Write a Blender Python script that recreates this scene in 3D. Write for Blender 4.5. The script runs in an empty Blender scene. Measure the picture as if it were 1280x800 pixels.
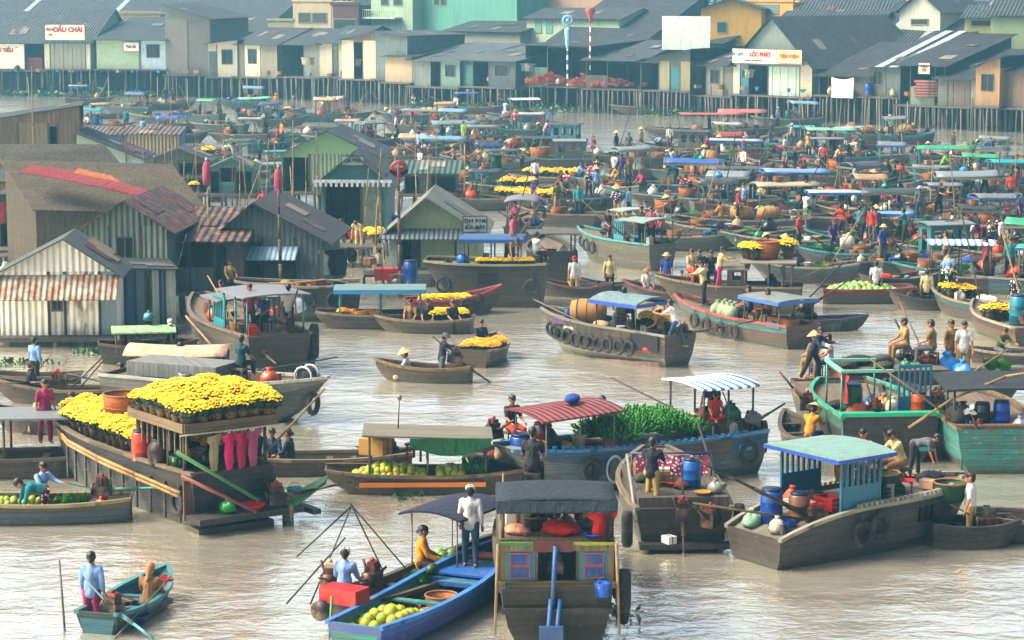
import bpy, bmesh, math, random
from math import sin, cos, pi, radians, sqrt, atan2, floor
from mathutils import Vector, Matrix

SC = bpy.context.scene
COL = SC.collection
rnd = random.Random(7)

# ------------------------------------------------------------ camera, light
FPX, HC, HY = 3000.0, 12.5, -25.0
TILT = math.atan((400 - HY) / FPX)
cam = bpy.data.cameras.new("camera"); camo = bpy.data.objects.new("camera", cam)
COL.objects.link(camo); SC.camera = camo
cam.sensor_width = 36; cam.lens = 36 * FPX / 1280; cam.clip_end = 5000; cam.clip_start = 0.5
camo.location = (0, 0, HC); camo.rotation_euler = (pi / 2 - TILT, 0, 0)

SUN_EL, SUN_AZ = radians(50), radians(-95)
wd = bpy.data.worlds.new("World"); SC.world = wd; wd.use_nodes = True
nt = wd.node_tree; bg = nt.nodes['Background']
sky = nt.nodes.new('ShaderNodeTexSky'); sky.sky_type = 'NISHITA'; sky.sun_disc = False
sky.sun_elevation = SUN_EL; sky.sun_rotation = SUN_AZ
sky.air_density = 1.0; sky.dust_density = 10; sky.ozone_density = 1.0; sky.altitude = 0
nt.links.new(sky.outputs[0], bg.inputs[0]); bg.inputs[1].default_value = 0.135
sl = bpy.data.lights.new("sun", 'SUN'); so = bpy.data.objects.new("sun", sl); COL.objects.link(so)
sl.energy = 2.4; sl.angle = radians(22); sl.color = (1.0, 0.88, 0.70)
so.rotation_euler = (pi / 2 - SUN_EL, 0, pi - SUN_AZ)
SC.view_settings.view_transform = 'Standard'; SC.view_settings.look = 'None'
SC.view_settings.exposure = 1.72; SC.view_settings.gamma = 1
SC.cycles.max_bounces = 5; SC.cycles.volume_bounces = 0; SC.cycles.diffuse_bounces = 2
SC.cycles.glossy_bounces = 3; SC.cycles.use_denoising = True
SC.cycles.use_adaptive_sampling = True

# ------------------------------------------------------------ picture to world
def P(px, py, z=0.0):
    dx = (px - 640) / FPX; du = (400 - py) / FPX
    d = Vector((dx, cos(TILT) + du * sin(TILT), -sin(TILT) + du * cos(TILT)))
    t = (z - HC) / d.z
    return Vector((d.x * t, d.y * t, z))
def S(py): return (py - HY) / HC             # pixels per metre on the water at a row
def ZAT(p, py):                               # height that shows at row py above world point p
    du = (400 - py) / FPX
    r = (-sin(TILT) + du * cos(TILT)) / (cos(TILT) + du * sin(TILT))
    return HC + p.y * r

# ------------------------------------------------------------ materials
MC = {}
CK = .62
def lin(h):
    if isinstance(h, str):
        h = h.lstrip('#'); v = [int(h[i:i + 2], 16) / 255 for i in (0, 2, 4)]
        return tuple(((c + .055) / 1.055) ** 2.4 if c > .04 else c / 12.92 for c in v)
    return tuple(h)
def M(kind, col, **k):
    key = (kind, col, tuple(sorted(k.items())))
    if key in MC: return MC[key]
    c = tuple(v ** 1.5 * CK for v in lin(col))
    m = bpy.data.materials.new(kind); m.use_nodes = True
    N = m.node_tree.nodes; L = m.node_tree.links; B = N['Principled BSDF']
    def n(t, **kw):
        x = N.new('ShaderNode' + t)
        for a, b in kw.items(): setattr(x, a, b)
        return x
    def mth(op, a, b=0.0):
        x = n('Math', operation=op)
        for i, v in enumerate((a, b)):
            if isinstance(v, (int, float)): x.inputs[i].default_value = v
            else: L.new(v, x.inputs[i])
        return x.outputs[0]
    def mix(f, a, b, bt='MIX'):
        x = n('MixRGB', blend_type=bt)
        for i, v in ((0, f), (1, a), (2, b)):
            if isinstance(v, (int, float)): x.inputs[i].default_value = v
            elif isinstance(v, tuple): x.inputs[i].default_value = (*v[:3], 1)
            else: L.new(v, x.inputs[i])
        return x.outputs[0]
    tc = n('TexCoord'); oi = n('ObjectInfo')
    off = n('VectorMath', operation='ADD'); L.new(tc.outputs['Object'], off.inputs[0])
    sc_ = n('VectorMath', operation='SCALE'); cx = n('CombineXYZ')
    L.new(oi.outputs['Random'], cx.inputs[0]); L.new(oi.outputs['Random'], cx.inputs[1]); L.new(oi.outputs['Random'], cx.inputs[2])
    L.new(cx.outputs[0], sc_.inputs[0]); sc_.inputs['Scale'].default_value = 17.0
    L.new(sc_.outputs[0], off.inputs[1]); V = off.outputs[0]
    sep = n('SeparateXYZ'); L.new(tc.outputs['Object'], sep.inputs[0])
    def noise(scale, det=4, st=(1, 1, 1), rough=.6):
        mp = n('Mapping'); mp.inputs['Scale'].default_value = st; L.new(V, mp.inputs[0])
        x = n('TexNoise'); x.inputs['Scale'].default_value = scale; x.inputs['Detail'].default_value = det
        x.inputs['Roughness'].default_value = rough; L.new(mp.outputs[0], x.inputs[0]); return x.outputs[0]
    def ramp(v, a, b):
        x = n('MapRange'); x.inputs[1].default_value = a; x.inputs[2].default_value = b; L.new(v, x.inputs[0]); return x.outputs[0]
    rough = k.get('rough', .7); col_out = c; h = None; bs = .3; bd = .02
    axis = k.get('ax', 'h')
    def coord():
        if axis == 'x': return sep.outputs[0]
        if axis == 'y': return sep.outputs[1]
        if axis == 'z': return sep.outputs[2]
        return mth('ADD', sep.outputs[0], sep.outputs[1])
    if kind == 'hull': c = tuple(v * .42 for v in c)
    dark = tuple(v * .45 for v in c)
    wear = k.get('wear', .5)
    if kind in ('wood', 'hull', 'plank'):
        ax = axis if kind != 'hull' else 'z'
        axis = ax if ax != 'h' or kind == 'plank' else 'h'
        pw = k.get('pw', .17); t = mth('MULTIPLY', coord(), 1 / pw)
        fr = mth('FRACT', t); seam = mth('LESS_THAN', fr, k.get('seam', .09))
        wn = n('TexWhiteNoise', noise_dimensions='1D'); L.new(mth('ADD', mth('FLOOR', t), mth('MULTIPLY', oi.outputs['Random'], 50)), wn.inputs['W'])
        st = (.35, .35, 5) if axis == 'z' else (4, 4, .35)
        if axis == 'y': st = (.35, 6, 1)
        if axis == 'x': st = (6, .35, 1)
        g = noise(3.2, 5, st)
        big = noise(.9, 4)
        a = mix(ramp(g, .3, .7), tuple(v * .6 for v in c), tuple(min(1, v * 1.35 + .02) for v in c))
        a = mix(mth('MULTIPLY', wn.outputs[0], k.get('var', .5)), a, tuple(v * .5 for v in c))
        gry = sum(c) / 3
        a = mix(mth('MULTIPLY', ramp(big, .45, .72), wear), a, (gry * 1.05 + .02, gry * .98 + .016, gry * .88 + .012))
        if kind == 'hull':
            drip = noise(2.2, 4, (3, 3, .35))
            a = mix(mth('MULTIPLY', ramp(drip, .5, .75), .55), a, (.035, .03, .022))
            wz = mth('ADD', sep.outputs[2], mth('MULTIPLY', noise(2.5, 4), .22)); a = mix(mth('MULTIPLY', ramp(wz, .34, .16), .85), a, (.022, .024, .014))
            a = mix(mth('MULTIPLY', ramp(noise(5, 5, (1, 1, 2)), .6, .68), .35), a, tuple(min(1, v * 3 + .05) for v in c))
        col_out = mix(mth('MULTIPLY', seam, .75), a, tuple(v * .22 for v in c))
        h = mth('SUBTRACT', g, mth('MULTIPLY', seam, 1.5)); rough = .75; bd = .015
    elif kind == 'corr':
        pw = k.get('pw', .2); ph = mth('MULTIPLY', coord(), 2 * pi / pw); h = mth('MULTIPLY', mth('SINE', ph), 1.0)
        t = mth('FLOOR', mth('MULTIPLY', coord(), 1 / .85))
        wn = n('TexWhiteNoise', noise_dimensions='1D'); L.new(mth('ADD', t, mth('MULTIPLY', oi.outputs['Random'], 50)), wn.inputs['W'])
        a = mix(mth('MULTIPLY', wn.outputs[0], .35), c, dark)
        a = mix(mth('MULTIPLY', ramp(noise(1.1, 6), .42, .75), .5), a, tuple(min(1, v * 1.4 + .03) for v in c))
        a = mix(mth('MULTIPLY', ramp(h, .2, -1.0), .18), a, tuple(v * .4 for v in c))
        r = k.get('rust', .3)
        if r:
            rn = noise(2.0, 6, (1.6, 1.6, .45)); rm = ramp(rn, .72 - .3 * r, .86 - .3 * r)
            rc = mix(noise(9, 3), (.06, .02, .012), (.2, .075, .035)); a = mix(mth('MULTIPLY', rm, .9), a, rc)
            dn = noise(2.4, 4, (4, 4, .4)); a = mix(mth('MULTIPLY', ramp(dn, .5, .8), .45), a, (.06, .065, .055))
        col_out = a; bd = pw * .12; bs = 1.0; rough = .7
    elif kind == 'thatch':
        g = noise(10, 4, (1.6, 1.6, .12) if axis == 'h' else (1, 1, 1)); b2 = noise(1.2, 3)
        a = mix(ramp(g, .3, .7), tuple(v * .35 for v in c), tuple(min(1, v * 1.4) for v in c))
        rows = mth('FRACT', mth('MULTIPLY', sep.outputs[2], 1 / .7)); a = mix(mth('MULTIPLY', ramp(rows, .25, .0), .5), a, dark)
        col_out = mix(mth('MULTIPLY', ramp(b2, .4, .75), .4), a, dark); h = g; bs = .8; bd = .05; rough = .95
    elif kind == 'paint':
        g = noise(2.0, 6); sm = noise(14, 4)
        a = mix(mth('MULTIPLY', ramp(g, .5, .72), wear), c, tuple(v * .5 + .04 for v in c))
        a = mix(mth('MULTIPLY', ramp(noise(5, 6, (1, 1, .5), .75), .54, .62), wear * .9), a, (.11, .085, .06)); a = mix(mth('MULTIPLY', ramp(sm, .56, .68), wear * .7), a, tuple(min(1, v * 1.5 + .03) for v in c))
        dn = noise(2.6, 4, (4, 4, .4)); a = mix(mth('MULTIPLY', ramp(dn, .52, .8), wear * .7), a, (.09, .085, .07))
        col_out = a; h = g; rough = .5; bd = .01
    elif kind == 'plaster':
        g = noise(.6, 6); dn = noise(1.3, 5, (3, 3, .3))
        a = mix(mth('MULTIPLY', ramp(g, .4, .75), .35), c, tuple(v * .6 for v in c))
        col_out = mix(mth('MULTIPLY', ramp(dn, .5, .8), .5), a, tuple(v * .35 for v in c)); h = g; rough = .9
    elif kind == 'cloth':
        g = noise(7, 4, (1, 1, .6)); w = noise(5, 3, (1, 1, .5))
        col_out = mix(ramp(g, .3, .7), tuple(v * .62 for v in c), tuple(min(1, v * 1.15) for v in c)); h = w; bs = .9; bd = .07; rough = .85
    elif kind == 'floral':
        vo = n('TexVoronoi'); vo.inputs['Scale'].default_value = 11; L.new(V, vo.inputs[0])
        col_out = mix(mth('LESS_THAN', vo.outputs['Distance'], .33), c, lin(k.get('c2', 'FFFFFF'))); rough = .85
    elif kind == 'stripe':
        ph = mth('FRACT', mth('MULTIPLY', coord(), 1 / k.get('pw', .3)))
        g = noise(3, 4)
        a = mix(mth('GREATER_THAN', ph, k.get('duty', .5)), c, lin(k.get('c2', 'E8E8E0')))
        col_out = mix(mth('MULTIPLY', ramp(g, .5, .75), .4), a, (.12, .12, .12)); h = g; rough = .6
    elif kind == 'weave':
        ch = n('TexChecker'); ch.inputs['Scale'].default_value = k.get('sc', 26); L.new(V, ch.inputs[0])
        g = noise(6, 4)
        a = mix(mth('MULTIPLY', ch.outputs[1], .5), c, tuple(v * .5 for v in c))
        col_out = mix(mth('MULTIPLY', ramp(g, .45, .75), .45), a, tuple(v * .55 for v in c)); h = ch.outputs[1]; bd = .01; rough = .8
    elif kind == 'leaf':
        g = noise(k.get('sc', 4), 4)
        hs = n('HueSaturation'); mr = n('MapRange'); L.new(oi.outputs['Random'], mr.inputs[0]); mr.inputs[3].default_value = .8; mr.inputs[4].default_value = 1.2
        L.new(mr.outputs[0], hs.inputs['Value'])
        a = mix(ramp(g, .3, .7), tuple(v * .5 for v in c), tuple(min(1, v * 1.5) for v in c))
        L.new(a, hs.inputs['Color']); col_out = hs.outputs[0]; rough = .55; h = g
    elif kind == 'fruit':
        g = noise(9, 4); g2 = noise(4, 2)
        a = mix(ramp(g2, .42, .62), c, lin(k.get('c2', '6F8A1E')))
        col_out = mix(mth('MULTIPLY', ramp(g, .5, .7), .3), a, tuple(v * .5 for v in c)); rough = .45; h = g; bs = .15
    elif kind == 'skin':
        g = noise(6, 3); col_out = mix(ramp(g, .3, .7), tuple(v * .85 for v in c), tuple(min(1, v * 1.1) for v in c)); rough = .55
        B.inputs['Subsurface Weight'].default_value = .0
    elif kind == 'plastic':
        g = noise(3, 5); col_out = mix(mth('MULTIPLY', ramp(g, .5, .8), .4), c, tuple(v * .55 for v in c)); rough = k.get('rough', .35)
    elif kind == 'rubber':
        g = noise(7, 4); col_out = mix(ramp(g, .4, .7), c, tuple(v * 2 + .02 for v in c)); rough = .8; h = g
    elif kind == 'metal':
        g = noise(5, 5); col_out = mix(ramp(g, .45, .7), c, (.12, .06, .035) if k.get('rust', .5) else dark); rough = .5; h = g
        B.inputs['Metallic'].default_value = .25
    elif kind == 'flat':
        g = noise(4, 3); col_out = mix(ramp(g, .3, .7), tuple(v * .88 for v in c), c); rough = .8
    if k.get('hsv') and not isinstance(col_out, tuple):
        hs = n('HueSaturation'); mr = n('MapRange'); L.new(oi.outputs['Random'], mr.inputs[0]); mr.inputs[3].default_value = .75; mr.inputs[4].default_value = 1.2
        L.new(mr.outputs[0], hs.inputs['Value']); L.new(col_out, hs.inputs['Color']); col_out = hs.outputs[0]
    if isinstance(col_out, tuple): B.inputs['Base Color'].default_value = (*col_out, 1)
    else: L.new(col_out, B.inputs['Base Color'])
    B.inputs['Roughness'].default_value = rough
    B.inputs['Specular IOR Level'].default_value = k.get('spec', .35)
    if h is not None:
        b = n('Bump'); b.inputs['Strength'].default_value = bs; b.inputs['Distance'].default_value = bd
        L.new(h, b.inputs['Height']); L.new(b.outputs[0], B.inputs['Normal'])
    MC[key] = m
    return m

# ------------------------------------------------------------ mesh builder
class MB:
    def __init__(s): s.v = []; s.f = []; s.mi = []; s.cur = 0; s.sm = []
    def add(s, vs, fs, smooth=False):
        o = len(s.v); s.v += [tuple(v) for v in vs]
        for f in fs: s.f.append([i + o for i in f]); s.mi.append(s.cur); s.sm.append(smooth)
        return s
    def box(s, x0, x1, y0, y1, z0, z1, skew=(0, 0)):
        a, b = skew
        v = [(x0, y0, z0), (x1, y0, z0), (x1, y1, z0), (x0, y1, z0), (x0 + a, y0 + b, z1), (x1 + a, y0 + b, z1), (x1 + a, y1 + b, z1), (x0 + a, y1 + b, z1)]
        return s.add(v, [(0, 3, 2, 1), (4, 5, 6, 7), (0, 1, 5, 4), (1, 2, 6, 5), (2, 3, 7, 6), (3, 0, 4, 7)])
    def obox(s, c, sx, sy, sz, rz=0, ry=0, rx=0):
        R = Matrix.Translation(c) @ Matrix.Rotation(rz, 4, 'Z') @ Matrix.Rotation(ry, 4, 'Y') @ Matrix.Rotation(rx, 4, 'X')
        v = [R @ Vector((x * sx / 2, y * sy / 2, z * sz / 2)) for z in (-1, 1) for x, y in ((-1, -1), (1, -1), (1, 1), (-1, 1))]
        return s.add(v, [(0, 3, 2, 1), (4, 5, 6, 7), (0, 1, 5, 4), (1, 2, 6, 5), (2, 3, 7, 6), (3, 0, 4, 7)])
    def bar(s, p, q, r0, r1=None, n=6, caps=True):
        p = Vector(p); q = Vector(q); r1 = r0 if r1 is None else r1
        d = (q - p).normalized(); u = d.orthogonal().normalized(); w = d.cross(u)
        vs = []
        for c, r in ((p, r0), (q, r1)):
            for i in range(n): a = 2 * pi * i / n; vs.append(c + u * (r * cos(a)) + w * (r * sin(a)))
        fs = [(i, (i + 1) % n, n + (i + 1) % n, n + i) for i in range(n)]
        if caps: fs += [tuple(range(n - 1, -1, -1)), tuple(range(n, 2 * n))]
        return s.add(vs, fs, n > 5)
    def tube(s, pts, r, n=6):
        for i in range(len(pts) - 1):
            ra = r[i] if isinstance(r, (list, tuple)) else r; rb = r[i + 1] if isinstance(r, (list, tuple)) else r
            s.bar(pts[i], pts[i + 1], ra, rb, n)
        return s
    def lathe(s, prof, n=14, c=(0, 0, 0), M_=None, cap=True):
        vs = []; 
        for r, z in prof:
            for i in range(n):
                a = 2 * pi * i / n; p = Vector((r * cos(a), r * sin(a), z))
                if M_ is not None: p = M_ @ p
                vs.append(p + Vector(c))
        fs = [(j * n + i, j * n + (i + 1) % n, (j + 1) * n + (i + 1) % n, (j + 1) * n + i) for j in range(len(prof) - 1) for i in range(n)]
        if cap: fs += [tuple(range(n - 1, -1, -1)), tuple(range((len(prof) - 1) * n, len(prof) * n))]
        return s.add(vs, fs, True)
    def ball(s, c, r, n=8, m=6, sc=(1, 1, 1)):
        prof = []
        vs = []; 
        for j in range(1, m):
            t = pi * j / m
            for i in range(n):
                a = 2 * pi * i / n
                vs.append((c[0] + r * sc[0] * sin(t) * cos(a), c[1] + r * sc[1] * sin(t) * sin(a), c[2] - r * sc[2] * cos(t)))
        b = len(vs); vs += [(c[0], c[1], c[2] - r * sc[2]), (c[0], c[1], c[2] + r * sc[2])]
        fs = [(j * n + i, j * n + (i + 1) % n, (j + 1) * n + (i + 1) % n, (j + 1) * n + i) for j in range(m - 2) for i in range(n)]
        fs += [(b, (i + 1) % n, i) for i in range(n)] + [(b + 1, (m - 2) * n + i, (m - 2) * n + (i + 1) % n) for i in range(n)]
        return s.add(vs, fs, True)
    def torus(s, c, R, r, ax='y', n=14, m=6, ry=1.0):
        vs = []
        for i in range(n):
            a = 2 * pi * i / n
            for j in range(m):
                b = 2 * pi * j / m; q = R + r * cos(b); x, y, z = q * cos(a), r * sin(b), q * sin(a) * ry
                if ax == 'y': p = (x, y, z)
                elif ax == 'x': p = (y, x, z)
                else: p = (x, z, y)
                vs.append((p[0] + c[0], p[1] + c[1], p[2] + c[2]))
        fs = [(i * m + j, i * m + (j + 1) % m, ((i + 1) % n) * m + (j + 1) % m, ((i + 1) % n) * m + j) for i in range(n) for j in range(m)]
        return s.add(vs, fs, True)
    def slab(s, pts, t):                       # a polygon given a thickness downwards
        n = len(pts); v = [tuple(p) for p in pts] + [(p[0], p[1], p[2] - t) for p in pts]
        return s.add(v, [tuple(range(n)), tuple(range(2 * n - 1, n - 1, -1))] + [(i, n + i, n + (i + 1) % n, (i + 1) % n) for i in range(n)])
    def wallpoly(s, pts, t):                   # (x,z) outline extruded along y by t from y=0
        n = len(pts); v = [(p[0], 0, p[1]) for p in pts] + [(p[0], t, p[1]) for p in pts]
        return s.add(v, [tuple(range(n)), tuple(range(2 * n - 1, n - 1, -1))] + [(i, n + i, n + (i + 1) % n, (i + 1) % n) for i in range(n)])
    def mesh(s, name, mats):
        me = bpy.data.meshes.new(name); me.from_pydata(s.v, [], s.f)
        for m in (mats if isinstance(mats, (list, tuple)) else [mats]): me.materials.append(m)
        me.polygons.foreach_set('material_index', s.mi); me.polygons.foreach_set('use_smooth', s.sm)
        bm = bmesh.new(); bm.from_mesh(me); bmesh.ops.recalc_face_normals(bm, faces=bm.faces); bm.to_mesh(me); bm.free()
        me.update(); return me
    def build(s, name, mats, parent=None, loc=None):
        o = bpy.data.objects.new(name, s.mesh(name, mats)); COL.objects.link(o)
        if parent is not None: o.parent = parent
        if loc is not None: o.location = loc
        return o

LABELS = {}
def tag(o, label=None, cat=None, group=None, kind=None):
    if label:
        label = ' '.join(label.split()); o['label'] = label; LABELS.setdefault(label, []).append(o)
    if cat: o['category'] = cat
    if group: o['group'] = group
    if kind: o['kind'] = kind
    return o
def thing(name, label, cat, loc=(0, 0, 0), rz=0, group=None):
    o = bpy.data.objects.new(name, None); COL.objects.link(o); o.location = loc; o.rotation_euler = (0, 0, rz)
    o.empty_display_size = .2
    return tag(o, label, cat, group)
def kids(o): return CH.get(o.name, [])
CH = {}
def place(proto, label, cat, loc, rz=0, group=None, scale=1, mats=None):
    """copy a prototype description: dict(name, mesh, mats, children=[...])"""
    def mk(d, parent):
        o = bpy.data.objects.new(d['name'], d.get('mesh')); COL.objects.link(o)
        if parent is not None: o.parent = parent
        if 'loc' in d: o.location = d['loc']
        if 'rot' in d: o.rotation_euler = d['rot']
        if 'sc' in d: o.scale = d['sc']
        if mats and d['name'] in mats and d.get('mesh') and len(o.material_slots):
            o.material_slots[0].link = 'OBJECT'; o.material_slots[0].material = mats[d['name']]
        for c in d.get('ch', []): mk(c, o)
        return o
    o = mk(proto, None)
    o.location = loc; o.rotation_euler = rz if isinstance(rz, tuple) else (0, 0, rz)
    o.scale = (scale,) * 3 if not isinstance(scale, tuple) else scale
    return tag(o, label, cat, group)
# ------------------------------------------------------------ water
def water_mat():
    m = bpy.data.materials.new('river_water'); m.use_nodes = True
    N = m.node_tree.nodes; L = m.node_tree.links; B = N['Principled BSDF']
    tc = N.new('ShaderNodeTexCoord')
    def ns(sc, det, st, rough=.55, dist=0.0):
        mp = N.new('ShaderNodeMapping'); mp.inputs['Scale'].default_value = st; L.new(tc.outputs['Object'], mp.inputs[0])
        x = N.new('ShaderNodeTexNoise'); x.inputs['Scale'].default_value = sc; x.inputs['Detail'].default_value = det
        x.inputs['Roughness'].default_value = rough; x.inputs['Distortion'].default_value = dist
        L.new(mp.outputs[0], x.inputs[0]); return x.outputs[0]
    a = ns(2.6, 4, (.7, 1, 1), .6, .5); b = ns(.22, 3, (.7, 1, 1)); c = ns(8, 3, (1, .8, 1), .6, .5)
    def bump(h, st, dist, prev=None):
        x = N.new('ShaderNodeBump'); x.inputs['Strength'].default_value = st; x.inputs['Distance'].default_value = dist
        L.new(h, x.inputs['Height'])
        if prev: L.new(prev, x.inputs['Normal'])
        return x.outputs[0]
    n1 = bump(b, .6, .4); n2 = bump(a, .8, .065, n1); n3 = bump(c, .6, .014, n2)
    L.new(n3, B.inputs['Normal'])
    mx = N.new('ShaderNodeMixRGB'); L.new(b, mx.inputs[0])
    mx.inputs[1].default_value = (.78, .74, .58, 1); mx.inputs[2].default_value = (.97, .92, .75, 1)
    L.new(mx.outputs[0], B.inputs['Base Color'])
    B.inputs['Roughness'].default_value = .07; B.inputs['IOR'].default_value = 1.4
    B.inputs['Metallic'].default_value = .88
    return m
w = MB(); w.add([(-700, 15, 0), (700, 15, 0), (700, 1380, 0), (-700, 1380, 0)], [(0, 1, 2, 3)])
tag(w.build('river_water', water_mat()), 'brown river water rippling between the boats and stilt houses', 'water', kind='structure')

# the far bank as seen: (column, water row)
BANK = [(-260, 118), (0, 119.5), (300, 122), (500, 130), (720, 140), (860, 144), (1000, 152), (1280, 164), (1500, 176)]
def bank_row(px):
    for (a, ya), (b, yb) in zip(BANK, BANK[1:]):
        if a <= px <= b: return ya + (yb - ya) * (px - a) / (b - a)
def bank(px): return P(px, bank_row(px))
FLOOR = 2.6
bp = [bank(px) for px, _ in BANK]
off = []
for i, p in enumerate(bp):
    a = bp[max(0, i - 1)]; b = bp[min(len(bp) - 1, i + 1)]; d = (b - a).normalized(); nrm = Vector((-d.y, d.x, 0))
    off.append(nrm)
sl_ = MB()
rows = []
for o_, z in ((2.2, -1.0), (3.6, .5), (5.0, 2.2), (9, 2.45)): rows.append([(p.x + n_.x * o_, p.y + n_.y * o_, z) for p, n_ in zip(bp, off)])
rows.append([(p[0] * 6 , 1370, 3.5) for p in rows[-1]])
nn = len(bp); vs = [q for r in rows for q in r]
sl_.add(vs, [(j * nn + i, j * nn + i + 1, (j + 1) * nn + i + 1, (j + 1) * nn + i) for j in range(len(rows) - 1) for i in range(nn - 1)])
tag(sl_.build('river_bank', M('plaster', '4A4438')), 'dark muddy bank under and behind the far stilt houses', 'bank', kind='structure')

def haze():
    m = bpy.data.materials.new('haze'); m.use_nodes = True; N = m.node_tree.nodes; L = m.node_tree.links
    N.remove(N['Principled BSDF']); v = N.new('ShaderNodeVolumePrincipled')
    v.inputs['Color'].default_value = (.26, .74, 1.0, 1); v.inputs['Density'].default_value = HAZE_D; v.inputs['Anisotropy'].default_value = .2
    L.new(v.outputs[0], N['Material Output'].inputs['Volume'])
    b = MB(); b.box(-1100, 1100, -30, 1450, -3, 30)
    o = b.build('haze', m); tag(o, 'thin blue river haze fading the far bank', 'haze', kind='stuff')
HAZE_D = .0005
haze()
# ------------------------------------------------------------ people
def caps_mesh(caps, vox, extra=None, smooth=3):
    """continuous surface from tapered capsules (p, q, rp, rq): one voxel skin"""
    b = MB()
    for p, q, r0, r1 in caps:
        p = Vector(p); q = Vector(q)
        b.ball(p, r0, 10, 7); b.ball(q, r1, 10, 7)
        if (q - p).length > 1e-4: b.bar(p, q, r0, r1, 10)
    if extra: extra(b)
    me = b.mesh('tmp', M('flat', '808080')); o = bpy.data.objects.new('tmp', me); COL.objects.link(o)
    r = o.modifiers.new('r', 'REMESH'); r.mode = 'VOXEL'; r.voxel_size = vox; r.use_smooth_shade = True
    s = o.modifiers.new('s', 'SMOOTH'); s.iterations = smooth; s.factor = .5
    dg = bpy.context.evaluated_depsgraph_get(); ev = o.evaluated_get(dg)
    out = bpy.data.meshes.new_from_object(ev); bpy.data.objects.remove(o)
    out.materials.clear()
    for p in out.polygons: p.use_smooth = True
    return out

def dirv(a, s, side): a = radians(a); s = radians(s) * side; return Vector((sin(a) * cos(s), sin(s), -cos(a) * cos(s)))
# torso pitch, head pitch, thighs [(pitch, splay)] L R, calves, upper arms, forearms
POSES = {
 'stand':  (2, 0, (3, 3), (-4, 3), (1, 1), (-6, 1), (6, 12), (-6, 12), (18, 2), (12, 2)),
 'reach':  (10, 8, (8, 4), (-8, 4), (2, 1), (-12, 1), (62, 8), (48, 14), (86, -4), (80, -4)),
 'hips':   (0, 0, (4, 7), (-3, 7), (0, 2), (-3, 2), (-12, 38), (-12, 38), (20, -42), (20, -42)),
 'row':    (24, 5, (24, 5), (-18, 5), (-2, 2), (-26, 2), (55, 16), (38, 16), (95, -6), (80, -6)),
 'step':   (6, 4, (70, 6), (-2, 4), (-12, 2), (-4, 1), (40, 14), (30, 18), (110, -10), (95, -20)),
 'sit':    (4, 8, (84, 8), (84, 8), (6, 2), (2, 2), (22, 10), (26, 10), (68, -8), (62, -8)),
 'sitwork': (22, 22, (82, 12), (86, 12), (-6, 4), (8, 4), (52, 10), (44, 12), (78, -8), (88, -10)),
 'squat':  (26, 0, (112, 14), (112, 14), (-38, 4), (-38, 4), (55, 14), (48, 14), (70, -10), (84, -14)),
 'floor':  (8, 12, (86, 34), (86, 34), (70, -62), (66, -60), (24, 14), (30, 12), (62, -16), (58, -12)),
 'bend':   (78, 10, (12, 6), (-4, 6), (2, 1), (-8, 1), (18, 8), (8, 8), (12, 0), (20, 0)),
}
def skeleton(pose):
    tp, hp, tl, tr, cl, cr, ul, ur, fl, fr = POSES[pose]
    pel = Vector((0, 0, 0)); t = radians(tp); up = Vector((sin(t), 0, cos(t)))
    J = {'pel': pel, 'waist': pel + up * .16, 'chest': pel + up * .36, 'neck': pel + up * .50}
    hd = radians(tp * .55 + hp); hu = Vector((sin(hd), 0, cos(hd))); J['hu'] = hu
    J['head'] = J['neck'] + hu * .155
    J['hf'] = Vector((cos(hd), 0, -sin(hd)))
    for sd, nm, th, ca, ua, fa in ((1, 'L', tl, cl, ul, fl), (-1, 'R', tr, cr, ur, fr)):
        hip = pel + Vector((0, .09 * sd, -.02)); kn = hip + dirv(*th, sd) * .40; an = kn + dirv(*ca, sd) * .39
        sh = J['neck'] - up * .055 + Vector((0, .165 * sd, 0)); el = sh + dirv(*ua, sd) * .275; wr = el + dirv(*fa, sd) * .235
        J['hip' + nm] = hip; J['kn' + nm] = kn; J['an' + nm] = an; J['sh' + nm] = sh; J['el' + nm] = el; J['wr' + nm] = wr
        fd = dirv(fa[0] + 8, fa[1], sd); J['hd' + nm] = wr + fd * .075; J['fd' + nm] = fd
        J['toe' + nm] = an + Vector((.14, .015 * sd, -.045))
    low = min(min(J['an' + s].z - .075, J['toe' + s].z - .03) for s in 'LR')
    low = min(low, pel.z - .12)
    for k in J:
        if k not in ('hu', 'hf', 'fdL', 'fdR'): J[k] = J[k] - Vector((0, 0, low))
    return J
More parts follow.
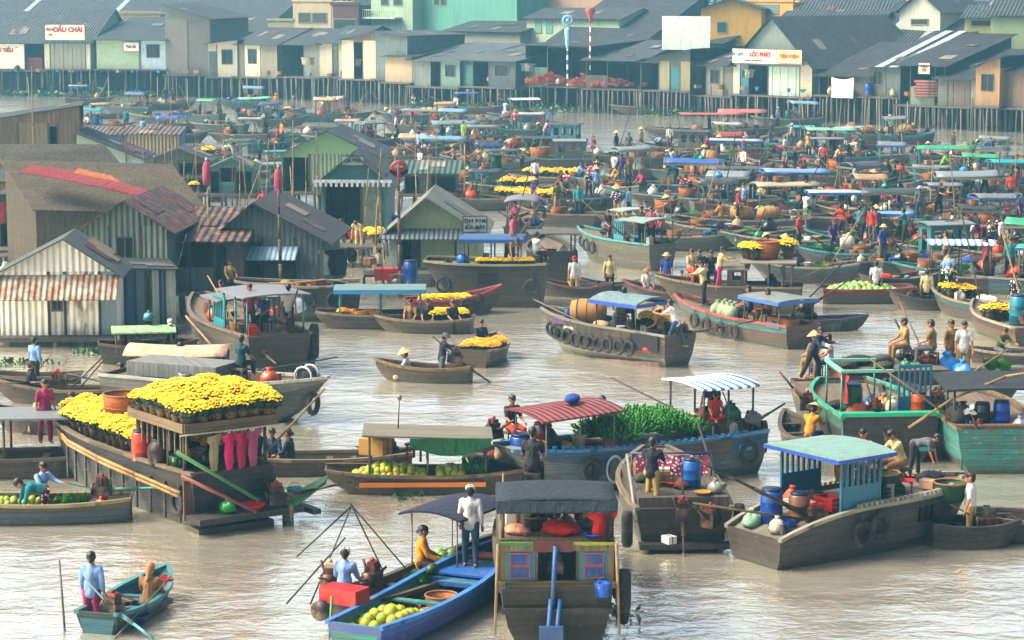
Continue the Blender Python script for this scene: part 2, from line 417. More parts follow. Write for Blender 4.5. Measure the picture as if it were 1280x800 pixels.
def body_caps(J):
    c = [(J['pel'], J['waist'], .118, .10), (J['waist'], J['chest'], .10, .118), (J['chest'], J['neck'] - (J['neck'] - J['chest']) * .3, .118, .085),
         (J['neck'] - (J['neck'] - J['chest']) * .2, J['neck'] + J['hu'] * .06, .052, .048),
         (J['head'] - J['hu'] * .035 + J['hf'] * .012, J['head'] + J['hu'] * .028 - J['hf'] * .012, .070, .094),
         (J['head'] - J['hu'] * .08 + J['hf'] * .045, J['head'] - J['hu'] * .04 + J['hf'] * .04, .032, .05),
         (J['head'] + J['hf'] * .098 - J['hu'] * .012, J['head'] + J['hf'] * .088 + J['hu'] * .02, .017, .01)]
    for s, d in (('L', 1), ('R', -1)):
        c += [(J['hip' + s], J['kn' + s], .088, .056), (J['kn' + s], J['an' + s], .056, .036),
              (J['kn' + s].lerp(J['an' + s], .28) - Vector((.012, 0, 0)), J['kn' + s].lerp(J['an' + s], .5), .052, .042),
              (J['an' + s] - Vector((.035, 0, .045)), J['toe' + s], .036, .026), (J['an' + s], J['an' + s] - Vector((0, 0, .03)), .036, .038),
              (J['sh' + s], J['el' + s], .056, .038), (J['el' + s], J['wr' + s], .040, .025), (J['wr' + s], J['hd' + s], .026, .032),
              (J['sh' + s], J['chest'] + Vector((0, .07 * d, 0)), .058, .09),
              (J['head'] + Vector((0, .088 * d, 0)) - J['hu'] * .01, J['head'] + Vector((0, .092 * d, 0)) + J['hu'] * .012, .014, .016)]
    return c
def make_pose(pose):
    J = skeleton(pose); R = {'J': J}
    me = caps_mesh(body_caps(J), .016)
    sk = M('skin', 'C89068'); dk = M('flat', '1A1210'); lip = M('flat', '7A3F35')
    for m_ in (sk, dk, lip): me.materials.append(m_)
    b = MB()
    for s, d in (('L', 1), ('R', -1)):
        f = J['fd' + s]; h = J['hd' + s]; lat = f.cross(Vector((0, 1, 0))).normalized(); lat2 = f.cross(lat).normalized()
        cur = lat * (-1 if lat.z > 0 else 1)
        for k, (ln, o_) in enumerate(((.062, -.024), (.072, -.008), (.068, .008), (.052, .023))):
            p0 = h + lat2 * o_; p1 = p0 + f * (ln * .55) + cur * .006; p2 = p1 + (f * .6 + cur * .8).normalized() * (ln * .5)
            b.tube([p0, p1, p2], [.0095, .0085, .006], 5)
        t0 = h - f * .045; t1 = t0 + (f * .5 - lat2 * d * .9).normalized() * .045; t2 = t1 + (f * .9 + cur * .4).normalized() * .03
        b.tube([t0, t1, t2], [.012, .010, .007], 5)
    b.cur = 1
    for d in (1, -1): b.ball(J['head'] + J['hf'] * .086 + Vector((0, .032 * d, 0)) + J['hu'] * .012, .013, 6, 4)
    for d in (1, -1): b.ball(J['head'] + J['hf'] * .086 + Vector((0, .034 * d, 0)) + J['hu'] * .036, .014, 6, 4, (.6, 1.3, .35))
    b.cur = 2; b.ball(J['head'] + J['hf'] * .092 - J['hu'] * .05, .016, 6, 4, (.5, 1.4, .4))
    bm = bmesh.new(); bm.from_mesh(me); tm = b.mesh('t', [sk, dk, lip]); bm.from_mesh(tm); bm.to_mesh(me); bm.free(); bpy.data.meshes.remove(tm)
    R['body'] = me
    def shirt(long):
        c = [(J['pel'] - Vector((0, 0, .0)), J['waist'], .135, .122), (J['waist'], J['chest'], .122, .138),
             (J['chest'], J['neck'] - (J['neck'] - J['chest']) * .32, .138, .10)]
        for s, d in (('L', 1), ('R', -1)):
            c += [(J['sh' + s], J['chest'] + Vector((0, .07 * d, 0)), .072, .11)]
            e = J['el' + s] if long else J['sh' + s].lerp(J['el' + s], .75)
            c += [(J['sh' + s], e, .072, .056)]
            if long: c += [(J['el' + s], J['el' + s].lerp(J['wr' + s], .85), .055, .040)]
            c += [(J['pel'] + Vector((0, .05 * d, -.05)), J['waist'] + Vector((0, .04 * d, 0)), .118, .11)]
        return c
    R['shirt_short'] = caps_mesh(shirt(False), .018, smooth=2); R['shirt_long'] = caps_mesh(shirt(True), .018, smooth=2)
    def trousers(long):
        c = [(J['pel'], J['pel'] + (J['waist'] - J['pel']) * .5, .128, .112)]
        for s in 'LR':
            e = .93 if long else .08
            c += [(J['hip' + s], J['kn' + s], .102, .074), (J['kn' + s], J['kn' + s].lerp(J['an' + s], e), .074, .060), (J['hip' + s], J['pel'], .105, .12)]
        return c
    R['trousers'] = caps_mesh(trousers(True), .018, smooth=2); R['shorts'] = caps_mesh(trousers(False), .018, smooth=2)
    for k in ('shirt_short', 'shirt_long', 'trousers', 'shorts'): R[k].materials.append(M('cloth', 'FFFFFF'))
    Hd, hu, hf = J['head'], J['hu'], J['hf']
    hair = M('plastic', '17120F', rough=.5)
    def hb(long, bun=False):
        c = [(Hd + hu * .04 - hf * .028, Hd + hu * .02 - hf * .03, .099, .098), (Hd + hu * .055 + hf * .01, Hd + hu * .05 - hf * .03, .085, .09),
             (Hd - hf * .05 - hu * .03, Hd - hf * .06 - hu * .06, .065, .045)]
        if long: c += [(Hd - hf * .06, Hd - hf * .11 - hu * .22, .075, .045)]
        if bun: c += [(Hd - hf * .11 - hu * .02, Hd - hf * .13 - hu * .03, .045, .042)]
        m_ = caps_mesh(c, .016, smooth=2); m_.materials.append(hair); return m_
    R['hair'] = hb(False); R['hair_long'] = hb(True); R['hair_bun'] = hb(False, True)
    Rm = Matrix((hf, Vector((0, 1, 0)), hu)).transposed().to_4x4()
    cn = MB(); cn.lathe([(.235, .035), (.228, .042), (.12, .135), (.012, .215), (.004, .218)], 20, Hd + hu * .012, Rm, cap=False)
    cn.lathe([(.228, .036), (.11, .118), (.004, .2)], 20, Hd + hu * .012, Rm, cap=False)
    R['conical_hat'] = cn.mesh('conical_hat', M('weave', 'D8BE93', sc=40))
    cp = MB(); cp.lathe([(.103, .02), (.104, .06), (.085, .105), (.045, .128), (.002, .134)], 14, Hd + hu * .005 - hf * .01, Rm)
    q = [Rm @ Vector(v) + Hd for v in ((.07, -.07, .035), (.17, -.05, .02), (.185, 0, .022), (.17, .05, .02), (.07, .07, .035))]
    cp.slab(q, .008); R['cap'] = cp.mesh('cap', M('cloth', 'FFFFFF'))
    bh = MB(); bh.lathe([(.19, .015), (.185, .03), (.11, .045), (.105, .09), (.075, .128), (.002, .135)], 16, Hd + hu * .005, Rm)
    R['brim_hat'] = bh.mesh('brim_hat', M('cloth', 'FFFFFF'))
    return R
PZ = {}
CN = {'white': 'D9DAD8', 'cream': 'CFC29B', 'yellow': 'D9A51E', 'red': 'B3231F', 'orange': 'D25A22', 'pink': 'CF6F8F', 'magenta': 'B8207E', 'purple': '5B3A86',
      'navy': '1D2A4A', 'dark blue': '1B3358', 'blue': '2F62A8', 'light blue': '9DB9DD', 'turquoise': '2B9AA0', 'green': '2F7A46', 'lime': '93B945', 'olive': '747A45',
      'grey': '7D8084', 'dark grey': '3F444B', 'black': '1C1D20', 'brown': '5B4030', 'khaki': 'BFA871', 'jeans blue': '4B6B85', 'tan': 'A98C63', 'maroon': '6A2330', 'teal': '1F6670'}
def person(loc, face, pose, shirt, trous, head='hair', label='', sleeves='short', shorts=False, hatc='white', scale=1.0, pattern=None, hairc=None):
    if pose not in PZ: PZ[pose] = make_pose(pose)
    R = PZ[pose]; hat = head
    ch = [{'name': 'shirt', 'mesh': R['shirt_' + sleeves]}, {'name': 'shorts' if shorts else 'trousers', 'mesh': R['shorts' if shorts else 'trousers']}]
    if head in ('conical_hat', 'cap', 'brim_hat'):
        ch.append({'name': 'hair', 'mesh': R['hair']}); ch.append({'name': head, 'mesh': R[head]})
    else: ch.append({'name': 'hair', 'mesh': R[head]})
    mm = {'shirt': M('cloth', CN[shirt]), 'trousers': M('cloth', CN[trous]), 'shorts': M('cloth', CN[trous]), 'cap': M('cloth', CN[hatc]), 'brim_hat': M('cloth', CN[hatc])}
    if hairc: mm['hair'] = M('plastic', hairc, rough=.6)
    if pattern == 'trousers': mm['trousers'] = M('floral', CN[trous], c2='E0A0C0')
    if pattern == 'shirt': mm['shirt'] = M('floral', CN[shirt], c2='D8D0C8')
    d = {'name': 'person', 'mesh': R['body'], 'ch': ch}
    o = place(d, label, 'person', loc, face, 'people on the boats and decks of the market', scale, mm)
    if pose in ('sit', 'sitwork'):
        c = rnd.choice(['5A4A38', '7A6242', '3A5A7A', '8A3A34', '8A8474']); q = place(proto('seat'), ('seat under the ' if len(label.split()) < 14 else 'stool, ') + label, 'stool', Vector(loc) - Vector((cos(face) * .02, sin(face) * .02, -.002)), face, 'low seats under the sitting people', scale, {'seat': M('plastic', c, rough=.7)})
    return o
def where(o, pose_joint):  # world point of a joint of a placed person
    pass
# ------------------------------------------------------------ stilt houses
def roof_part(root, kind, W_, D_, z, rise, mat_, over=.45, ridge=None, t=.05, name='roof'):
    b = MB(); o = over
    if kind == 'gd':
        c = W_ / 2 if ridge is None else ridge * W_
        for (xa, za, xb, zb) in ((-o, z - rise * o / c, c, z + rise), (c, z + rise, W_ + o, z - rise * o / (W_ - c))):
            b.slab([(xa, -o, za), (xb, -o, zb), (xb, D_ + o, zb), (xa, D_ + o, za)], t)
    elif kind == 'gw':
        c = D_ / 2 if ridge is None else ridge * D_
        for (ya, za, yb, zb) in ((-o, z - rise * o / c, c, z + rise), (c, z + rise, D_ + o, z - rise * o / (D_ - c))):
            b.slab([(-o, ya, za), (W_ + o, ya, za), (W_ + o, yb, zb), (-o, yb, zb)], t)
    elif kind == 'sh': b.slab([(-o, -o, z - rise * o / D_), (W_ + o, -o, z - rise * o / D_), (W_ + o, D_ + o, z + rise), (-o, D_ + o, z + rise)], t)
    elif kind == 'sl': b.slab([(-o, -o, z), (W_ + o, -o, z + rise), (W_ + o, D_ + o, z + rise), (-o, D_ + o, z)], t)
    elif kind == 'sr': b.slab([(-o, -o, z + rise), (W_ + o, -o, z), (W_ + o, D_ + o, z), (-o, D_ + o, z + rise)], t)
    r_ = b.build(name, mat_, root); R = random.Random(int(W_ * 97 + D_ * 31 + z * 7))
    for k in range(R.choice([2, 3, 4])):
        u, v = R.uniform(.1, .8), R.uniform(.05, .75); du, dv = R.uniform(.5, 1.3), R.uniform(.6, 1.6); t_ = .03 + .008 * k
        def pt(x, y):
            if kind == 'gd': c = W_ / 2 if ridge is None else ridge * W_; h = z + rise * (x / c if x < c else (W_ - x) / (W_ - c))
            elif kind == 'gw': c = D_ / 2 if ridge is None else ridge * D_; h = z + rise * min(1, y / c)
            elif kind == 'sh': h = z + rise * y / D_
            elif kind == 'sl': h = z + rise * (x + o) / (W_ + 2 * o)
            else: h = z + rise * (1 - (x + o) / (W_ + 2 * o))
            return (x, y, h + t_)
        if kind == 'gd': c = W_ / 2 if ridge is None else ridge * W_; x0 = c + (W_ - c) * u * .8 if R.random() < .6 else c * u * .7; y0 = D_ * v; du = min(du, (W_ - x0 if x0 > c else c - x0) * .9)
        else: x0 = W_ * u; y0 = (D_ if kind != 'gw' else D_ * .5) * v * .8; du = min(du, W_ - x0)
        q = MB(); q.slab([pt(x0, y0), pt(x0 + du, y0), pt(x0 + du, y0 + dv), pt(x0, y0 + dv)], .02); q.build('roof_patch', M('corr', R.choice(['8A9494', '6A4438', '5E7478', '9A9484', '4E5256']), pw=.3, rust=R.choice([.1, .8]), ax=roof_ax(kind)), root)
    return r_
def dk(h, f=.62):
    return '%02X%02X%02X' % tuple(int(int(h[i:i + 2], 16) * f) for i in (0, 2, 4))
def roof_ax(kind): return 'y' if kind in ('gd', 'sl', 'sr') else 'x'
def wmat(code):
    k, c = code.split(':')
    return {'p': lambda: M('plank', c, pw=.22), 'c': lambda: M('corr', c, pw=.22, rust=.25), 'r': lambda: M('corr', c, pw=.22, rust=.9), 'q': lambda: M('plaster', c), 't': lambda: M('thatch', c),
            'b': lambda: M('plaster', c), 'w': lambda: M('paint', c), 'k': lambda: M('cloth', c)}[k]()
def stilt_house(label, A, rz, W_, D_, z0, z1, roof, rise, roofc, wall, panels, stilts=6, ridge=None, name='stilt_house', cat='house', rustr=.25, over=.45, group='stilt houses along the river', stripes=0, porch=0, rows=2):
    h = thing(name, label, cat, (A.x, A.y, 0), rz, group); H = z1 - z0; wm = wmat(wall)
    R = random.Random(hash(label) % 9999 if False else sum(map(ord, label)))
    b = MB()   # side and back walls
    b.box(0, .08, .07, D_, z0, z1); b.box(W_ - .08, W_, .07, D_, z0, z1); b.box(.08, W_ - .08, D_ - .08, D_, z0, z1)
    if roof == 'gd':
        c = W_ / 2 if ridge is None else ridge * W_
        b.wallpoly([(0, z1), (W_, z1), (c, z1 + rise - .06)], .07)
    if roof == 'gw':
        c = D_ / 2 if ridge is None else ridge * D_
        for x in (0, W_ - .08): b.add([(x, 0, z1), (x, D_, z1), (x, c, z1 + rise - .06), (x + .08, 0, z1), (x + .08, D_, z1), (x + .08, c, z1 + rise - .06)], [(0, 1, 2), (3, 5, 4), (0, 2, 5, 3), (1, 4, 5, 2)])
    if roof == 'sh':
        for x in (0, W_ - .08): b.add([(x, 0, z1), (x, D_, z1), (x, D_, z1 + rise - .06), (x + .08, 0, z1), (x + .08, D_, z1), (x + .08, D_, z1 + rise - .06)], [(0, 1, 2), (3, 5, 4), (0, 2, 5, 3), (1, 4, 5, 2)])
    if roof in ('sl', 'sr'):
        c = 0 if roof == 'sr' else W_
        for y in (0, D_ - .07):
            n0 = len(b.v); b.wallpoly([(0, z1), (W_, z1), (c, z1 + rise - .06)], .07)
            for i in range(n0, len(b.v)): b.v[i] = (b.v[i][0], b.v[i][1] + y, b.v[i][2])
    b.build('wall', wm, h)
    x = 0
    for fr, ty, *rest in panels:
        x1 = fr * W_; c = rest[0] if rest else None; m_ = wmat(c) if c else wm; w = x1 - x
        p = MB()
        if ty == 'w': p.box(x, x1, 0, .07, z0, z1); p.build('front_wall', m_, h)
        elif ty == 'n':
            a0, a1, b0, b1 = x + w * .25, x1 - w * .25, z0 + H * .4, z0 + H * .82
            p.box(x, x1, 0, .07, z0, b0); p.box(x, x1, 0, .07, b1, z1); p.box(x, a0, 0, .07, b0, b1); p.box(a1, x1, 0, .07, b0, b1); p.build('front_wall', m_, h)
            f = MB(); f.box(a0 - .06, a1 + .06, -.04, -.003, b0 - .06, b0); f.box(a0 - .06, a1 + .06, -.04, -.003, b1, b1 + .06); f.box(a0 - .06, a0, -.04, -.003, b0, b1); f.box(a1, a1 + .06, -.04, -.003, b0, b1); f.box((a0 + a1) / 2 - .02, (a0 + a1) / 2 + .02, .0, .04, b0, b1)
            wn = f.build('window', M('paint', '6E7F78'), h)
            g = MB(); g.box(a0, a1, .045, .06, b0, b1); g.build('pane', M('plastic', '20282B'), wn)
        elif ty == 'd':
            p.box(x, x1, 0, .07, z0 + H * .78, z1); p.build('front_wall', wm, h)
            g = MB(); g.box(x + .04, x1 - .04, .04, .08, z0, z0 + H * .78); g.box(x + w * .2, x1 - w * .2, .02, .038, z0 + H * .1, z0 + H * .35); g.box(x + w * .2, x1 - w * .2, .02, .038, z0 + H * .42, z0 + H * .7); g.build('door', m_, h)
        elif ty == 's':
            p.box(x, x1, 0, .07, z1 - .25, z1); p.build('front_wall', wm, h); n = max(2, int(w / .45))
            g = MB()
            for i in range(n): g.box(x + w * i / n + .015, x + w * (i + 1) / n - .015, .02 + .03 * (i % 2), .05 + .03 * (i % 2), z0, z1 - .25)
            g.build('shutter', m_, h)
        elif ty == 'o':
            p.box(x, x1, 0, .07, z1 - .2, z1); p.build('lintel', wm, h)
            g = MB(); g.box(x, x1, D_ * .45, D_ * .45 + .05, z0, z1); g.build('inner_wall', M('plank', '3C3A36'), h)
        elif ty == 'h':
            p.box(x, x1, 0, .07, z0, z0 + H * .45); p.build('front_wall', m_, h)
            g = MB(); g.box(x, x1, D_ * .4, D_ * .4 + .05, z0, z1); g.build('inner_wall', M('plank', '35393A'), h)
        if x > 0:
            q = MB(); q.box(x - .05, x + .05, -.02, .1, z0, z1); q.build('post', M('plank', '5C554A'), h)
        x = x1
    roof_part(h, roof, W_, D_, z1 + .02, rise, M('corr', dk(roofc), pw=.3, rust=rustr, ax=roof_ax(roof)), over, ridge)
    for k in range(stripes):
        q = MB(); f0 = (k + .6) / (stripes + .5)
        if roof in ('gd',):
            c = W_ / 2 if ridge is None else ridge * W_; y = D_ * f0
            q.slab([(-over, y, z1 + .05 - rise * over / c), (c, y, z1 + rise + .03), (c, y + .9, z1 + rise + .03), (-over, y + .9, z1 + .05 - rise * over / c)], .02)
        else:
            x0 = W_ * f0; q.slab([(x0, -over, z1 + .05 - rise * over / D_), (x0 + .8, -over, z1 + .05 - rise * over / D_), (x0 + .8, D_, z1 + rise + .05), (x0, D_, z1 + rise + .05)], .02)
        q.build('skylight_sheet', M('corr', 'B9C4C4', pw=.3, rust=.1, ax=roof_ax(roof)), h)
    b = MB(); b.box(-.25, W_ + .25, -.5 - porch, D_, z0 - .16, z0 - .003); b.build('platform', M('plank', '6A6153', ax='x', pw=.3), h)
    for r_ in range(rows):
        for i in range(stilts):
            xx = -.15 + (W_ + .3) * (i + R.uniform(-.25, .25)) / max(1, stilts - 1); y = -.4 - porch + r_ * 2.2
            s = MB(); s.bar((xx, y, z0 - .16), (xx + R.uniform(-.12, .12), y, -.6), .085, .075, 6); s.build('stilt', M('plank', R.choice(['8C8474', '5E5A50', '6F6A5C']), pw=3), h)
    return h
def far_house(label, px0, px1, ytop, depth, roof, rise, roofc, wall, panels, ybase=None, out=0, **k):
    A = bank(px0); B = bank(px1); d = (B - A).normalized(); nrm = Vector((-d.y, d.x, 0)); A = A - nrm * out; B = B - nrm * out
    rz = atan2(d.y, d.x); z1 = ZAT(A, ytop); z0 = FLOOR if ybase is None else ZAT(A, ybase)
    return stilt_house(label, A, rz, (B - A).length, depth, z0, z1, roof, rise, roofc, wall, panels, **k)
FONT = {}
def text_mesh(txt, size, mat_, name, parent, loc, rot, ext=.01, bold=0.0):
    cu = bpy.data.curves.new('t', 'FONT'); cu.body = txt; cu.size = size; cu.align_x = 'CENTER'; cu.align_y = 'CENTER'; cu.extrude = ext; cu.offset = bold
    o = bpy.data.objects.new('t', cu); COL.objects.link(o)
    dg = bpy.context.evaluated_depsgraph_get(); me = bpy.data.meshes.new_from_object(o.evaluated_get(dg)); bpy.data.objects.remove(o)
    me.materials.clear(); me.materials.append(mat_)
    q = bpy.data.objects.new(name, me); COL.objects.link(q); q.parent = parent; q.location = loc; q.rotation_euler = rot
    return q
def sign(label, p, rz, w, h, col='E4E2D4', lines=(), frame=True):
    s = thing('sign_board', label, 'sign', p, rz); b = MB(); b.box(-w / 2, w / 2, 0, .06, 0, h); b.build('panel', M('paint', col, wear=.2), s)
    if frame:
        f = MB(); f.box(-w / 2 - .05, w / 2 + .05, -.02, .08, -.05, 0); f.box(-w / 2 - .05, w / 2 + .05, -.02, .08, h, h + .05); f.box(-w / 2 - .05, -w / 2, -.02, .08, 0, h); f.box(w / 2, w / 2 + .05, -.02, .08, 0, h); f.build('frame', M('metal', '6C6F70'), s)
    for (t, x, z, sz, c, *bo) in lines: text_mesh(t, sz, M('flat', c), 'lettering', s, (x, -.025, z), (pi / 2, 0, 0), .01, bo[0] if bo else .015)
    return s

# ------------------------------------------------------------ boats
class Boat:
    def __init__(s, o, short, L, B): s.o = o; s.short = short; s.L = L; s.B = B; s.Mx = Matrix.Translation(o.location) @ Matrix.Rotation(o.rotation_euler[2], 4, 'Z') @ Matrix.Diagonal((*o.scale, 1)); s.rz = o.rotation_euler[2]; s.deck = 0; s.zs = lambda x: 0
    def to(s, x, y, z=0): return s.Mx @ Vector((x, y, z))
def boat(label, short, px, py, head, L, B, F=.5, bow=.35, stern=.15, sw=.6, draft=.25, deck=None, cols=('6B5A45',), lower=None, upper=None, rail=None, bowp=2.2, rake=.5, kind='hull', name='boat', cat='boat', group='boats of the floating market', wear=.5, deckc='8B7C66', thick=.05, z=0, inner='6A5A46', bw=.06, anchor=0, scl=1):
    p = P(px, py) - Vector((cos(radians(head)), sin(radians(head)), 0)) * (anchor * L * scl / 2); o = thing(name, label, cat, (p.x, p.y, z), radians(head), group)
    o.scale = (scl, scl, (1 + scl) / 2); bt = Boat(o, short, L, B); n = 16
    def wv(t):
        a = sw + (1 - sw) * sin(pi / 2 * min(1, t / .45)); c = 1 if t < .55 else 1 - (1 - bw) * ((t - .55) / .45) ** bowp
        return B / 2 * a * c
    def zs(t): return F + bow * max(0, (t - .45) / .55) ** 2 + stern * max(0, (.4 - t) / .4) ** 2
    def zk(t):
        q = max(0, (t - .72) / .28) ** 2; return -draft * (1 - q) + q * zs(t) * .55 + max(0, (.12 - t) / .12) * draft * .5
    def X(t, hf): return -L / 2 + L * t + rake * hf * max(0, (t - .6) / .4) - rake * .4 * hf * max(0, (.3 - t) / .3)
    b = MB(); prof = ((0, 0), (.68, .06), (.88, .38), (.97, .74), (1, 1)); rows = []
    for i in range(n + 1):
        t = i / n; w = wv(t); z0, z1_ = zk(t), zs(t); r = []
        for sgn in (1, -1):
            pts = [(X(t, hf), sgn * w * wf, z0 + (z1_ - z0) * hf) for wf, hf in prof]
            r += pts if sgn == 1 else pts
        rows.append(r)
    m5 = len(prof)
    for sgn in (0, 1):
        for j in range(m5 - 1):
            b.cur = 1 if j <= 1 else (2 if j == 3 else 0)
            if j == 1: b.cur = 1
            vs = []; 
            for r in rows: vs += [r[sgn * m5 + j], r[sgn * m5 + j + 1]]
            b.add(vs, [(2 * i, 2 * i + 2, 2 * i + 3, 2 * i + 1) for i in range(n)])
    for i in (0, n):    # transom, stem
        b.cur = 0; r = rows[i]; b.add(r[:m5] + r[m5:][::-1], [tuple(range(2 * m5))])
    b.cur = 3
    T = thick; ins = []; fl = deck if deck is not None else None
    for i in range(n + 1):
        t = i / n; w = max(.02, wv(t) - T); z1_ = zs(t); zi = (z1_ - deck) if deck is not None else max(zk(t) + .09, .0 - draft + .12)
        zi = min(zi, z1_ - .03); wb = w * (.97 if deck is not None else .78)
        xx = X(t, 1) + (T if i == 0 else (-T if i == n else 0))
        ins.append([(X(t, 1), wv(t), z1_), (xx, w, z1_), (xx, wb, zi), (xx, -wb, zi), (xx, -w, z1_), (X(t, 1), -wv(t), z1_)])
    for j in range(5):
        b.cur = 4 if j == 2 else 3
        vs = []
        for r in ins: vs += [r[j], r[j + 1]]
        b.add(vs, [(2 * i, 2 * i + 2, 2 * i + 3, 2 * i + 1) for i in range(n)])
    for i in (0, n): b.cur = 3; b.add(ins[i], [(0, 1, 2, 3, 4, 5)])
    c = cols[0]; hm = M(kind, c, wear=wear)
    b.build('hull', [hm, M(kind, lower, wear=.35) if lower else hm, M(kind, upper, wear=.4) if upper else hm, M('wood', inner, ax='z'), M('wood', deckc, ax='y', pw=.2)], o)
    g = MB()
    for sgn in (1, -1):
        vs = []
        for i in range(n + 1):
            t = i / n; w = wv(t) * sgn; z1_ = zs(t); x = X(t, 1); e = .045 * sgn
            vs += [(x, w + e, z1_ - .05), (x, w + e, z1_ + .03), (x, w - e * 1.6, z1_ + .03), (x, w - e * 1.6, z1_ - .05)]
        g.add(vs, [(4 * i + k, 4 * i + 4 + k, 4 * i + 4 + (k + 1) % 4, 4 * i + (k + 1) % 4) for i in range(n) for k in range(4)] + [(0, 1, 2, 3), (4 * n, 4 * n + 3, 4 * n + 2, 4 * n + 1)])
    g.build('gunwale', M('wood', rail or '8A7A62', ax='y'), o)
    if deck is None:
        th = MB()
        for t in (.2, .42, .66, .85):
            w = wv(t) - .03; th.box(X(t, 1) - .09, X(t, 1) + .09, -w, w, zs(t) - .16, zs(t) - .12)
        th.build('thwart', M('wood', inner if deckc == '8B7C66' else deckc, ax='y'), o)
    bt.tt = lambda x: (x + L / 2) / L
    bt.zs = lambda x: zs(max(0, min(1, bt.tt(x)))); bt.w = lambda x: wv(max(0, min(1, bt.tt(x))))
    bt.fl = lambda x: (bt.zs(x) - deck if deck is not None else max(zk(max(0, min(1, bt.tt(x)))) + .10, .13 - draft))
    bt.root = o
    return bt
def canopy(bt, x0, x1, w, z0, z1, col, mk='w', arch=.12, posts=3, postc='6F6557', over=.25, sag=0, tilt=0, fringe=None, t=.05, name='canopy', cx=0, ax='x', pr=.035):
    for i in range(posts):
        x = x0 + (x1 - x0) * i / (posts - 1)
        for s in (1, -1):
            q = MB(); q.bar((x, s * w / 2 + cx, z0), (x, s * w / 2 + cx, z1 + tilt * (i / (posts - 1))), pr, pr, 6); q.build('post', M('paint', postc), bt.o)
    b = MB(); n = 8; wo = w / 2 + over; vs = []; nx = 6
    for k in (0, 1):
        for j in range(nx + 1):
            f = j / nx; x = x0 - over + (x1 - x0 + 2 * over) * f
            for i in range(n + 1):
                a = -1 + 2 * i / n; vs.append((x, a * wo + cx, z1 + .03 + tilt * f + arch * (1 - a * a) - sag * sin(pi * f) * (1 - .3 * a * a) - k * t))
    m_ = (nx + 1) * (n + 1); fs = []
    for k in (0, 1):
        for j in range(nx):
            for i in range(n): q = k * m_ + j * (n + 1) + i; fs.append((q, q + 1, q + n + 2, q + n + 1))
    for j in range(nx):
        for i in (0, n): q = j * (n + 1) + i; fs.append((q, q + n + 1, q + n + 1 + m_, q + m_))
    for i in range(n):
        for j in (0, nx): q = j * (n + 1) + i; fs.append((q, q + 1, q + 1 + m_, q + m_))
    b.add(vs, fs, arch > .2 or sag > 0)
    if mk == 'c': mt = M('corr', col, pw=.2, ax=ax, rust=.25)
    elif mk == 's': mt = M('stripe', col, ax='x', pw=.3)
    else: mt = {'w': lambda: M('wood', col, ax='y'), 'k': lambda: M('cloth', col), 'w2': lambda: M('paint', col)}[mk]()
    b.build(name, mt, bt.o)
    if fringe:
        f = MB(); f.box(x0 - over - .01, x1 + over + .01, -wo - .02 + cx, -wo + cx + .01, z1 - .12, z1 + .0); f.box(x0 - over, x1 + over, wo + cx - .01, wo + cx + .02, z1 - .12, z1); f.box(x0 - over - .03, x0 - over, -wo + cx, wo + cx, z1 - .1, z1 + .02); f.box(x1 + over, x1 + over + .03, -wo + cx, wo + cx, z1 + tilt - .1, z1 + tilt + .02)
        f.build('canopy_trim', M('paint', fringe, wear=.3), bt.o)
def slat_panel(bt, x0, x1, y, z0, z1, col, solid=.5, n=6, ax='x', lab='side_panel'):
    """low boarding with open slats above, along x (or along y when ax == 'y': x0,x1 are then y limits at x=y)"""
    b = MB(); zm = z0 + (z1 - z0) * solid
    def bx(a0, a1, c0, c1):
        if ax == 'x': b.box(a0, a1, y - .025, y + .025, c0, c1)
        else: b.box(y - .025, y + .025, a0, a1, c0, c1)
    bx(x0, x1, z0, zm); bx(x0, x1, z1 - .07, z1); 
    for i in range(n + 1):
        a = x0 + (x1 - x0 - .05) * i / n; bx(a, a + .05, zm, z1 - .07)
    b.build(lab, M('paint', col, wear=.35), bt.o)
def tyres(bt, xs, side=-1, R=.27, drop=.25, r=.07):
    for x in xs:
        b = MB(); y = side * (bt.w(x) * .985 + r + .02); z = bt.zs(x) - drop
        b.torus((x, y, z), R, r, 'y', 16, 7); b.build('tyre_fender', M('rubber', '15171A'), bt.o)
        q = MB(); q.bar((x, y, z + R), (x, side * bt.w(x), bt.zs(x) + .04), .012, .012, 4); q.build('fender_rope', M('flat', '7A6E55'), bt.o)
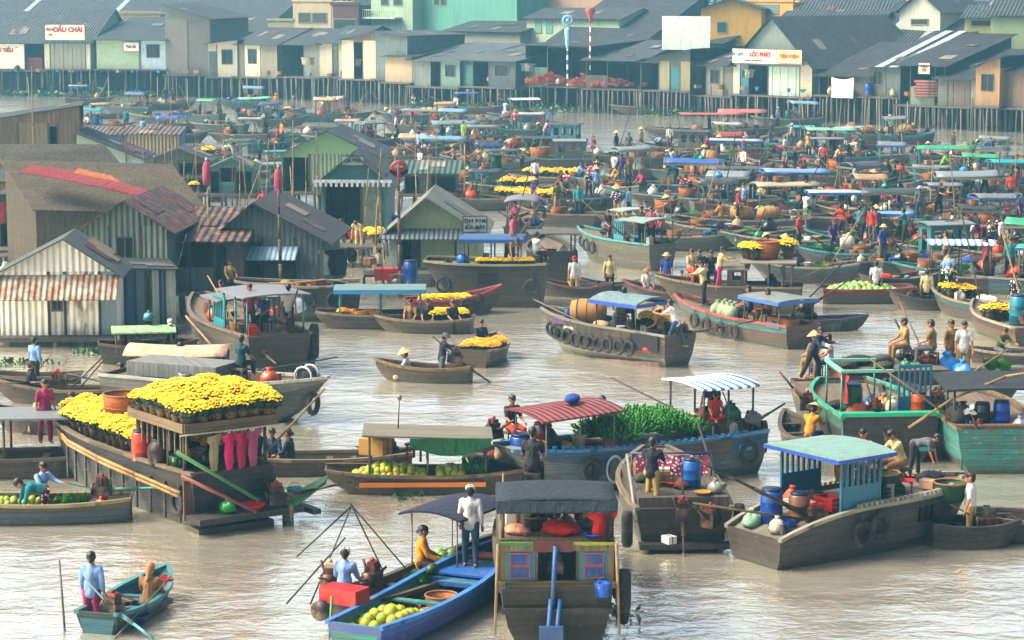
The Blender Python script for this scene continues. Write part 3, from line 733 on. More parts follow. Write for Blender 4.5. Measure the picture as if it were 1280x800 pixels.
def motor(bt, x, y, z, ang=25, ln=2.6, yaw=180, col='8E2A20', prop=True, block='2A2C2E', shaftc='1C1F22'):
    """long-tail engine: block, tank, flywheel, shaft, propeller"""
    a = radians(ang); h = radians(yaw); d = Vector((cos(h) * cos(a), sin(h) * cos(a), sin(a))); c = Vector((x, y, z))
    e = MB(); e.obox(c, .42, .3, .26, h); e.obox(c + Vector((0, 0, .19)), .3, .22, .13, h); e.lathe([(.15, -.03), (.15, .03)], 14, c + Vector((-cos(h) * .26, -sin(h) * .26, .02)), Matrix.Rotation(h, 4, 'Z') @ Matrix.Rotation(pi / 2, 4, 'Y'))
    e.bar(c + Vector((0, .12, .1)), c + Vector((0, .22, .36)), .03, .03, 6)
    en = e.build('engine', M('metal', block), bt.o)
    t = MB(); t.obox(c + Vector((.02, 0, .30)), .26, .16, .09, h); t.ball(c + Vector((0, 0, .37)), .05, 6, 4); t.build('fuel_tank', M('paint', col, wear=.2), en)
    s = MB(); p1 = c + d * ln; s.bar(c, c + d * ln * .5, .06, .045, 8); s.bar(c + d * ln * .5, p1, .035, .03, 6); s.bar(c - d * .1, c - d * .9 + Vector((0, 0, .2)), .02, .02, 5)
    s.build('drive_shaft', M('metal', shaftc), en)
    if prop:
        b = MB(); R_ = d.to_track_quat('X', 'Z').to_matrix()
        for k in range(3):
            q = Matrix.Rotation(2 * pi * k / 3, 3, 'X'); pts = [R_ @ (q @ Vector(v)) for v in ((0, .02, 0), (.03, .09, .05), (.02, .06, .17), (-.03, -.03, .18), (-.02, -.06, .06))]
            b.slab([p1 + v for v in pts], .008)
        b.lathe([(.03, -.05), (.02, .06)], 6, p1, d.to_track_quat('Z', 'X').to_matrix().to_4x4()); b.build('propeller', M('metal', 'A7A9A5', rust=0), en)
    return en
def cabin(bt, x0, x1, w, z0, h, col, roofc, nwin=3, ov=.2, rk='w', door=True, arch=.1, wc=None):
    b = MB(); T = .05; zt = z0 + h; a0, a1 = z0 + h * .42, z0 + h * .85
    ww = (x1 - x0) / (nwin + .4)
    for s in (1, -1):
        y0, y1 = sorted((s * w / 2, s * (w / 2 - T)))
        b.box(x0, x1, y0, y1, z0, a0); b.box(x0, x1, y0, y1, a1, zt)
        xe = x0
        for i in range(nwin):
            xs = x0 + ww * (i + .35); b.box(xe, xs, y0, y1, a0, a1); xe = xs + ww * .62
        b.box(xe, x1, y0, y1, a0, a1)
    for x in (x0, x1 - T):
        b.box(x, x + T, -w / 2 + T, -w * .2, z0, zt); b.box(x, x + T, w * .2, w / 2 - T, z0, zt); b.box(x, x + T, -w * .2, w * .2, zt - h * .15, zt)
    wl = b.build('cabin', M('plank', col, pw=.16) if not wc else M('paint', col), bt.o)
    for s in (1, -1):
        for i in range(nwin):
            xs = x0 + ww * (i + .35); f = MB(); y = s * (w / 2 + .012)
            f.box(xs - .03, xs + ww * .62 + .03, y - .012, y + .012, a0 - .05, a0 - .01); f.box(xs - .03, xs + ww * .62 + .03, y - .012, y + .012, a1 + .01, a1 + .05)
            f.box(xs + ww * .3, xs + ww * .33, y - .03, y - .005, a0, a1); f.build('window', M('paint', wc or '5E8A88'), wl)
    q = MB(); o = ov; n = 6; vs = []
    for k in (0, 1):
        for x in (x0 - o, x1 + o):
            for i in range(n + 1): a = -1 + 2 * i / n; vs.append((x, a * (w / 2 + o), zt + .05 + arch * (1 - a * a) - k * .05))
    m_ = 2 * (n + 1); fs = []
    for k in (0, 1): fs += [(k * m_ + i, k * m_ + i + 1, k * m_ + n + 2 + i, k * m_ + n + 1 + i) for i in range(n)]
    fs += [(i, i + 1, m_ + i + 1, m_ + i) for i in range(n)] + [(n + 1 + i, n + 2 + i, m_ + n + 2 + i, m_ + n + 1 + i) for i in range(n)]
    fs += [(0, n + 1, m_ + n + 1, m_), (n, 2 * n + 1, m_ + 2 * n + 1, m_ + n)]
    q.add(vs, fs); q.build('roof', {'w': lambda: M('wood', roofc, ax='y'), 'c': lambda: M('corr', dk(roofc), ax='x', rust=.3), 'k': lambda: M('cloth', roofc), 'p': lambda: M('paint', roofc)}[rk](), bt.o)

# ------------------------------------------------------------ small things to lay about
PR = {}
def proto(key):
    if key in PR: return PR[key]
    R = random.Random(len(key) * 31 + ord(key[0])); d = None
    def D(name, mb, mats, ch=()): return {'name': name, 'mesh': mb.mesh(name, mats), 'ch': list(ch)}
    if key == 'basket':
        b = MB(); b.lathe([(.23, 0), (.27, .1), (.30, .3), (.305, .34), (.285, .34), (.25, .1), (.2, .05)], 18); r = MB(); r.torus((0, 0, .34), .295, .022, 'z', 18, 5); d = D('basket', b, M('weave', 'C08A48', hsv=1), [D('rim', r, M('wood', 'A87B45'))])
    elif key == 'big_basket':
        b = MB(); b.lathe([(.40, 0), (.46, .15), (.50, .42), (.52, .62), (.49, .62), (.45, .3), (.38, .08)], 22); r = MB(); r.torus((0, 0, .62), .505, .03, 'z', 22, 5); r.torus((0, 0, .3), .49, .018, 'z', 22, 5); d = D('basket', b, M('weave', 'C9853B', hsv=1), [D('rim', r, M('wood', 'B07E3E'))])
    elif key == 'bundle':
        b = MB(); b.lathe([(.05, -.55), (.3, -.5), (.36, -.2), (.37, .2), (.3, .5), (.05, .55)], 16, (0, 0, .36), Matrix.Rotation(pi / 2, 4, 'Y')); r = MB()
        for x in (-.3, 0, .3): r.torus((x, 0, .36), .37, .015, 'x', 16, 4)
        d = D('basket_bundle', b, M('weave', 'C9A26A', hsv=1), [D('rope', r, M('flat', '8D7A50'))])
    elif key == 'barrel':
        b = MB(); b.lathe([(.25, 0), (.29, .03), (.29, .28), (.30, .3), (.29, .32), (.29, .56), (.30, .58), (.29, .6), (.28, .84), (.24, .88)], 18); r = MB(); r.lathe([(.245, .88), (.255, .885), (.255, .93), (.24, .94)], 18); d = D('barrel', b, M('plastic', '1E5FA8'), [D('lid', r, M('plastic', '1B3D66'))])
    elif key == 'jar':
        b = MB(); b.lathe([(.16, 0), (.24, .1), (.29, .3), (.27, .46), (.18, .56), (.17, .6), (.21, .64), (.19, .64), (.15, .58)], 18); d = D('water_jar', b, M('plastic', '4A2420', rough=.3))
    elif key == 'crate':
        b = MB()
        for z in (0, .1, .2):
            b.box(-.28, .28, -.2, -.18, z, z + .08); b.box(-.28, .28, .18, .2, z, z + .08); b.box(-.28, -.26, -.18, .18, z, z + .08); b.box(.26, .28, -.18, .18, z, z + .08)
        for x in (-.26, .23):
            for y in (-.18, .15): b.box(x, x + .03, y, y + .03, 0, .3)
        b.box(-.26, .26, -.18, .18, .0, .02); d = D('crate', b, M('wood', 'B79A6C', hsv=1))
    elif key == 'box':
        b = MB(); b.box(-.24, .24, -.18, .18, 0, .28); r = MB(); r.box(-.245, .245, -.03, .03, -.002, .284); d = D('box', b, M('flat', 'B98F5E', hsv=1), [D('tape', r, M('flat', 'A27E50'))])
    elif key == 'sack':
        b = MB(); b.lathe([(.1, 0), (.24, .04), (.27, .18), (.25, .36), (.14, .46), (.06, .5), (.1, .56), (.04, .57)], 12)
        b.v = [(x * (1 + .1 * sin(9 * z + 3 * x)), y * .8, z) for x, y, z in b.v]; d = D('sack', b, M('cloth', 'C3B79B', hsv=1))
    elif key == 'lying_sack':
        b = MB(); b.ball((0, 0, .13), .5, 14, 8, (.8, .42, .27)); b.v = [(x, y, max(0, z)) for x, y, z in b.v]; d = D('sack', b, M('cloth', 'B8A98A', hsv=1))
    elif key == 'bag':
        b = MB(); b.lathe([(.2, 0), (.34, .04), (.4, .16), (.38, .3), (.3, .42), (.2, .5), (.09, .54), (.06, .57), (.13, .64), (.05, .66)], 15)
        b.v = [(x * (1 + .13 * sin(13 * z + 2.2 * atan2(y, x) * 3) + .08 * sin(5 * atan2(y, x))), y * (.82 + .12 * sin(9 * z + 4 * atan2(y, x))), z * (1 + .08 * sin(3 * atan2(y, x)))) for x, y, z in b.v]; d = D('plastic_bag', b, M('plastic', '5AA8DC'))
    elif key == 'bucket':
        b = MB(); b.lathe([(.13, 0), (.17, .28), (.18, .3), (.165, .3), (.12, .03)], 16); r = MB(); r.torus((0, 0, .24), .17, .008, 'x', 14, 4); d = D('bucket', b, M('plastic', '2A8FD0'), [D('handle', r, M('metal', '9A9A98'))])
    elif key == 'basin':
        b = MB(); b.lathe([(.2, 0), (.3, .13), (.33, .14), (.3, .15), (.19, .02)], 18); d = D('basin', b, M('plastic', 'C23A3A'))
    elif key == 'stool':
        b = MB(); b.box(-.15, .15, -.15, .15, .24, .27); lg = []
        for x in (-.13, .1):
            for y in (-.13, .1): r = MB(); r.box(x, x + .03, y, y + .03, 0, .24); lg.append(D('leg', r, M('plastic', 'B01C25')))
        d = D('stool', b, M('plastic', 'C9222B'), lg)
    elif key == 'seat':
        b = MB(); b.box(-.16, .14, -.17, .17, .30, .345); lg = []
        for x in (-.15, .1):
            for y in (-.16, .13): r = MB(); r.box(x, x + .03, y, y + .03, 0, .30); lg.append(D('leg', r, M('wood', '5E4E3A')))
        d = D('seat', b, M('plastic', 'C9222B'), lg)
    elif key == 'jerrycan':
        b = MB(); b.box(-.14, .14, -.09, .09, 0, .36); b.box(-.12, .06, -.03, .03, .36, .42); r = MB(); r.lathe([(.03, .36), (.03, .43)], 8, (.1, 0, 0)); d = D('jerrycan', b, M('plastic', 'D8D2C0'), [D('cap', r, M('plastic', 'B02020'))])
    elif key == 'pomelo':
        b = MB(); b.ball((0, 0, .1), .105, 12, 8, (1, 1, 1.05)); b.bar((0, 0, .2), (.01, 0, .225), .01, .008, 5); d = D('pomelo', b, M('fruit', 'C8B82A', c2='6E9A20', hsv=1))
    elif key == 'cabbage':
        b = MB(); b.ball((0, 0, .11), .12, 12, 8, (1, 1, .85))
        for i in range(7): a = i * .9; b.ball((.075 * cos(a), .075 * sin(a), .09), .075, 7, 5, (1, 1, .9))
        d = D('cabbage', b, M('fruit', 'A9C070', c2='5E8A40', hsv=1))
    elif key == 'pumpkin':
        b = MB()
        n = 16; prof = [(.02, .0), (.12, .0), (.19, .06), (.2, .11), (.16, .18), (.05, .2), (.02, .19)]
        vs = []
        for r_, z in prof:
            for i in range(n): a = 2 * pi * i / n; q = r_ * (1 + .1 * cos(8 * a)); vs.append((q * cos(a), q * sin(a), z))
        b.add(vs, [(j * n + i, j * n + (i + 1) % n, (j + 1) * n + (i + 1) % n, (j + 1) * n + i) for j in range(6) for i in range(n)], True); b.bar((0, 0, .18), (.02, 0, .25), .02, .015, 5); d = D('pumpkin', b, M('fruit', 'C77A2E', c2='8A7A3A'))
    elif key == 'melon':
        b = MB(); b.ball((0, 0, .13), .14, 12, 8, (1.25, 1, .93)); d = D('watermelon', b, M('fruit', '2F5A2A', c2='17351C'))
    elif key in ('flower', 'flower_o', 'flower_far'):
        far = key == 'flower_far'; n = 150 if not far else 34
        p = MB(); p.lathe([(.11, 0), (.15, .2), (.155, .22), (.13, .22), (.1, .1)], 12); lf = MB(); fl = MB()
        for i in range(150 if not far else 40):
            a = R.uniform(0, 2 * pi); q = sqrt(R.random()) * .24; z = R.uniform(.2, .46 - q * .4); s = .05 if not far else .09
            v = Vector((q * cos(a), q * sin(a), z)); e = Vector((R.uniform(-1, 1), R.uniform(-1, 1), R.uniform(-.5, .8))).normalized(); f = e.orthogonal().normalized()
            lf.add([v, v + e * s + f * s * .45, v + e * s * 1.7, v + e * s - f * s * .45], [(0, 1, 2, 3)])
        lf.ball((0, 0, .3), .15, 8, 6, (1.2, 1.2, .8))
        for i in range(n):
            q = sqrt((i + .5) / n) * .27; a = i * 2.399; z = .5 - q * q * 1.7 + R.uniform(-.03, .03); r_ = R.uniform(.022, .034) * (1 if not far else 1.9)
            fl.lathe([(r_ * .35, -.012), (r_, 0), (r_ * .8, .014), (r_ * .25, .02)], 7, (q * cos(a), q * sin(a), z))
        c = {'flower': 'FFEC00', 'flower_far': 'FFE000', 'flower_o': 'FFB818'}[key]
        d = D('potted_chrysanthemum', p, M('weave', '8A6B45', hsv=1), [D('leaves', lf, M('leaf', '2C5A1E')), D('blooms', fl, M('fruit', c, c2={'F': 'F0B000'}.get(c[0]), hsv=1))])
    elif key == 'bananas':
        b = MB()
        for k in range(16):
            a = k * .785 + (k // 8) * .4; z = .06 + .12 * (k // 8); o_ = .05; pts = []
            for i in range(4):
                t = i / 3; pts.append((cos(a) * (o_ + .13 * sin(t * 1.7)), sin(a) * (o_ + .13 * sin(t * 1.7)), z + t * .16))
            b.tube(pts, [.012, .026, .024, .01], 6)
        b.bar((0, 0, 0), (0, 0, .34), .025, .018, 6); d = D('banana_bunch', b, M('leaf', '4E9A24', sc=9))
    elif key == 'veg':
        b = MB()
        for i in range(70):
            a = R.uniform(0, 2 * pi); q = R.uniform(.0, .2); v = Vector((q * cos(a), q * sin(a), R.uniform(.02, .14))); e = Vector((cos(a) * .5 + R.uniform(-.4, .4), sin(a) * .5 + R.uniform(-.4, .4), 1)).normalized(); f = e.orthogonal().normalized(); s = R.uniform(.06, .12)
            b.add([v, v + e * s + f * s * .5, v + e * s * 2, v + e * s - f * s * .5], [(0, 1, 2, 3)])
        b.ball((0, 0, .08), .17, 8, 5, (1, 1, .5)); d = D('greens', b, M('leaf', '5E9A34'))
    elif key == 'garment':
        b = MB(); b.cur = 0; vs = []; n = 8; mm = 5
        for k in (0, 1):
            for j in range(n + 1):
                z = -j / n * .75; wd_ = .2 + (.16 if j <= 1 else 0) - .02 * sin(j)
                for i in range(mm + 1): a = -1 + 2 * i / mm; vs.append((a * wd_, .035 * sin(i * 2.2 + j * .4) + k * .02, z))
        m_ = (n + 1) * (mm + 1)
        b.add(vs, [(k * m_ + j * (mm + 1) + i, k * m_ + j * (mm + 1) + i + 1, k * m_ + (j + 1) * (mm + 1) + i + 1, k * m_ + (j + 1) * (mm + 1) + i) for k in (0, 1) for j in range(n) for i in range(mm)], True)
        h = MB(); h.tube([(-.2, .01, 0), (0, .01, .08), (.2, .01, 0)], .008, 4); h.tube([(0, .01, .08), (0, .01, .14)], .008, 4); d = D('garment', b, M('cloth', 'D0D0D0'), [D('hanger', h, M('flat', '6A6A60'))])
    elif key == 'cloth_heap':
        b = MB(); R2 = random.Random(9); b.ball((0, 0, .1), .4, 14, 8, (1, .7, .45)); b.v = [(x + R2.uniform(-.05, .05), y + R2.uniform(-.05, .05), max(0, z + R2.uniform(-.04, .05))) for x, y, z in b.v]; d = D('cloth_heap', b, M('cloth', 'CC2A1A'))
    elif key == 'dish':
        b = MB(); b.lathe([(.06, 0), (.14, .02), (.19, .05), (.185, .055), (.1, .025)], 14); d = D('dish', b, M('plastic', 'D5D8D6'))
    elif key == 'pot':
        b = MB(); b.lathe([(.1, 0), (.16, .03), (.17, .16), (.15, .17), (.14, .05)], 14); r = MB(); r.lathe([(.155, .17), (.1, .2), (.02, .215), (.02, .24)], 12); d = D('cooking_pot', b, M('metal', '8C8E90', rust=0), [D('lid', r, M('metal', 'A5A7A8', rust=0))])
    PR[key] = d; return d
PCAT = {'basket': 'basket', 'big_basket': 'basket', 'bundle': 'basket bundle', 'barrel': 'barrel', 'jar': 'jar', 'crate': 'crate', 'box': 'box', 'sack': 'sack', 'lying_sack': 'sack', 'bag': 'bag', 'bucket': 'bucket', 'basin': 'basin', 'stool': 'stool',
        'jerrycan': 'jerrycan', 'pomelo': 'fruit', 'cabbage': 'vegetable', 'pumpkin': 'fruit', 'melon': 'fruit', 'flower': 'potted flower', 'flower_o': 'potted flower', 'flower_far': 'potted flower', 'bananas': 'bananas', 'veg': 'vegetable', 'garment': 'garment', 'cloth_heap': 'cloth', 'dish': 'dish', 'pot': 'pot'}
PGRP = {'basket': 'baskets', 'crate': 'crates', 'sack': 'sacks', 'lying_sack': 'sacks', 'bundle': 'bundles of baskets', 'big_basket': 'large baskets', 'barrel': 'plastic barrels', 'garment': 'clothes hung to dry'}
MAINPART = {'bundle': 'basket_bundle', 'jar': 'water_jar', 'lying_sack': 'sack', 'big_basket': 'basket', 'bag': 'plastic_bag', 'pot': 'cooking_pot'}
def put(key, label, loc, rz=None, scale=1, col=None, group=None, rot=None):
    R = rnd; m_ = None
    if col:
        kd = {'barrel': 'plastic', 'bucket': 'plastic', 'basin': 'plastic', 'stool': 'plastic', 'jerrycan': 'plastic', 'bag': 'plastic', 'garment': 'cloth', 'cloth_heap': 'cloth', 'sack': 'cloth', 'lying_sack': 'cloth', 'jar': 'plastic', 'crate': 'plastic', 'box': 'flat', 'basket': 'weave', 'big_basket': 'weave', 'pot': 'plastic'}.get(key, 'cloth')
        m_ = {MAINPART.get(key, key): M(kd, CN.get(col, col))}
    return place(proto(key), label, PCAT[key], loc, rot if rot else (R.uniform(0, 6.28) if rz is None else rz), group or PGRP.get(key, PCAT[key] + 's on the boats'), scale, m_)
def on(bt, key, x, y, label, dz=0, z=None, **k):
    zz = bt.fl(x) + dz if z is None else z
    if 'rz' in k and k['rz'] is not None: k['rz'] += bt.rz
    return put(key, label, bt.to(x, y, zz), **k)
def man(bt, x, y, face, pose, shirt, trous, label, head='hair', z=None, dz=0, **k):
    zz = bt.fl(x) + dz if z is None else z
    return person(bt.to(x, y, zz), radians(face) if k.pop('world', True) else bt.rz + radians(face), pose, shirt, trous, head, label, **k)
def pole(label, px, py, px2, py2, name='bamboo_pole', r=.045, col='A98F5E', z0=0, top=None, cat='pole', group='bamboo mooring poles'):
    A = P(px, py, z0); o = thing(name, label, cat, (A.x, A.y, z0), 0, group)
    ang = (px2 - px) / S(py) ; h = ZAT(A, py2) - z0
    b = k = MB(); n = 5; b.tube([(ang * i / n, .03 * sin(i), -.8 * (i == 0) + h * i / n) for i in range(n + 1)], [r * (1 - .1 * i) for i in range(n + 1)], 7)
    for i in range(1, int(h / .45)): f = i * .45 / h; k.lathe([(r * (1.1 - .5 * f), -.01), (r * (1.1 - .5 * f), .012)], 7, (ang * f, .03 * sin(5 * f), h * f))
    b.build('shaft', M('wood', col, ax='z', pw=.4), o)
    if top:
        t = MB(); c, rr, hh = top; t.lathe([(.03, 0), (rr * .8, hh * .12), (rr, hh * .45), (rr * .8, hh * .85), (.03, hh)], 12, (ang, 0, h - .1)); t.build('finial', M('cloth', c), o)
    return o
# ------------------------------------------------------------ the far bank
G = 'blue grey'
far_house('red and white fronted shop at the far bank\'s left end', -34, 57, 52, 14, 'gw', 3.2, '5B6E78', 'b:7E4A40', [(.36, 'w', 'w:D9D2C2'), (.74, 'w', 'w:D9D2C2'), (.97, 'h', 'b:8A4B42')], ybase=87, ridge=.55)
far_house('white shutter fronted shop under the small red lettered sign', 57, 114, 52, 13, 'gw', 3.4, '56666F', 'q:CFCDB8', [(.12, 'w', 'q:DCD8C6'), (.9, 's', 'w:A9AB9B'), (1, 'w', 'q:DCD8C6')], ybase=86, ridge=.6, stilts=6)
far_house('pale green fronted shed with white side panel on the far bank', 122, 208, 49, 11, 'sh', 2.2, '5F707A', 'w:A7B7A0', [(.62, 'w', 'w:AFC3A6'), (.64, 'w', 'w:D4D8D0'), (1, 'n', 'w:B9CBD4')], ybase=86, stilts=6)
far_house('tall bare concrete house with sloping slate roof on the far bank', 208, 264, 24, 15, 'sr', 1.6, '51626E', 'q:8F8C85', [(.5, 'w', 'q:98948C'), (1, 'w', 'q:8A8780')], ybase=93, stilts=5)
far_house('small cream hut with one dark window beside the concrete house', 264, 300, 55, 8, 'sl', .5, '5E6F76', 'q:C9C4B0', [(.3, 'd', 'w:5B6A6A'), (1, 'n', 'q:CFCBB8')], ybase=96, stilts=5, out=.8)
far_house('narrow plank house with white upper board on the far bank', 300, 351, 54, 10, 'gw', 1.6, '55656E', 'p:77786E', [(.2, 'w', 'p:8A8878'), (.6, 'n', 'w:C9C6B4'), (1, 'w', 'p:9A9886')], ybase=95, stilts=7, out=.5)
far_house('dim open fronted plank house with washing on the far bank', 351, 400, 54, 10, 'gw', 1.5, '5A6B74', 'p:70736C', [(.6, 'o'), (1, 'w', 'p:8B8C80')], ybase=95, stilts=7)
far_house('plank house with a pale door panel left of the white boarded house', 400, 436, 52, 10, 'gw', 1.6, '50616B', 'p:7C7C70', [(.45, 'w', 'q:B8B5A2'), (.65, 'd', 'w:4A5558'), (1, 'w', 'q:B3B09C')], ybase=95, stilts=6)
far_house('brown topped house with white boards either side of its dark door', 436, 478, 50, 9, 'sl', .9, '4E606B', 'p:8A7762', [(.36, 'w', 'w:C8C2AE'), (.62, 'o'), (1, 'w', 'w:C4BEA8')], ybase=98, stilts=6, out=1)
far_house('grey corrugated shed wall in front of the mint green building', 478, 518, 44, 9, 'sr', .4, '4A5C66', 'c:7F8C8C', [(1, 'w', 'c:7E8A88')], ybase=98, stilts=6, out=1)
far_house('low beige stucco hut below the mint green building', 497, 530, 70, 7, 'sh', .9, '5B6C72', 'q:B5A993', [(1, 'w', 'q:B8AB92')], ybase=102, stilts=4, out=1.8, group='low stilt huts')
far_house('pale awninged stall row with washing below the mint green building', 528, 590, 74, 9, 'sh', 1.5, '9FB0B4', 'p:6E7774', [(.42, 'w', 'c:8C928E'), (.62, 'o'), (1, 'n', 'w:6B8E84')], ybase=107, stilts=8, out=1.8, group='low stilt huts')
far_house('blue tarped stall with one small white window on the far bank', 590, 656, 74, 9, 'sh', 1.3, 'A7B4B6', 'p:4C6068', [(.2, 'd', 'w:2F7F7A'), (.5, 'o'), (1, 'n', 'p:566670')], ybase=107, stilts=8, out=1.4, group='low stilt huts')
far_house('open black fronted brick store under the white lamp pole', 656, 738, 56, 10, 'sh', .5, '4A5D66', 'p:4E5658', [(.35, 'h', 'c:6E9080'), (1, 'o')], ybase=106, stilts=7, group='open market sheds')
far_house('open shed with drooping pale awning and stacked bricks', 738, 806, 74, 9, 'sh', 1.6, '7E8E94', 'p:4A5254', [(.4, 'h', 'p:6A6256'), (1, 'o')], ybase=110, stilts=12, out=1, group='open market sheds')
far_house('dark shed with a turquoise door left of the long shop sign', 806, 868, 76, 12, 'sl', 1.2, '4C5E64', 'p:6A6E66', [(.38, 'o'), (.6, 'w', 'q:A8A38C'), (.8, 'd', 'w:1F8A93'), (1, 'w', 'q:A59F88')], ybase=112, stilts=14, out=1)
far_house('tumbledown grey shack with one pale window before the yellow building', 868, 916, 80, 12, 'sh', 2.2, '5A6A6E', 'p:6C706A', [(.3, 'o'), (.75, 'n', 'p:8C8C7C'), (1, 'w', 'p:7A7C70')], ybase=118, stilts=12)
far_house('shop with turquoise doorway and pale shutters under the long sign', 916, 1014, 78, 16, 'gd', 4.2, '5C7078', 'q:8E9A94', [(.09, 'w', 'w:B7BFB0'), (.2, 'd', 'w:0E7F90'), (.45, 'o'), (.85, 's', 'w:B4C6BC'), (1, 'w', 'w:B7B5A4')], ybase=117, stilts=9, stripes=2)
far_house('open awninged shack with a hanging white sheet on the far bank', 1022, 1085, 93, 11, 'sh', 2.6, '4A555F', 'p:5C6560', [(.2, 'o'), (.6, 'h', 'p:6A6456'), (1, 'w', 'p:8A8470')], ybase=118, stilts=10)
far_house('slate roofed grey plank house between the sheet shack and log store', 1085, 1128, 82, 12, 'sh', 2.8, '46555F', 'p:6A7674', [(.5, 'n', 'p:77756A'), (1, 'w', 'p:72807C')], ybase=120, stilts=7, stripes=2)
far_house('dark purple roofed log store with stacked red timber inside', 1130, 1186, 80, 12, 'sh', 2.4, '443F4C', 'p:4C5452', [(.25, 'o'), (.8, 'h', 'q:94A090'), (1, 'o')], ybase=130, stilts=10, out=1)
far_house('grey plank house with brown door boards near the right edge', 1182, 1236, 97, 10, 'sh', 2.2, '4A5B62', 'p:66706C', [(.22, 'w', 'p:7A8078'), (.75, 's', 'p:7E7260'), (1, 'w', 'p:8B9088')], ybase=132, stilts=8, out=1.5)
far_house('tall tan plank house with an air fan at the right edge', 1232, 1262, 84, 10, 'sl', 1.0, '5B6664', 'p:A78A5E', [(1, 'n', 'p:B09060')], ybase=132, stilts=6, out=2)
far_house('shadowed brown plank house at the picture\'s right end', 1262, 1330, 88, 10, 'sh', 1.6, '4E5C60', 'p:7A6650', [(.4, 'w', 'p:86705A'), (1, 'o')], ybase=134, stilts=8, out=1)

# a second row of roofs and buildings behind
def block(label, px0, px1, ytop, row, depth=10, col='q:9FC4B6', roofc=None, rkind='gw', rise=1.2, wins=(), rz=None, name='building', z0=2.4, ridge=None, back=0, stripes=0, cat='building'):
    Dy = lambda px: bank(min(1300, max(-200, px))).y + max(13, 16 + (100 - row) * 1.1)
    A, B = [Vector(((px - 640) / FPX * Dy(px) / cos(TILT), Dy(px), z0)) for px in (px0, px1)]; d = (B - A)
    if rz is not None:
        d = Vector((cos(radians(rz)), sin(radians(rz)), 0)) * (d.length / max(.2, cos(radians(rz)))); 
    W_ = d.length; ang = atan2(d.y, d.x); z1 = ZAT(A, ytop)
    h = thing(name, label, cat, (A.x, A.y, 0), ang, 'buildings behind the stilt houses'); wm = wmat(col)
    b = MB(); b.box(0, W_, 0, depth, z0 - 1, z1)
    if roofc and rkind == 'gd':
        c = W_ / 2 if ridge is None else ridge * W_
        b.wallpoly([(0, z1), (W_, z1), (c, z1 + rise - .06)], .1)
    if roofc and rkind in ('gw', 'sh'):
        c = (depth / 2 if ridge is None else ridge * depth) if rkind == 'gw' else depth
        for x in (0, W_ - .08): b.add([(x, 0, z1), (x, depth, z1), (x, c, z1 + rise - .06), (x + .08, 0, z1), (x + .08, depth, z1), (x + .08, c, z1 + rise - .06)], [(0, 1, 2), (3, 5, 4), (0, 2, 5, 3), (1, 4, 5, 2)])
    b.build('wall', wm, h)
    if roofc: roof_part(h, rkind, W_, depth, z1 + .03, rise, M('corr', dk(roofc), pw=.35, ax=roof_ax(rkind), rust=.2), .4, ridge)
    else:
        p = MB(); p.box(-.1, W_ + .1, -.1, .15, z1, z1 + .3); p.build('parapet', wm, h)
    for k in range(stripes):
        x0 = W_ * (k + .5) / (stripes + .3); c = (depth / 2 if ridge is None else ridge * depth) if rkind == 'gw' else depth
        q = MB(); q.slab([(x0, -.4, z1 + .08 - rise * .4 / c), (x0 + .7, -.4, z1 + .08 - rise * .4 / c), (x0 + .7, c, z1 + rise + .08), (x0, c, z1 + rise + .08)], .02); q.build('skylight_sheet', M('corr', 'AEBBBF', pw=.35, rust=.05), h)
    for (f0, f1, y0, y1, c) in wins:
        a0, a1 = ZAT(A, y1), ZAT(A, y0); x0, x1 = f0 * W_, f1 * W_
        f = MB(); f.box(x0 - .07, x1 + .07, -.06, -.003, a1, a1 + .08); f.box(x0 - .07, x1 + .07, -.06, -.003, a0 - .08, a0); f.box(x0 - .07, x0, -.06, -.003, a0, a1); f.box(x1, x1 + .07, -.06, -.003, a0, a1)
        w = f.build('window', M('paint', 'A8AEA4'), h); g = MB(); g.box(x0, x1, -.03, -.004, a0, a1); g.build('pane', M('plastic', c), w)
    return h
block('huge slate blue market hall roof filling the upper left', -60, 205, 52, 96, 26, 'p:5A646A', '5D7079', 'gw', 6.5, ridge=.9, stripes=2, name='market_hall')
block('second slate roofed hall behind the tall concrete house', 190, 330, 38, 93, 16, 'q:8F9690', '627680', 'gw', 3.6, ridge=.8, name='market_hall')
block('pale cream wall band under the great slate hall roof', 150, 208, 17, 90, 4, 'q:CDBE98', None, name='wall_block')
block('small cream block with a wide shuttered opening', 371, 420, 2, 92, 7, 'q:C9BE9E', None, wins=((.15, .45, 16, 28, '6C6A62'), (.5, .85, 16, 28, '6C6A62')))
block('low cream annex left of the shuttered cream block', 340, 372, 26, 92, 6, 'q:A9A48A', None)
block('red brown terrace house with washing tubs on its balcony', 418, 452, 6, 92, 7, 'b:7A5246', None, wins=((.1, .9, 24, 40, '4A5650'),))
block('tall grey blue slab behind the washing balcony', 446, 470, -20, 88, 7, 'q:5F747A', None)
bb = block('white balcony house left of the mint green building', 467, 518, -24, 90, 8, 'q:B9CDB6', None, wins=((.25, .42, -12, 6, '586468'), (.55, .75, -12, 6, '586468')))
bal = MB(); A_ = Vector((0, bank(467).y + 27, 0)); zb = ZAT(A_, 21); bal.box(-.3, 4.4, -1.3, 0, zb - .2, zb); bal.box(-.3, 4.4, -1.3, -1.2, zb + .75, zb + .85)
for i in range(16): bal.box(-.25 + i * .3, -.2 + i * .3, -1.28, -1.22, zb, zb + .75)
bal.build('balcony', M('paint', 'C9D4C6'), bb)
block('large plain mint green building rising off the picture\'s top', 512, 646, -30, 88, 12, 'q:86BBAA', None, wins=((.25, .3, -5, 6, '4E6664'), (.31, .36, -5, 6, '4E6664')))
block('grey roofed lean-to against the mint green building', 558, 650, 38, 94, 6, 'q:A9A899', '5F7076', 'sh', 1.2, wins=((.04, .36, 53, 64, '8C8E84'),))
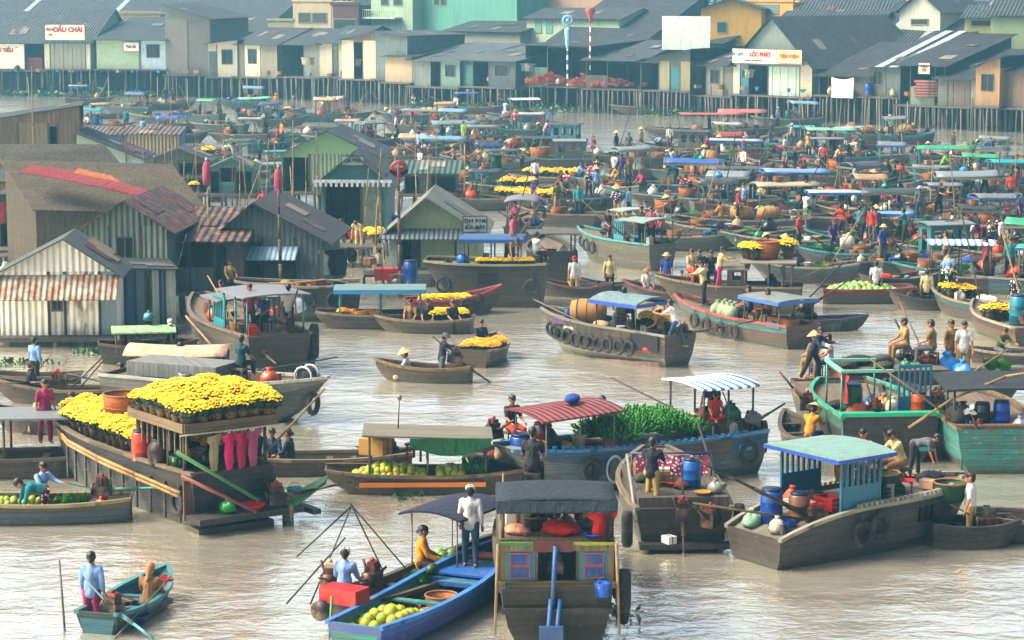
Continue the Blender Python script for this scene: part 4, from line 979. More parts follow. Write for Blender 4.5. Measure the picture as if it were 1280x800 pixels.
block('whitish green terrace house behind the lamp poles', 658, 772, 22, 92, 9, 'q:C2D2B8', '6C7C80', 'gw', 1.0, wins=((.1, .16, 24, 40, '8CC0B0'), (.22, .28, 24, 40, '8CC0B0')))
block('pinkish cream warehouse wall behind the terrace house', 640, 812, -10, 82, 10, 'q:CBB49A', None)
block('great dark slate gable roof behind the two lamp poles', 688, 800, 50, 96, 18, 'p:5E6260', '4C5F6A', 'gw', 4.6, ridge=.8, name='market_hall')
block('dark slate roofed shed right of the white billboard', 855, 900, 52, 100, 12, 'p:5E6664', '4A5C66', 'gw', 2.6, ridge=.7)
block('distant white apartment block with rows of windows', 805, 830, -22, 78, 8, 'q:C3C9C0', None, wins=tuple((.1 + .3 * i, .3 + .3 * i, -18 + 9 * j, -13 + 9 * j, '7E8C90') for i in range(3) for j in range(3)))
block('bright yellow two storey house behind the long shop sign', 872, 928, 10, 100, 14, 'q:DDBE66', '7A8688', 'gd', .9, wins=((.28, .42, 28, 40, '4E7A86'),), rz=-12)
block('yellow glazed wing right of the bright yellow house', 916, 985, 2, 92, 8, 'q:D9B868', None, wins=((.25, .75, 6, 16, '8EA39C'),))
block('long grey roofed house with red brick end panel', 960, 1060, 36, 108, 12, 'q:A9A496', '5D7078', 'gw', 1.6, ridge=.6, rz=-20)
block('concrete house with corrugated roof above the red brick end', 985, 1090, 24, 96, 12, 'q:8C9490', '66797F', 'gw', 1.8, ridge=.6, rz=-15)
block('broad slate roof running down behind the sheet shack', 1060, 1190, 60, 118, 18, 'p:6A6A60', '41535F', 'gw', 4.2, ridge=.9, rz=-25, stripes=3, name='market_hall')
block('white gabled house with a moulded pediment', 1116, 1166, 12, 96, 9, 'q:D6D8CA', '6F7C80', 'gd', 1.6, wins=((.3, .7, 24, 30, '6B5A50'),))
block('yellow green house with a long dark vent and washing', 1196, 1232, 22, 110, 9, 'q:C2C48A', '5F8074', 'sh', 1.0, wins=((.2, .8, 26, 32, '5A5A4A'),), rz=-15)
block('pale green wall house above the purple roof', 1228, 1300, 18, 106, 10, 'q:AFBF9A', '5A7A74', 'gw', 1.6, rz=-20)
block('dark purple corrugated hall roof at the upper right', 1205, 1330, 62, 122, 16, 'p:4C5254', '4A4552', 'gw', 4.6, ridge=.9, rz=-30, name='market_hall')
block('blue grey warehouse behind the white gabled house', 1150, 1300, -8, 84, 14, 'q:8796A0', None, name='warehouse')
block('orange tiled roof house at the top right corner', 1250, 1330, 6, 92, 10, 'q:C09A88', 'A86048', 'gw', 1.4)
block('pale cream warehouse behind the right hand roofs', 985, 1150, -4, 84, 12, 'q:BDB292', None, name='warehouse')

# trees at the very back
def tree(label, px, row, h, r, seed):
    R = random.Random(seed); p = bank(px) * 1.22; t = thing('tree', label, 'tree', (p.x, p.y, 2.3), 0, 'trees behind the far roofs')
    tr = MB(); tr.tube([(0, 0, 0), (.2, .1, h * .35), (.1, 0, h * .7)], [.3, .22, .1], 7)
    for i in range(5): a = i * 1.3; tr.bar((.15, 0, h * .4), (cos(a) * r * .6, sin(a) * r * .6, h * .75), .1, .04, 5)
    tr.build('trunk', M('plank', '4A4034', pw=2), t); c = MB()
    cl = [(R.uniform(-1, 1) * r, R.uniform(-1, 1) * r * .8, h * R.uniform(.35, 1)) for _ in range(26)]
    for (x, y, z) in cl:
        for _ in range(60):
            v = Vector((x + R.gauss(0, .6), y + R.gauss(0, .6), z + R.gauss(0, .45))); e = Vector((R.uniform(-1, 1), R.uniform(-1, 1), R.uniform(-.4, 1))).normalized(); f = e.orthogonal().normalized(); s = R.uniform(.16, .34)
            c.add([v, v + e * s + f * s * .5, v + e * s * 2, v + e * s - f * s * .5], [(0, 1, 2, 3)])
    c.build('crown', M('leaf', R.choice(['2E5230', '3A6238', '28482C']), sc=.8), t)
for i, (px, row, h, r, lb) in enumerate([(262, 84, 9, 4, 'dark green tree left of the pair above the slate hall'), (300, 84, 10, 5, 'broad dark green tree above the small cream hut'), (345, 84, 11, 5, 'tall dark green tree left of the cream block'), (230, 82, 11, 5, 'leafy tree showing past the slate hall\'s right end'),
    (842, 80, 9, 3.5, 'tree behind the white billboard'), (868, 80, 8, 3, 'small tree left of the yellow house'), (1092, 86, 8, 3, 'green tree left of the white gabled house'), (1018, 84, 8, 3, 'tree behind the concrete house roof'), (450, 80, 12, 4, 'tree behind the grey blue slab'), (-20, 82, 12, 6, 'tree at the far left beyond the hall'), (60, 82, 11, 5, 'tree beyond the middle of the great hall roof')]):
    tree(lb, px, row, h, r, i)

# signs of the far bank
def bsign(label, px, ytop, ybot, wpx, lines, col='E4E2D4', out=.35, rzx=None):
    A = bank(px - wpx / 2); B = bank(px + wpx / 2); d = (B - A).normalized(); nrm = Vector((-d.y, d.x, 0)); c = (A + B) / 2 - nrm * out
    w = (B - A).length; z0, z1 = ZAT(c, ybot), ZAT(c, ytop); h = z1 - z0
    return sign(label, (c.x, c.y, z0), atan2(d.y, d.x), w, h, col, [(t, x * w, z * h, sz * h, cc, *b) for t, x, z, sz, cc, *b in lines])
bsign('white sign lettered in red above the shuttered shop', 85.5, 31, 50, 49, [('DẦU CHÀI', .08, .66, .42, 'B8322E', .03), ('đại lý', -.38, .7, .22, 'B8322E'), ('bán', -.36, .35, .2, 'B8322E')], out=.6)
bsign('large white wall sign cut by the picture\'s left edge', 10, 55, 86, 46, [('HỦ TIẾU', -.05, .74, .2, 'B8322E', .03), ('....', .3, .9, .14, '3A4440')], out=.3)
bsign('long white and cream shop sign with red and orange lettering', 965, 62, 79.5, 88, [('ẮC QUY', -.42, .62, .3, '3F7F96', .02), ('LỘC PHÁT', -.1, .62, .42, 'B8322E', .04), ('sạc bình - bán điện thoại', -.2, .2, .16, '8A5A50')], out=.7)
bsign('cream right hand half of the long shop sign with orange letters', 992.5, 62.5, 79, 31, [('Ф1Ш ЕТФ' if 0 else 'TIỆM ĐIỆN', 0, .5, .38, 'D2703C', .03)], 'E2D3A4', out=.82)
bsign('tiny white sign on the pale green fronted shed', 166, 53, 64, 19, [('Bán đá', 0, .5, .4, '50606C')], out=.2)
bsign('small white hanging sign inside the purple roofed log store', 1162, 79, 92, 14, [('BÁN', 0, .7, .3, 'C23A34'), ('CỦI', 0, .3, .3, 'C23A34')], out=1.2)
def panel_far(name, label, cat, px0, px1, y0, y1, mat_, out=.3, sag=0):
    A = bank(px0); B = bank(px1); d = (B - A).normalized(); nrm = Vector((-d.y, d.x, 0)); A = A - nrm * out; w = (B - A).length
    za, zb = ZAT(A, y1), ZAT(A, y0); o = thing(name, label, cat, (A.x, A.y, 0), atan2(d.y, d.x)); b = MB(); n = 8
    vs = [];
    for k in (0, 1):
        for j in range(n + 1):
            for i in range(n + 1): vs.append((w * i / n, .05 * sin(i * 1.4 + j * .5) + k * .03, za + (zb - za) * j / n - sag * sin(pi * i / n) * j / n))
    m_ = (n + 1) ** 2; b.add(vs, [(k * m_ + j * (n + 1) + i, k * m_ + j * (n + 1) + i + 1, k * m_ + (j + 1) * (n + 1) + i + 1, k * m_ + (j + 1) * (n + 1) + i) for k in (0, 1) for j in range(n) for i in range(n)])
    b.build('sheet', mat_, o); return o
panel_far('billboard', 'big blank white billboard with a grey rounded patch above the sheds', 'billboard', 810, 858, 20, 62, M('paint', 'CFDAD4', wear=.4), out=-3)
panel_far('hanging_sheet', 'white sheet hung askew under the awninged shack', 'sheet', 1045, 1070, 96, 122, M('cloth', 'D6D8D2'), out=.9, sag=.2)
# the two lamp poles
def lamp_pole(label, px, ytop, col, head):
    p = bank(px) - Vector((0, .5, 0)); t = thing('lamp_pole', label, 'pole', (p.x, p.y, 0)); zt = ZAT(p, ytop); b = MB(); b.bar((0, 0, FLOOR - .1), (0, 0, zt), .075, .06, 8); b.build('shaft', M('stripe', 'B8474A' if col == 'r' else '5F86B0', ax='z', pw=.9), t)
    b = MB()
    if head == 'funnel': b.lathe([(.1, 0), (.18, .4), (.42, .9), (.5, 1.3), (.2, 1.35)], 10, (0, 0, zt)); m_ = M('paint', 'B23340')
    else:
        b.lathe([(.1, -2.2), (.2, -1.9), (.32, -.4), (.2, -.2)], 8, (0, 0, zt)); b.torus((0, 0, zt + .5), .42, .12, 'y', 12, 6); b.ball((0, 0, zt + .5), .22, 8, 6)
        for k in range(8): a = k * pi / 4; b.bar((.4 * cos(a), 0, zt + .5 + .4 * sin(a)), (.66 * cos(a), 0, zt + .5 + .66 * sin(a)), .06, .02, 5)
        m_ = M('paint', '9CC4DC', wear=.2)
    b.build('finial', m_, t)
lamp_pole('striped pole topped by a pale blue round emblem', 709, 32, 'b', 'star')
lamp_pole('red and white striped pole topped by a red funnel', 737, 28, 'r', 'funnel')
# quay clutter on the platforms
R_ = random.Random(5)
def bankp(px, y=None, out=0, z=FLOOR):
    A = bank(px); B = bank(px + 4); d = (B - A).normalized(); nrm = Vector((-d.y, d.x, 0)); q = A - nrm * out; q.z = z; return q
def heap(label, px, w, h, col, out=.4, name='brick_heap', cat='bricks', z=FLOOR):
    p = bankp(px, out=out, z=z); t = thing(name, label, cat, p); b = MB(); R = random.Random(px)
    for i in range(int(w * h * 26)):
        x = R.uniform(-w / 2, w / 2); zz = R.uniform(0, h) * (1 - abs(x) / w * 1.4); b.obox(Vector((x, R.uniform(-.4, .4) * (1 - zz / h * .6), max(.06, zz))), .42, .3, .2, R.uniform(-.4, .4), R.uniform(-.2, .2))
    b.build('bricks', M('plaster', col), t)
heap('pile of red bricks at the foot of the white lamp pole', 690, 4.5, 1.1, 'B5674C'); heap('pile of red bricks under the red funnel pole', 732, 2.4, 1.2, 'BD6E50'); heap('low orange brick stack by the drooping awning', 768, 4, .8, 'B9775A')
def logs(label, px, w, n, col):
    p = bankp(px, out=1.3); A = bank(px); B = bank(px + 4); d = B - A; t = thing('log_pile', label, 'logs', p, atan2(d.y, d.x)); b = MB(); R = random.Random(px)
    for j in range(n):
        for i in range(5): b.bar((-w / 2 + R.uniform(-.2, .2), .2 * i, .13 + .24 * j), (w / 2 + R.uniform(-.2, .2), .2 * i, .13 + .24 * j), .12, .11, 7)
    b.build('logs', M('plank', col, pw=3), t)
logs('stack of reddish timber logs inside the log store', 1168, 2.4, 6, '8E5646')
for i, (px, cl) in enumerate([(386, 'white'), (532, 'white'), (567, 'pink'), (445, 'light blue'), (1200, 'white'), (935, 'turquoise'), (660, 'light blue')]):
    for k in range(3):
        q = bankp(px + k * 5, out=.7, z=FLOOR + 1.9); put('garment', '%s garment drying on the far bank, %s' % (['white', 'pink', 'pale blue'][(i + k) % 3], ['by the open fronted plank house', 'at the awninged stall row', 'beside the blue tarped stall', 'over the brown topped house platform', 'by the log store', 'near the turquoise doorway', 'by the brick store'][i]), q, rz=0, col=[cl, 'cream', 'grey', 'navy'][k % 4])
CNT_ = {}
FARSPOT = [(57, 'below the red and white wall sign'), (114, 'below the shuttered shop'), (208, 'of the pale green fronted shed'), (264, 'of the bare concrete house'), (300, 'of the cream hut with one window'), (351, 'of the white upper boarded house'), (400, 'of the plank house with washing'), (436, 'of the house with the pale door panel'), (478, 'of the brown topped house'), (530, 'of the corrugated shed by the mint building'), (590, 'of the awninged stall row'), (656, 'of the blue tarped stall'), (738, 'of the brick store'), (806, 'of the drooping awning shed'), (868, 'before the turquoise doored shed'), (916, 'of the tumbledown shack'), (1014, 'under the long shop sign'), (1085, 'of the hanging sheet shack'), (1128, 'of the slate roofed plank house'), (1186, 'of the log store'), (1236, 'of the brown door boarded house'), (1400, 'of the tall tan plank house')]
for i, px in enumerate(range(20, 1270, 26)):
    k_ = R_.choice(['basket', 'barrel', 'box', 'bucket', 'jar', 'sack', 'crate', 'veg']); nm = {'veg': 'clump of greens'}.get(k_, k_)
    spot = [w for a, w in FARSPOT if a >= px][0]; CNT_[(nm, spot)] = CNT_.get((nm, spot), 0) + 1; c_ = CNT_[(nm, spot)]
    put(k_, '%s%s on the platform %s' % (['', 'second ', 'third '][c_ - 1], nm, spot), bankp(px + R_.uniform(-8, 8), out=.42), scale=1.1, group='%ss standing on the far bank platforms' % nm)
# loose extra posts and braces standing before the platforms
for i, px in enumerate(range(8, 1278, 19)):
    q = bankp(px + R_.uniform(-3, 3), out=R_.uniform(.6, 1.9), z=0); h = R_.uniform(1.6, 2.9)
    o = thing('mooring_stake', 'thin weathered stake standing in the water before the far platforms', 'stake', q, 0, 'thin stakes in front of the far bank'); b = MB(); x = R_.uniform(-.25, .25)
    b.bar((0, 0, -.6), (x, 0, h), .055, .045, 5); b.build('shaft', M('plank', R_.choice(['9A907A', '6E6656', 'B5A98E']), pw=3), o)
for i, (px, w) in enumerate([(30, 3), (95, 4), (160, 5), (560, 3), (640, 5), (690, 4), (720, 3), (880, 5)]):
    p = bankp(px, out=.9, z=0); t = tag(thing('waterside_weeds', 'waterside weeds', 'weeds', p), kind='stuff'); t['label'] = 'green weeds along the waterline at the far bank, clump %s' % ['at the far left', 'below the shuttered shop', 'below the pale green shed', 'left of the brick store', 'under the blue tarped stall', 'under the white lamp pole', 'under the red funnel pole', 'before the tumbledown shack'][i]
    b = MB(); R = random.Random(i)
    for _ in range(170):
        v = Vector((R.uniform(-w, w), R.gauss(0, .5), R.uniform(0, .5))); e = Vector((R.uniform(-1, 1), R.uniform(-1, 1), R.uniform(0, 1.4))).normalized(); f = e.orthogonal().normalized(); s = R.uniform(.14, .3)
        b.add([v, v + e * s + f * s * .5, v + e * s * 2, v + e * s - f * s * .5], [(0, 1, 2, 3)])
    b.build('leaves', M('leaf', '4E7A30'), t)
# ------------------------------------------------------------ the left hand stilt houses (nearer)
def near_house(label, px, py, rz, W_, D_, z0, zt, *a, **k):
    A = P(px, py); return stilt_house(label, A, radians(rz), W_, D_, z0, zt, *a, **k)
# H1: white corrugated gable house, front wall faces the river's near side
A1 = P(2, 432); z_e = ZAT(A1, 340)
h1 = stilt_house('white corrugated gable house with rusty awning standing in the water at the left', A1, radians(3), 3.95, 3.0, .35, z_e, 'gd', 1.15, '98A29E', 'c:FBFAEE',
    [(.42, 'w', 'c:FFFFF4'), (.56, 'n', 'c:EFEDE0'), (.86, 'w', 'r:FFFFF2'), (1, 'w', 'w:9DB0B4')], stilts=5, ridge=.56, rustr=.15, over=.3, group='near stilt houses at the left')
b = MB(); b.slab([(-.25, -.95, z_e - .85), (4.1, -.95, z_e - .85), (4.1, -.09, z_e - .1), (-.25, -.09, z_e - .1)], .04); b.build('rusty_awning', M('corr', 'B8B2A2', pw=.2, ax='x', rust=.95), h1)
# the blue side annex of H1
A = P(152, 418); z2 = ZAT(A, 338)
an = stilt_house('blue and white boarded annex on the right of the white corrugated house', A, radians(14), 1.95, 3.2, .3, z2 - .02, 'sr', .1, '5E6562', 'w:8C9EA0',
    [(.08, 'w', 'p:1F3A46'), (.26, 'w', 'w:1D7E9C'), (.46, 'w', 'w:7E9296'), (.54, 'o'), (.72, 'w', 'c:C2C6B4'), (.8, 'w', 'w:4A9EC0'), (1, 'w', 'c:C6C8B8')], stilts=4, over=.12, group='near stilt houses at the left')
# H2
A = P(108, 398); zt = ZAT(A, 282)
h2 = stilt_house('grey green corrugated house with rust red roof and square dark window', A, radians(-4), 3.1, 6.2, 1.0, zt, 'gd', .95, '96685C', 'c:8A968C', [(.3, 'w', 'c:8E9A8E'), (.68, 'n', 'c:8A968A'), (1, 'w', 'c:93A094')], stilts=4, rustr=.8, over=.4, group='near stilt houses at the left')
A = P(210, 392); zt = ZAT(A, 300)
stilt_house('open slatted veranda house hidden behind the leaning black pole', A, radians(-2), 2.9, 4.5, .9, zt, 'sh', .8, '5E443E', 'p:5F6A66', [(.3, 'h', 'p:6E7C7A'), (.62, 'h', 'p:738482'), (.8, 'o'), (1, 'w', 'p:6A5C50')], stilts=5, rustr=.8, over=.2, group='near stilt houses at the left')
# H6
A = P(268, 385); zt = ZAT(A, 296)
h6 = stilt_house('grey boarded house with dark ribbed roof and pale blue awning', A, radians(-3), 4.2, 5.5, .8, zt, 'gd', 1.35, '7E7C80', 'c:8C9890', [(.22, 'w', 'c:8F9C90'), (.45, 'o'), (.62, 'w', 'w:6E8280'), (.75, 'd', 'w:3C4A48'), (1, 'w', 'c:86948C')], stilts=5, ridge=.38, rustr=.2, group='near stilt houses at the left')
b = MB(); b.slab([(.9, -1.0, zt - .75), (3.3, -1.0, zt - .75), (3.3, -.05, zt - .35), (.9, -.05, zt - .35)], .04); b.build('awning', M('corr', 'A5BCCB', pw=.2, ax='x', rust=.1), h6)
# H7
A = P(487, 352); zt = ZAT(A, 286)
h7 = stilt_house('pale green gable house with light roof slope and painted repair sign', A, radians(-2), 3.7, 5.5, .6, zt, 'gd', 1.35, 'E0E4D4', 'w:A9B898', [(.1, 'w', 'w:C2CFC6'), (.27, 'o'), (.34, 'w', 'p:5A6A60'), (.75, 'w', 'w:AEBE94'), (1, 'w', 'w:BFC8A8')], stilts=5, rustr=.1, ridge=.42, group='near stilt houses at the left')
b = MB(); b.slab([(-.3, -.7, zt - .35), (3.6, -.7, zt - .35), (3.6, -.02, zt + .02), (-.3, -.02, zt + .02)], .04); b.build('awning', M('corr', '6D7B80', pw=.2, ax='x', rust=.1), h7)
p_ = P(594, 352); sign('white repair shop sign with dark hand painted letters', (p_.x, p_.y - .5, ZAT(p_, 288)), radians(4), .95, .62, 'C9D0C8', [('THỢ BƠM', 0, .44, .2, '23303A', .01), ('SỬA MÁY', 0, .17, .2, '23303A', .01)])
# H8: shop with white gable awning
A = P(402, 318); zt = ZAT(A, 224)
h8 = stilt_house('blue green stall with white gable awning, fringe and name board', A, radians(-2), 3.0, 4.2, .9, zt, 'gd', 1.2, '9DB0B4', 'w:4A8F94', [(.06, 'w', 'w:2E8A8E'), (.62, 'o'), (.94, 'w', 'k:8E9A8C'), (1, 'w', 'w:2E8A8E')], stilts=6, rustr=.05, group='stalls in the middle left')
f = MB()
f.box(-.3, 3.3, -.52, -.5, zt - .12, zt + .02)
for i in range(15): f.box(-.25 + i * .24, -.13 + i * .24, -.53, -.505, zt - .3, zt - .13)
f.build('fringe', M('cloth', 'D4D8DE'), h8)
p_ = P(443, 318); sign('white oval name board on the gable of the blue green stall', (p_.x - .02, p_.y - .25, ZAT(p_, 206)), 0, 1.0, .4, 'C2D2C8', [('CÀ PHÊ', 0, .2, .22, '5C8A80', .01)])
# H9 green gable house
A = P(352, 262); zt = ZAT(A, 192)
stilt_house('broad pale green gable house behind the fringed stall', A, radians(-3), 5.2, 6, 1.0, zt, 'gd', 1.25, '6E7F86', 'w:8FB089', [(.3, 'o'), (.7, 'w', 'c:93A68E'), (1, 'o')], stilts=7, rustr=.1, over=.35, group='stalls in the middle left')
# H11 turquoise gable tent
A = P(262, 262); zt = ZAT(A, 210)
stilt_house('small stall under a bright turquoise gable tarpaulin', A, radians(0), 2.4, 3.2, .9, zt, 'gd', .55, '1FA58E', 'w:57807E', [(.25, 'o'), (.6, 'h', 'w:5A8A88'), (1, 'o')], stilts=4, rustr=0, over=.25, group='stalls in the middle left')
# green awninged stall right of the red round sign
A = P(505, 262); zt = ZAT(A, 216)
stilt_house('narrow stall with green cloth awning right of the red round sign', A, radians(-1), 2.9, 3, .9, zt, 'sh', .45, '74B096', 'p:5A6468', [(.3, 'o'), (.5, 'w', 'w:4A5C60'), (1, 'o')], stilts=5, rustr=0, over=.2, group='stalls in the middle left')
# H3: thatched hall
A = P(-60, 330); zt = ZAT(A, 228)
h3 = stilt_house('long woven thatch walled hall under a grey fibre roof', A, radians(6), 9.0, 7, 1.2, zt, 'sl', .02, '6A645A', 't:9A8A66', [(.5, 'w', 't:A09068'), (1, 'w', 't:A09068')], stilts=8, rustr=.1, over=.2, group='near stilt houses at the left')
def sheet3(name, label, cat, pts, mat_, t=.04, group=None):
    c = pts[0]; o = thing(name, label, cat, (c[0], c[1], 0), 0, group); b = MB(); b.slab([(p[0] - c[0], p[1] - c[1], p[2]) for p in pts], t); b.build('sheet', mat_, o); return o
# big sloping fibre roofs left (their own houses)
def slope_house(label, pts_px, wallc, roofm, rz=0, group='near stilt houses at the left'):
    """pts_px: four (px,py,z) roof corners"""
    pts = [P(a, b_, z) for a, b_, z in pts_px]; c = pts[0]; o = thing('stilt_house', label, 'house', (c.x, c.y, 0), 0, group)
    b = MB(); b.slab([p - Vector((c.x, c.y, 0)) for p in pts], .05); b.build('roof', roofm, o)
    w = MB(); q = [p - Vector((c.x, c.y, 0)) for p in pts]; 
    for i in range(4):
        a, d = q[i], q[(i + 1) % 4]; m1 = (q[0] + q[1] + q[2] + q[3]) / 4; a_ = a.lerp(m1, .05); d_ = d.lerp(m1, .05)
        w.add([(a_.x, a_.y, 1), (d_.x, d_.y, 1), (d_.x, d_.y, d.z - .08), (a_.x, a_.y, a.z - .08)], [(0, 1, 2, 3)])
    w.build('wall', wallc, o); s = MB()
    for p in q: s = MB(); s.bar((p.x * .96, p.y * .96, -.5), (p.x * .96, p.y * .96, 1.2), .08, .08, 6); s.build('stilt', M('plank', '5E5A50', pw=3), o)
    b = MB(); xs = [p.x for p in q]; ys = [p.y for p in q]; b.slab([Vector((p.x, p.y, 1.0)) for p in q], .12); b.build('platform', M('plank', '6A6153'), o)
    return o
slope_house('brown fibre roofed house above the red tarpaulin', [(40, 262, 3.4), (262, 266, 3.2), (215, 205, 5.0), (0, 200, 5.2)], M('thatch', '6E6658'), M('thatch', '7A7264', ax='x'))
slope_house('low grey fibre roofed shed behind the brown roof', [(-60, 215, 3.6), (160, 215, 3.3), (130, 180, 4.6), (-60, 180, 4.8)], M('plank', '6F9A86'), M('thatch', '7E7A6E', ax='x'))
sheet3('tarpaulin', 'long faded red and pink tarpaulin laid over the thatched hall roof edge', 'tarpaulin', [P(24, 214, 4.9), P(100, 228, 4.5), P(184, 247, 3.98), P(192, 241, 4.15), P(120, 217, 4.8), P(40, 206, 5.12)], M('cloth', '9A4450'))
sheet3('tarpaulin', 'orange patch of tarpaulin beside the long red one', 'tarpaulin', [P(92, 215, 4.95), P(150, 227, 4.65), P(138, 219, 4.85), P(98, 210, 5.1)], M('cloth', 'B07848'))
# H4 plank shed
A = P(-40, 262); zt = ZAT(A, 150)
stilt_house('tall weathered vertical plank shed with slanting roof edge, upper left', A, radians(8), 6.2, 5, 1.2, zt - .2, 'sl', .95, '59646A', 'p:86755C', [(.45, 'w', 'p:86755C'), (.72, 'w', 'p:93856A'), (.8, 'o'), (1, 'w', 'p:8A7A60')], stilts=6, over=.1, group='near stilt houses at the left')
A = P(98, 262); zt = ZAT(A, 200)
stilt_house('pale green walled house with steep dark roof edge beside the plank shed', A, radians(2), 3.6, 5, 1.2, zt, 'sr', 1.5, '566468', 'w:A3B3A0', [(.6, 'w', 'w:A6B6A2'), (1, 'w', 'w:9FB8BE')], stilts=4, over=.1, group='stalls in the middle left')
A = P(90, 232); zt = ZAT(A, 168)
stilt_house('low shed with pink ridge beam and corrugated cream side', A, radians(0), 6.6, 3, 1.2, zt, 'sh', .3, 'B79A9C', 'w:2F76A8', [(.5, 'w', 'w:2A74AC'), (1, 'w', 'c:B0A68C')], stilts=6, over=.1, rustr=0, group='stalls in the middle left')
A = P(186, 240); zt = ZAT(A, 200)
stilt_house('small grey barrel shed among the bamboo poles', A, radians(0), 3.6, 3, 1.0, zt, 'gd', .7, '7C858A', 'p:74766E', [(.5, 'w', 'p:7C7E74'), (1, 'o')], stilts=5, over=.2, group='stalls in the middle left')
A = P(0, 340); zt = ZAT(A, 244)
stilt_house('dark lean-to with drying clothes at the far left', A, radians(4), 1.7, 2.4, 1.1, zt, 'sl', .2, '4E5A5E', 'p:5A5448', [(.6, 'o'), (1, 'w', 'p:7C7464')], stilts=5, over=.15, porch=.9, group='near stilt houses at the left')
A = P(38, 338); zt = ZAT(A, 246)
stilt_house('grey vertical plank hut beside the drying clothes', A, radians(4), 1.45, 2, 1.3, zt, 'gd', .25, '5C6668', 'p:7A786C', [(1, 'w', 'p:7C7A6E')], stilts=4, over=.1, group='near stilt houses at the left')
for i, (px, c, lb) in enumerate([(4, 'grey', 'grey'), (10, 'red', 'red'), (17, 'navy', 'navy blue'), (26, 'black', 'black'), (32, 'navy', 'white trimmed navy')]):
    q = P(px, 346, 0); q.z = ZAT(q, 252); put('garment', lb + ' garment on the clothes line at the far left', q, rz=.1, col=c, scale=1.25)
# decks (walkways) on the left waterfront
def walkway(label, px0, py0, px1, py1, z, wd=1.4, col='6B6252', n=6):
    A = P(px0, py0); B = P(px1, py1); d = B - A; o = thing('walkway', label, 'walkway', (A.x, A.y, 0), atan2(d.y, d.x), 'plank walkways along the left bank'); l = d.length
    b = MB(); b.box(0, l, 0, wd, z - .1, z); b.build('deck', M('plank', col, pw=.2), o)
    for i in range(n):
        s = MB(); x = l * i / (n - 1); s.bar((x, .05, -.6), (x, .05, z - .1), .06, .06, 6); s.build('stilt', M('plank', '5E5A50', pw=3), o)
walkway('plank walkway before the grey boarded house', 250, 398, 400, 392, .75)
walkway('plank deck beside the drying clothes', -40, 352, 60, 348, 1.0)
walkway('plank deck in front of the fringed stall', 380, 335, 480, 335, .9, 1.8)
walkway('dark plank deck below the pale green gable house', 455, 360, 620, 358, .55, 1.5)
walkway('plank gangway behind the red engine', 340, 300, 470, 298, 1.0, 2)
# poles
PL = [(42, 268, 45, 82, 'tall pale bamboo pole before the plank shed', .05), (352, 392, 350, 236, 'thick bare trunk pole under the first pink lantern', .085), (384, 352, 384, 196, 'thin bamboo pole beside the fringed stall', .04), (398, 300, 397, 165, 'straight pole at the fringed stall corner', .05),
 (500, 372, 499, 205, 'thick trunk pole under the red round sign', .09), (272, 366, 262, 236, 'thick trunk pole under the second pink lantern', .085), (248, 350, 252, 262, 'leaning bamboo pole left of the trunk pole', .045), (466, 340, 478, 186, 'long slanting bamboo pole right of the fringed stall', .05), (452, 330, 462, 210, 'slanting bamboo stake by the fringed stall', .035),
 (482, 345, 474, 245, 'bamboo pole leaning left of the red sign', .04), (508, 345, 516, 252, 'bamboo pole leaning right of the red sign', .04), (545, 262, 546, 160, 'tall thin pole before the far cargo boats', .035), (216, 262, 216, 120, 'thin pole among the far left roofs', .035), (206, 262, 208, 172, 'short pole among the far left roofs', .035),
 (281, 240, 280, 130, 'thin pale pole above the turquoise tent', .035), (330, 300, 338, 172, 'leaning dark pole above the thatched stalls', .045), (366, 280, 368, 150, 'tall dark pole left of the green gable house', .045), (428, 250, 430, 118, 'thin pole behind the green gable house', .035), (246, 265, 246, 160, 'slim pole left of the turquoise tent', .03), (152, 232, 150, 140, 'slim pole over the pink ridged shed', .03), (136, 232, 137, 150, 'slim pole near the cream corrugated side', .03),
 (198, 384, 205, 402, 'x', 0), (472, 250, 470, 140, 'slim pole beside the pale boats', .03), (520, 240, 520, 150, 'slim pole beyond the red round sign', .03), (742, 215, 741, 140, 'thin fishing pole standing in the open channel', .025), (20, 345, 18, 290, 'short post at the drying deck', .04), (300, 345, 302, 200, 'pole rising behind the grey boarded house', .04), (182, 262, 180, 170, 'pole behind the brown fibre roof', .035)]
for px, py, px2, py2, lb, r in PL:
    if r: pole(lb, px, py, px2, py2, r=r, col='A98F5E' if r < .06 else '8A6A50')
for px, py, c, lb in ((350, 243, 'C06A80', 'faded pink lantern on the thick trunk pole by the grey house'), (262, 234, 'C46A84', 'faded pink lantern on the trunk pole beside the veranda')):
    base = P(px, 385); z = ZAT(base, py); o = thing('lantern', lb, 'lantern', (base.x - (0 if px > 300 else .02), base.y, z)); b = MB(); b.lathe([(.05, 0), (.13, .1), (.17, .4), (.16, .75), (.1, .95), (.04, 1.0)], 12); b.build('shade', M('cloth', c), o); b = MB(); b.lathe([(.05, 1.0), (.06, 1.06), (.02, 1.15)], 8); b.build('top_cap', M('cloth', 'D0C8C0'), o)
base = P(500, 368); z = ZAT(base, 222); o = thing('round_sign', 'red round fan shaped sign with white wings on the trunk pole', 'sign', (base.x, base.y - .12, z)); b = MB(); b.lathe([(.32, 0), (.36, .03), (.36, .07), (.3, .1)], 18, (0, 0, .35), Matrix.Rotation(pi / 2, 4, 'X')); b.build('disc', M('paint', 'A32A38'), o)
b = MB(); 
for s in (-1, 1): b.slab([(s * .05, -.13, .22), (s * .38, -.13, .35), (s * .36, -.13, .22), (s * .12, -.13, .12)], .01)
b.obox(Vector((0, -.12, .45)), .3, .03, .04); b.build('emblem', M('paint', 'CFC8C2'), o)
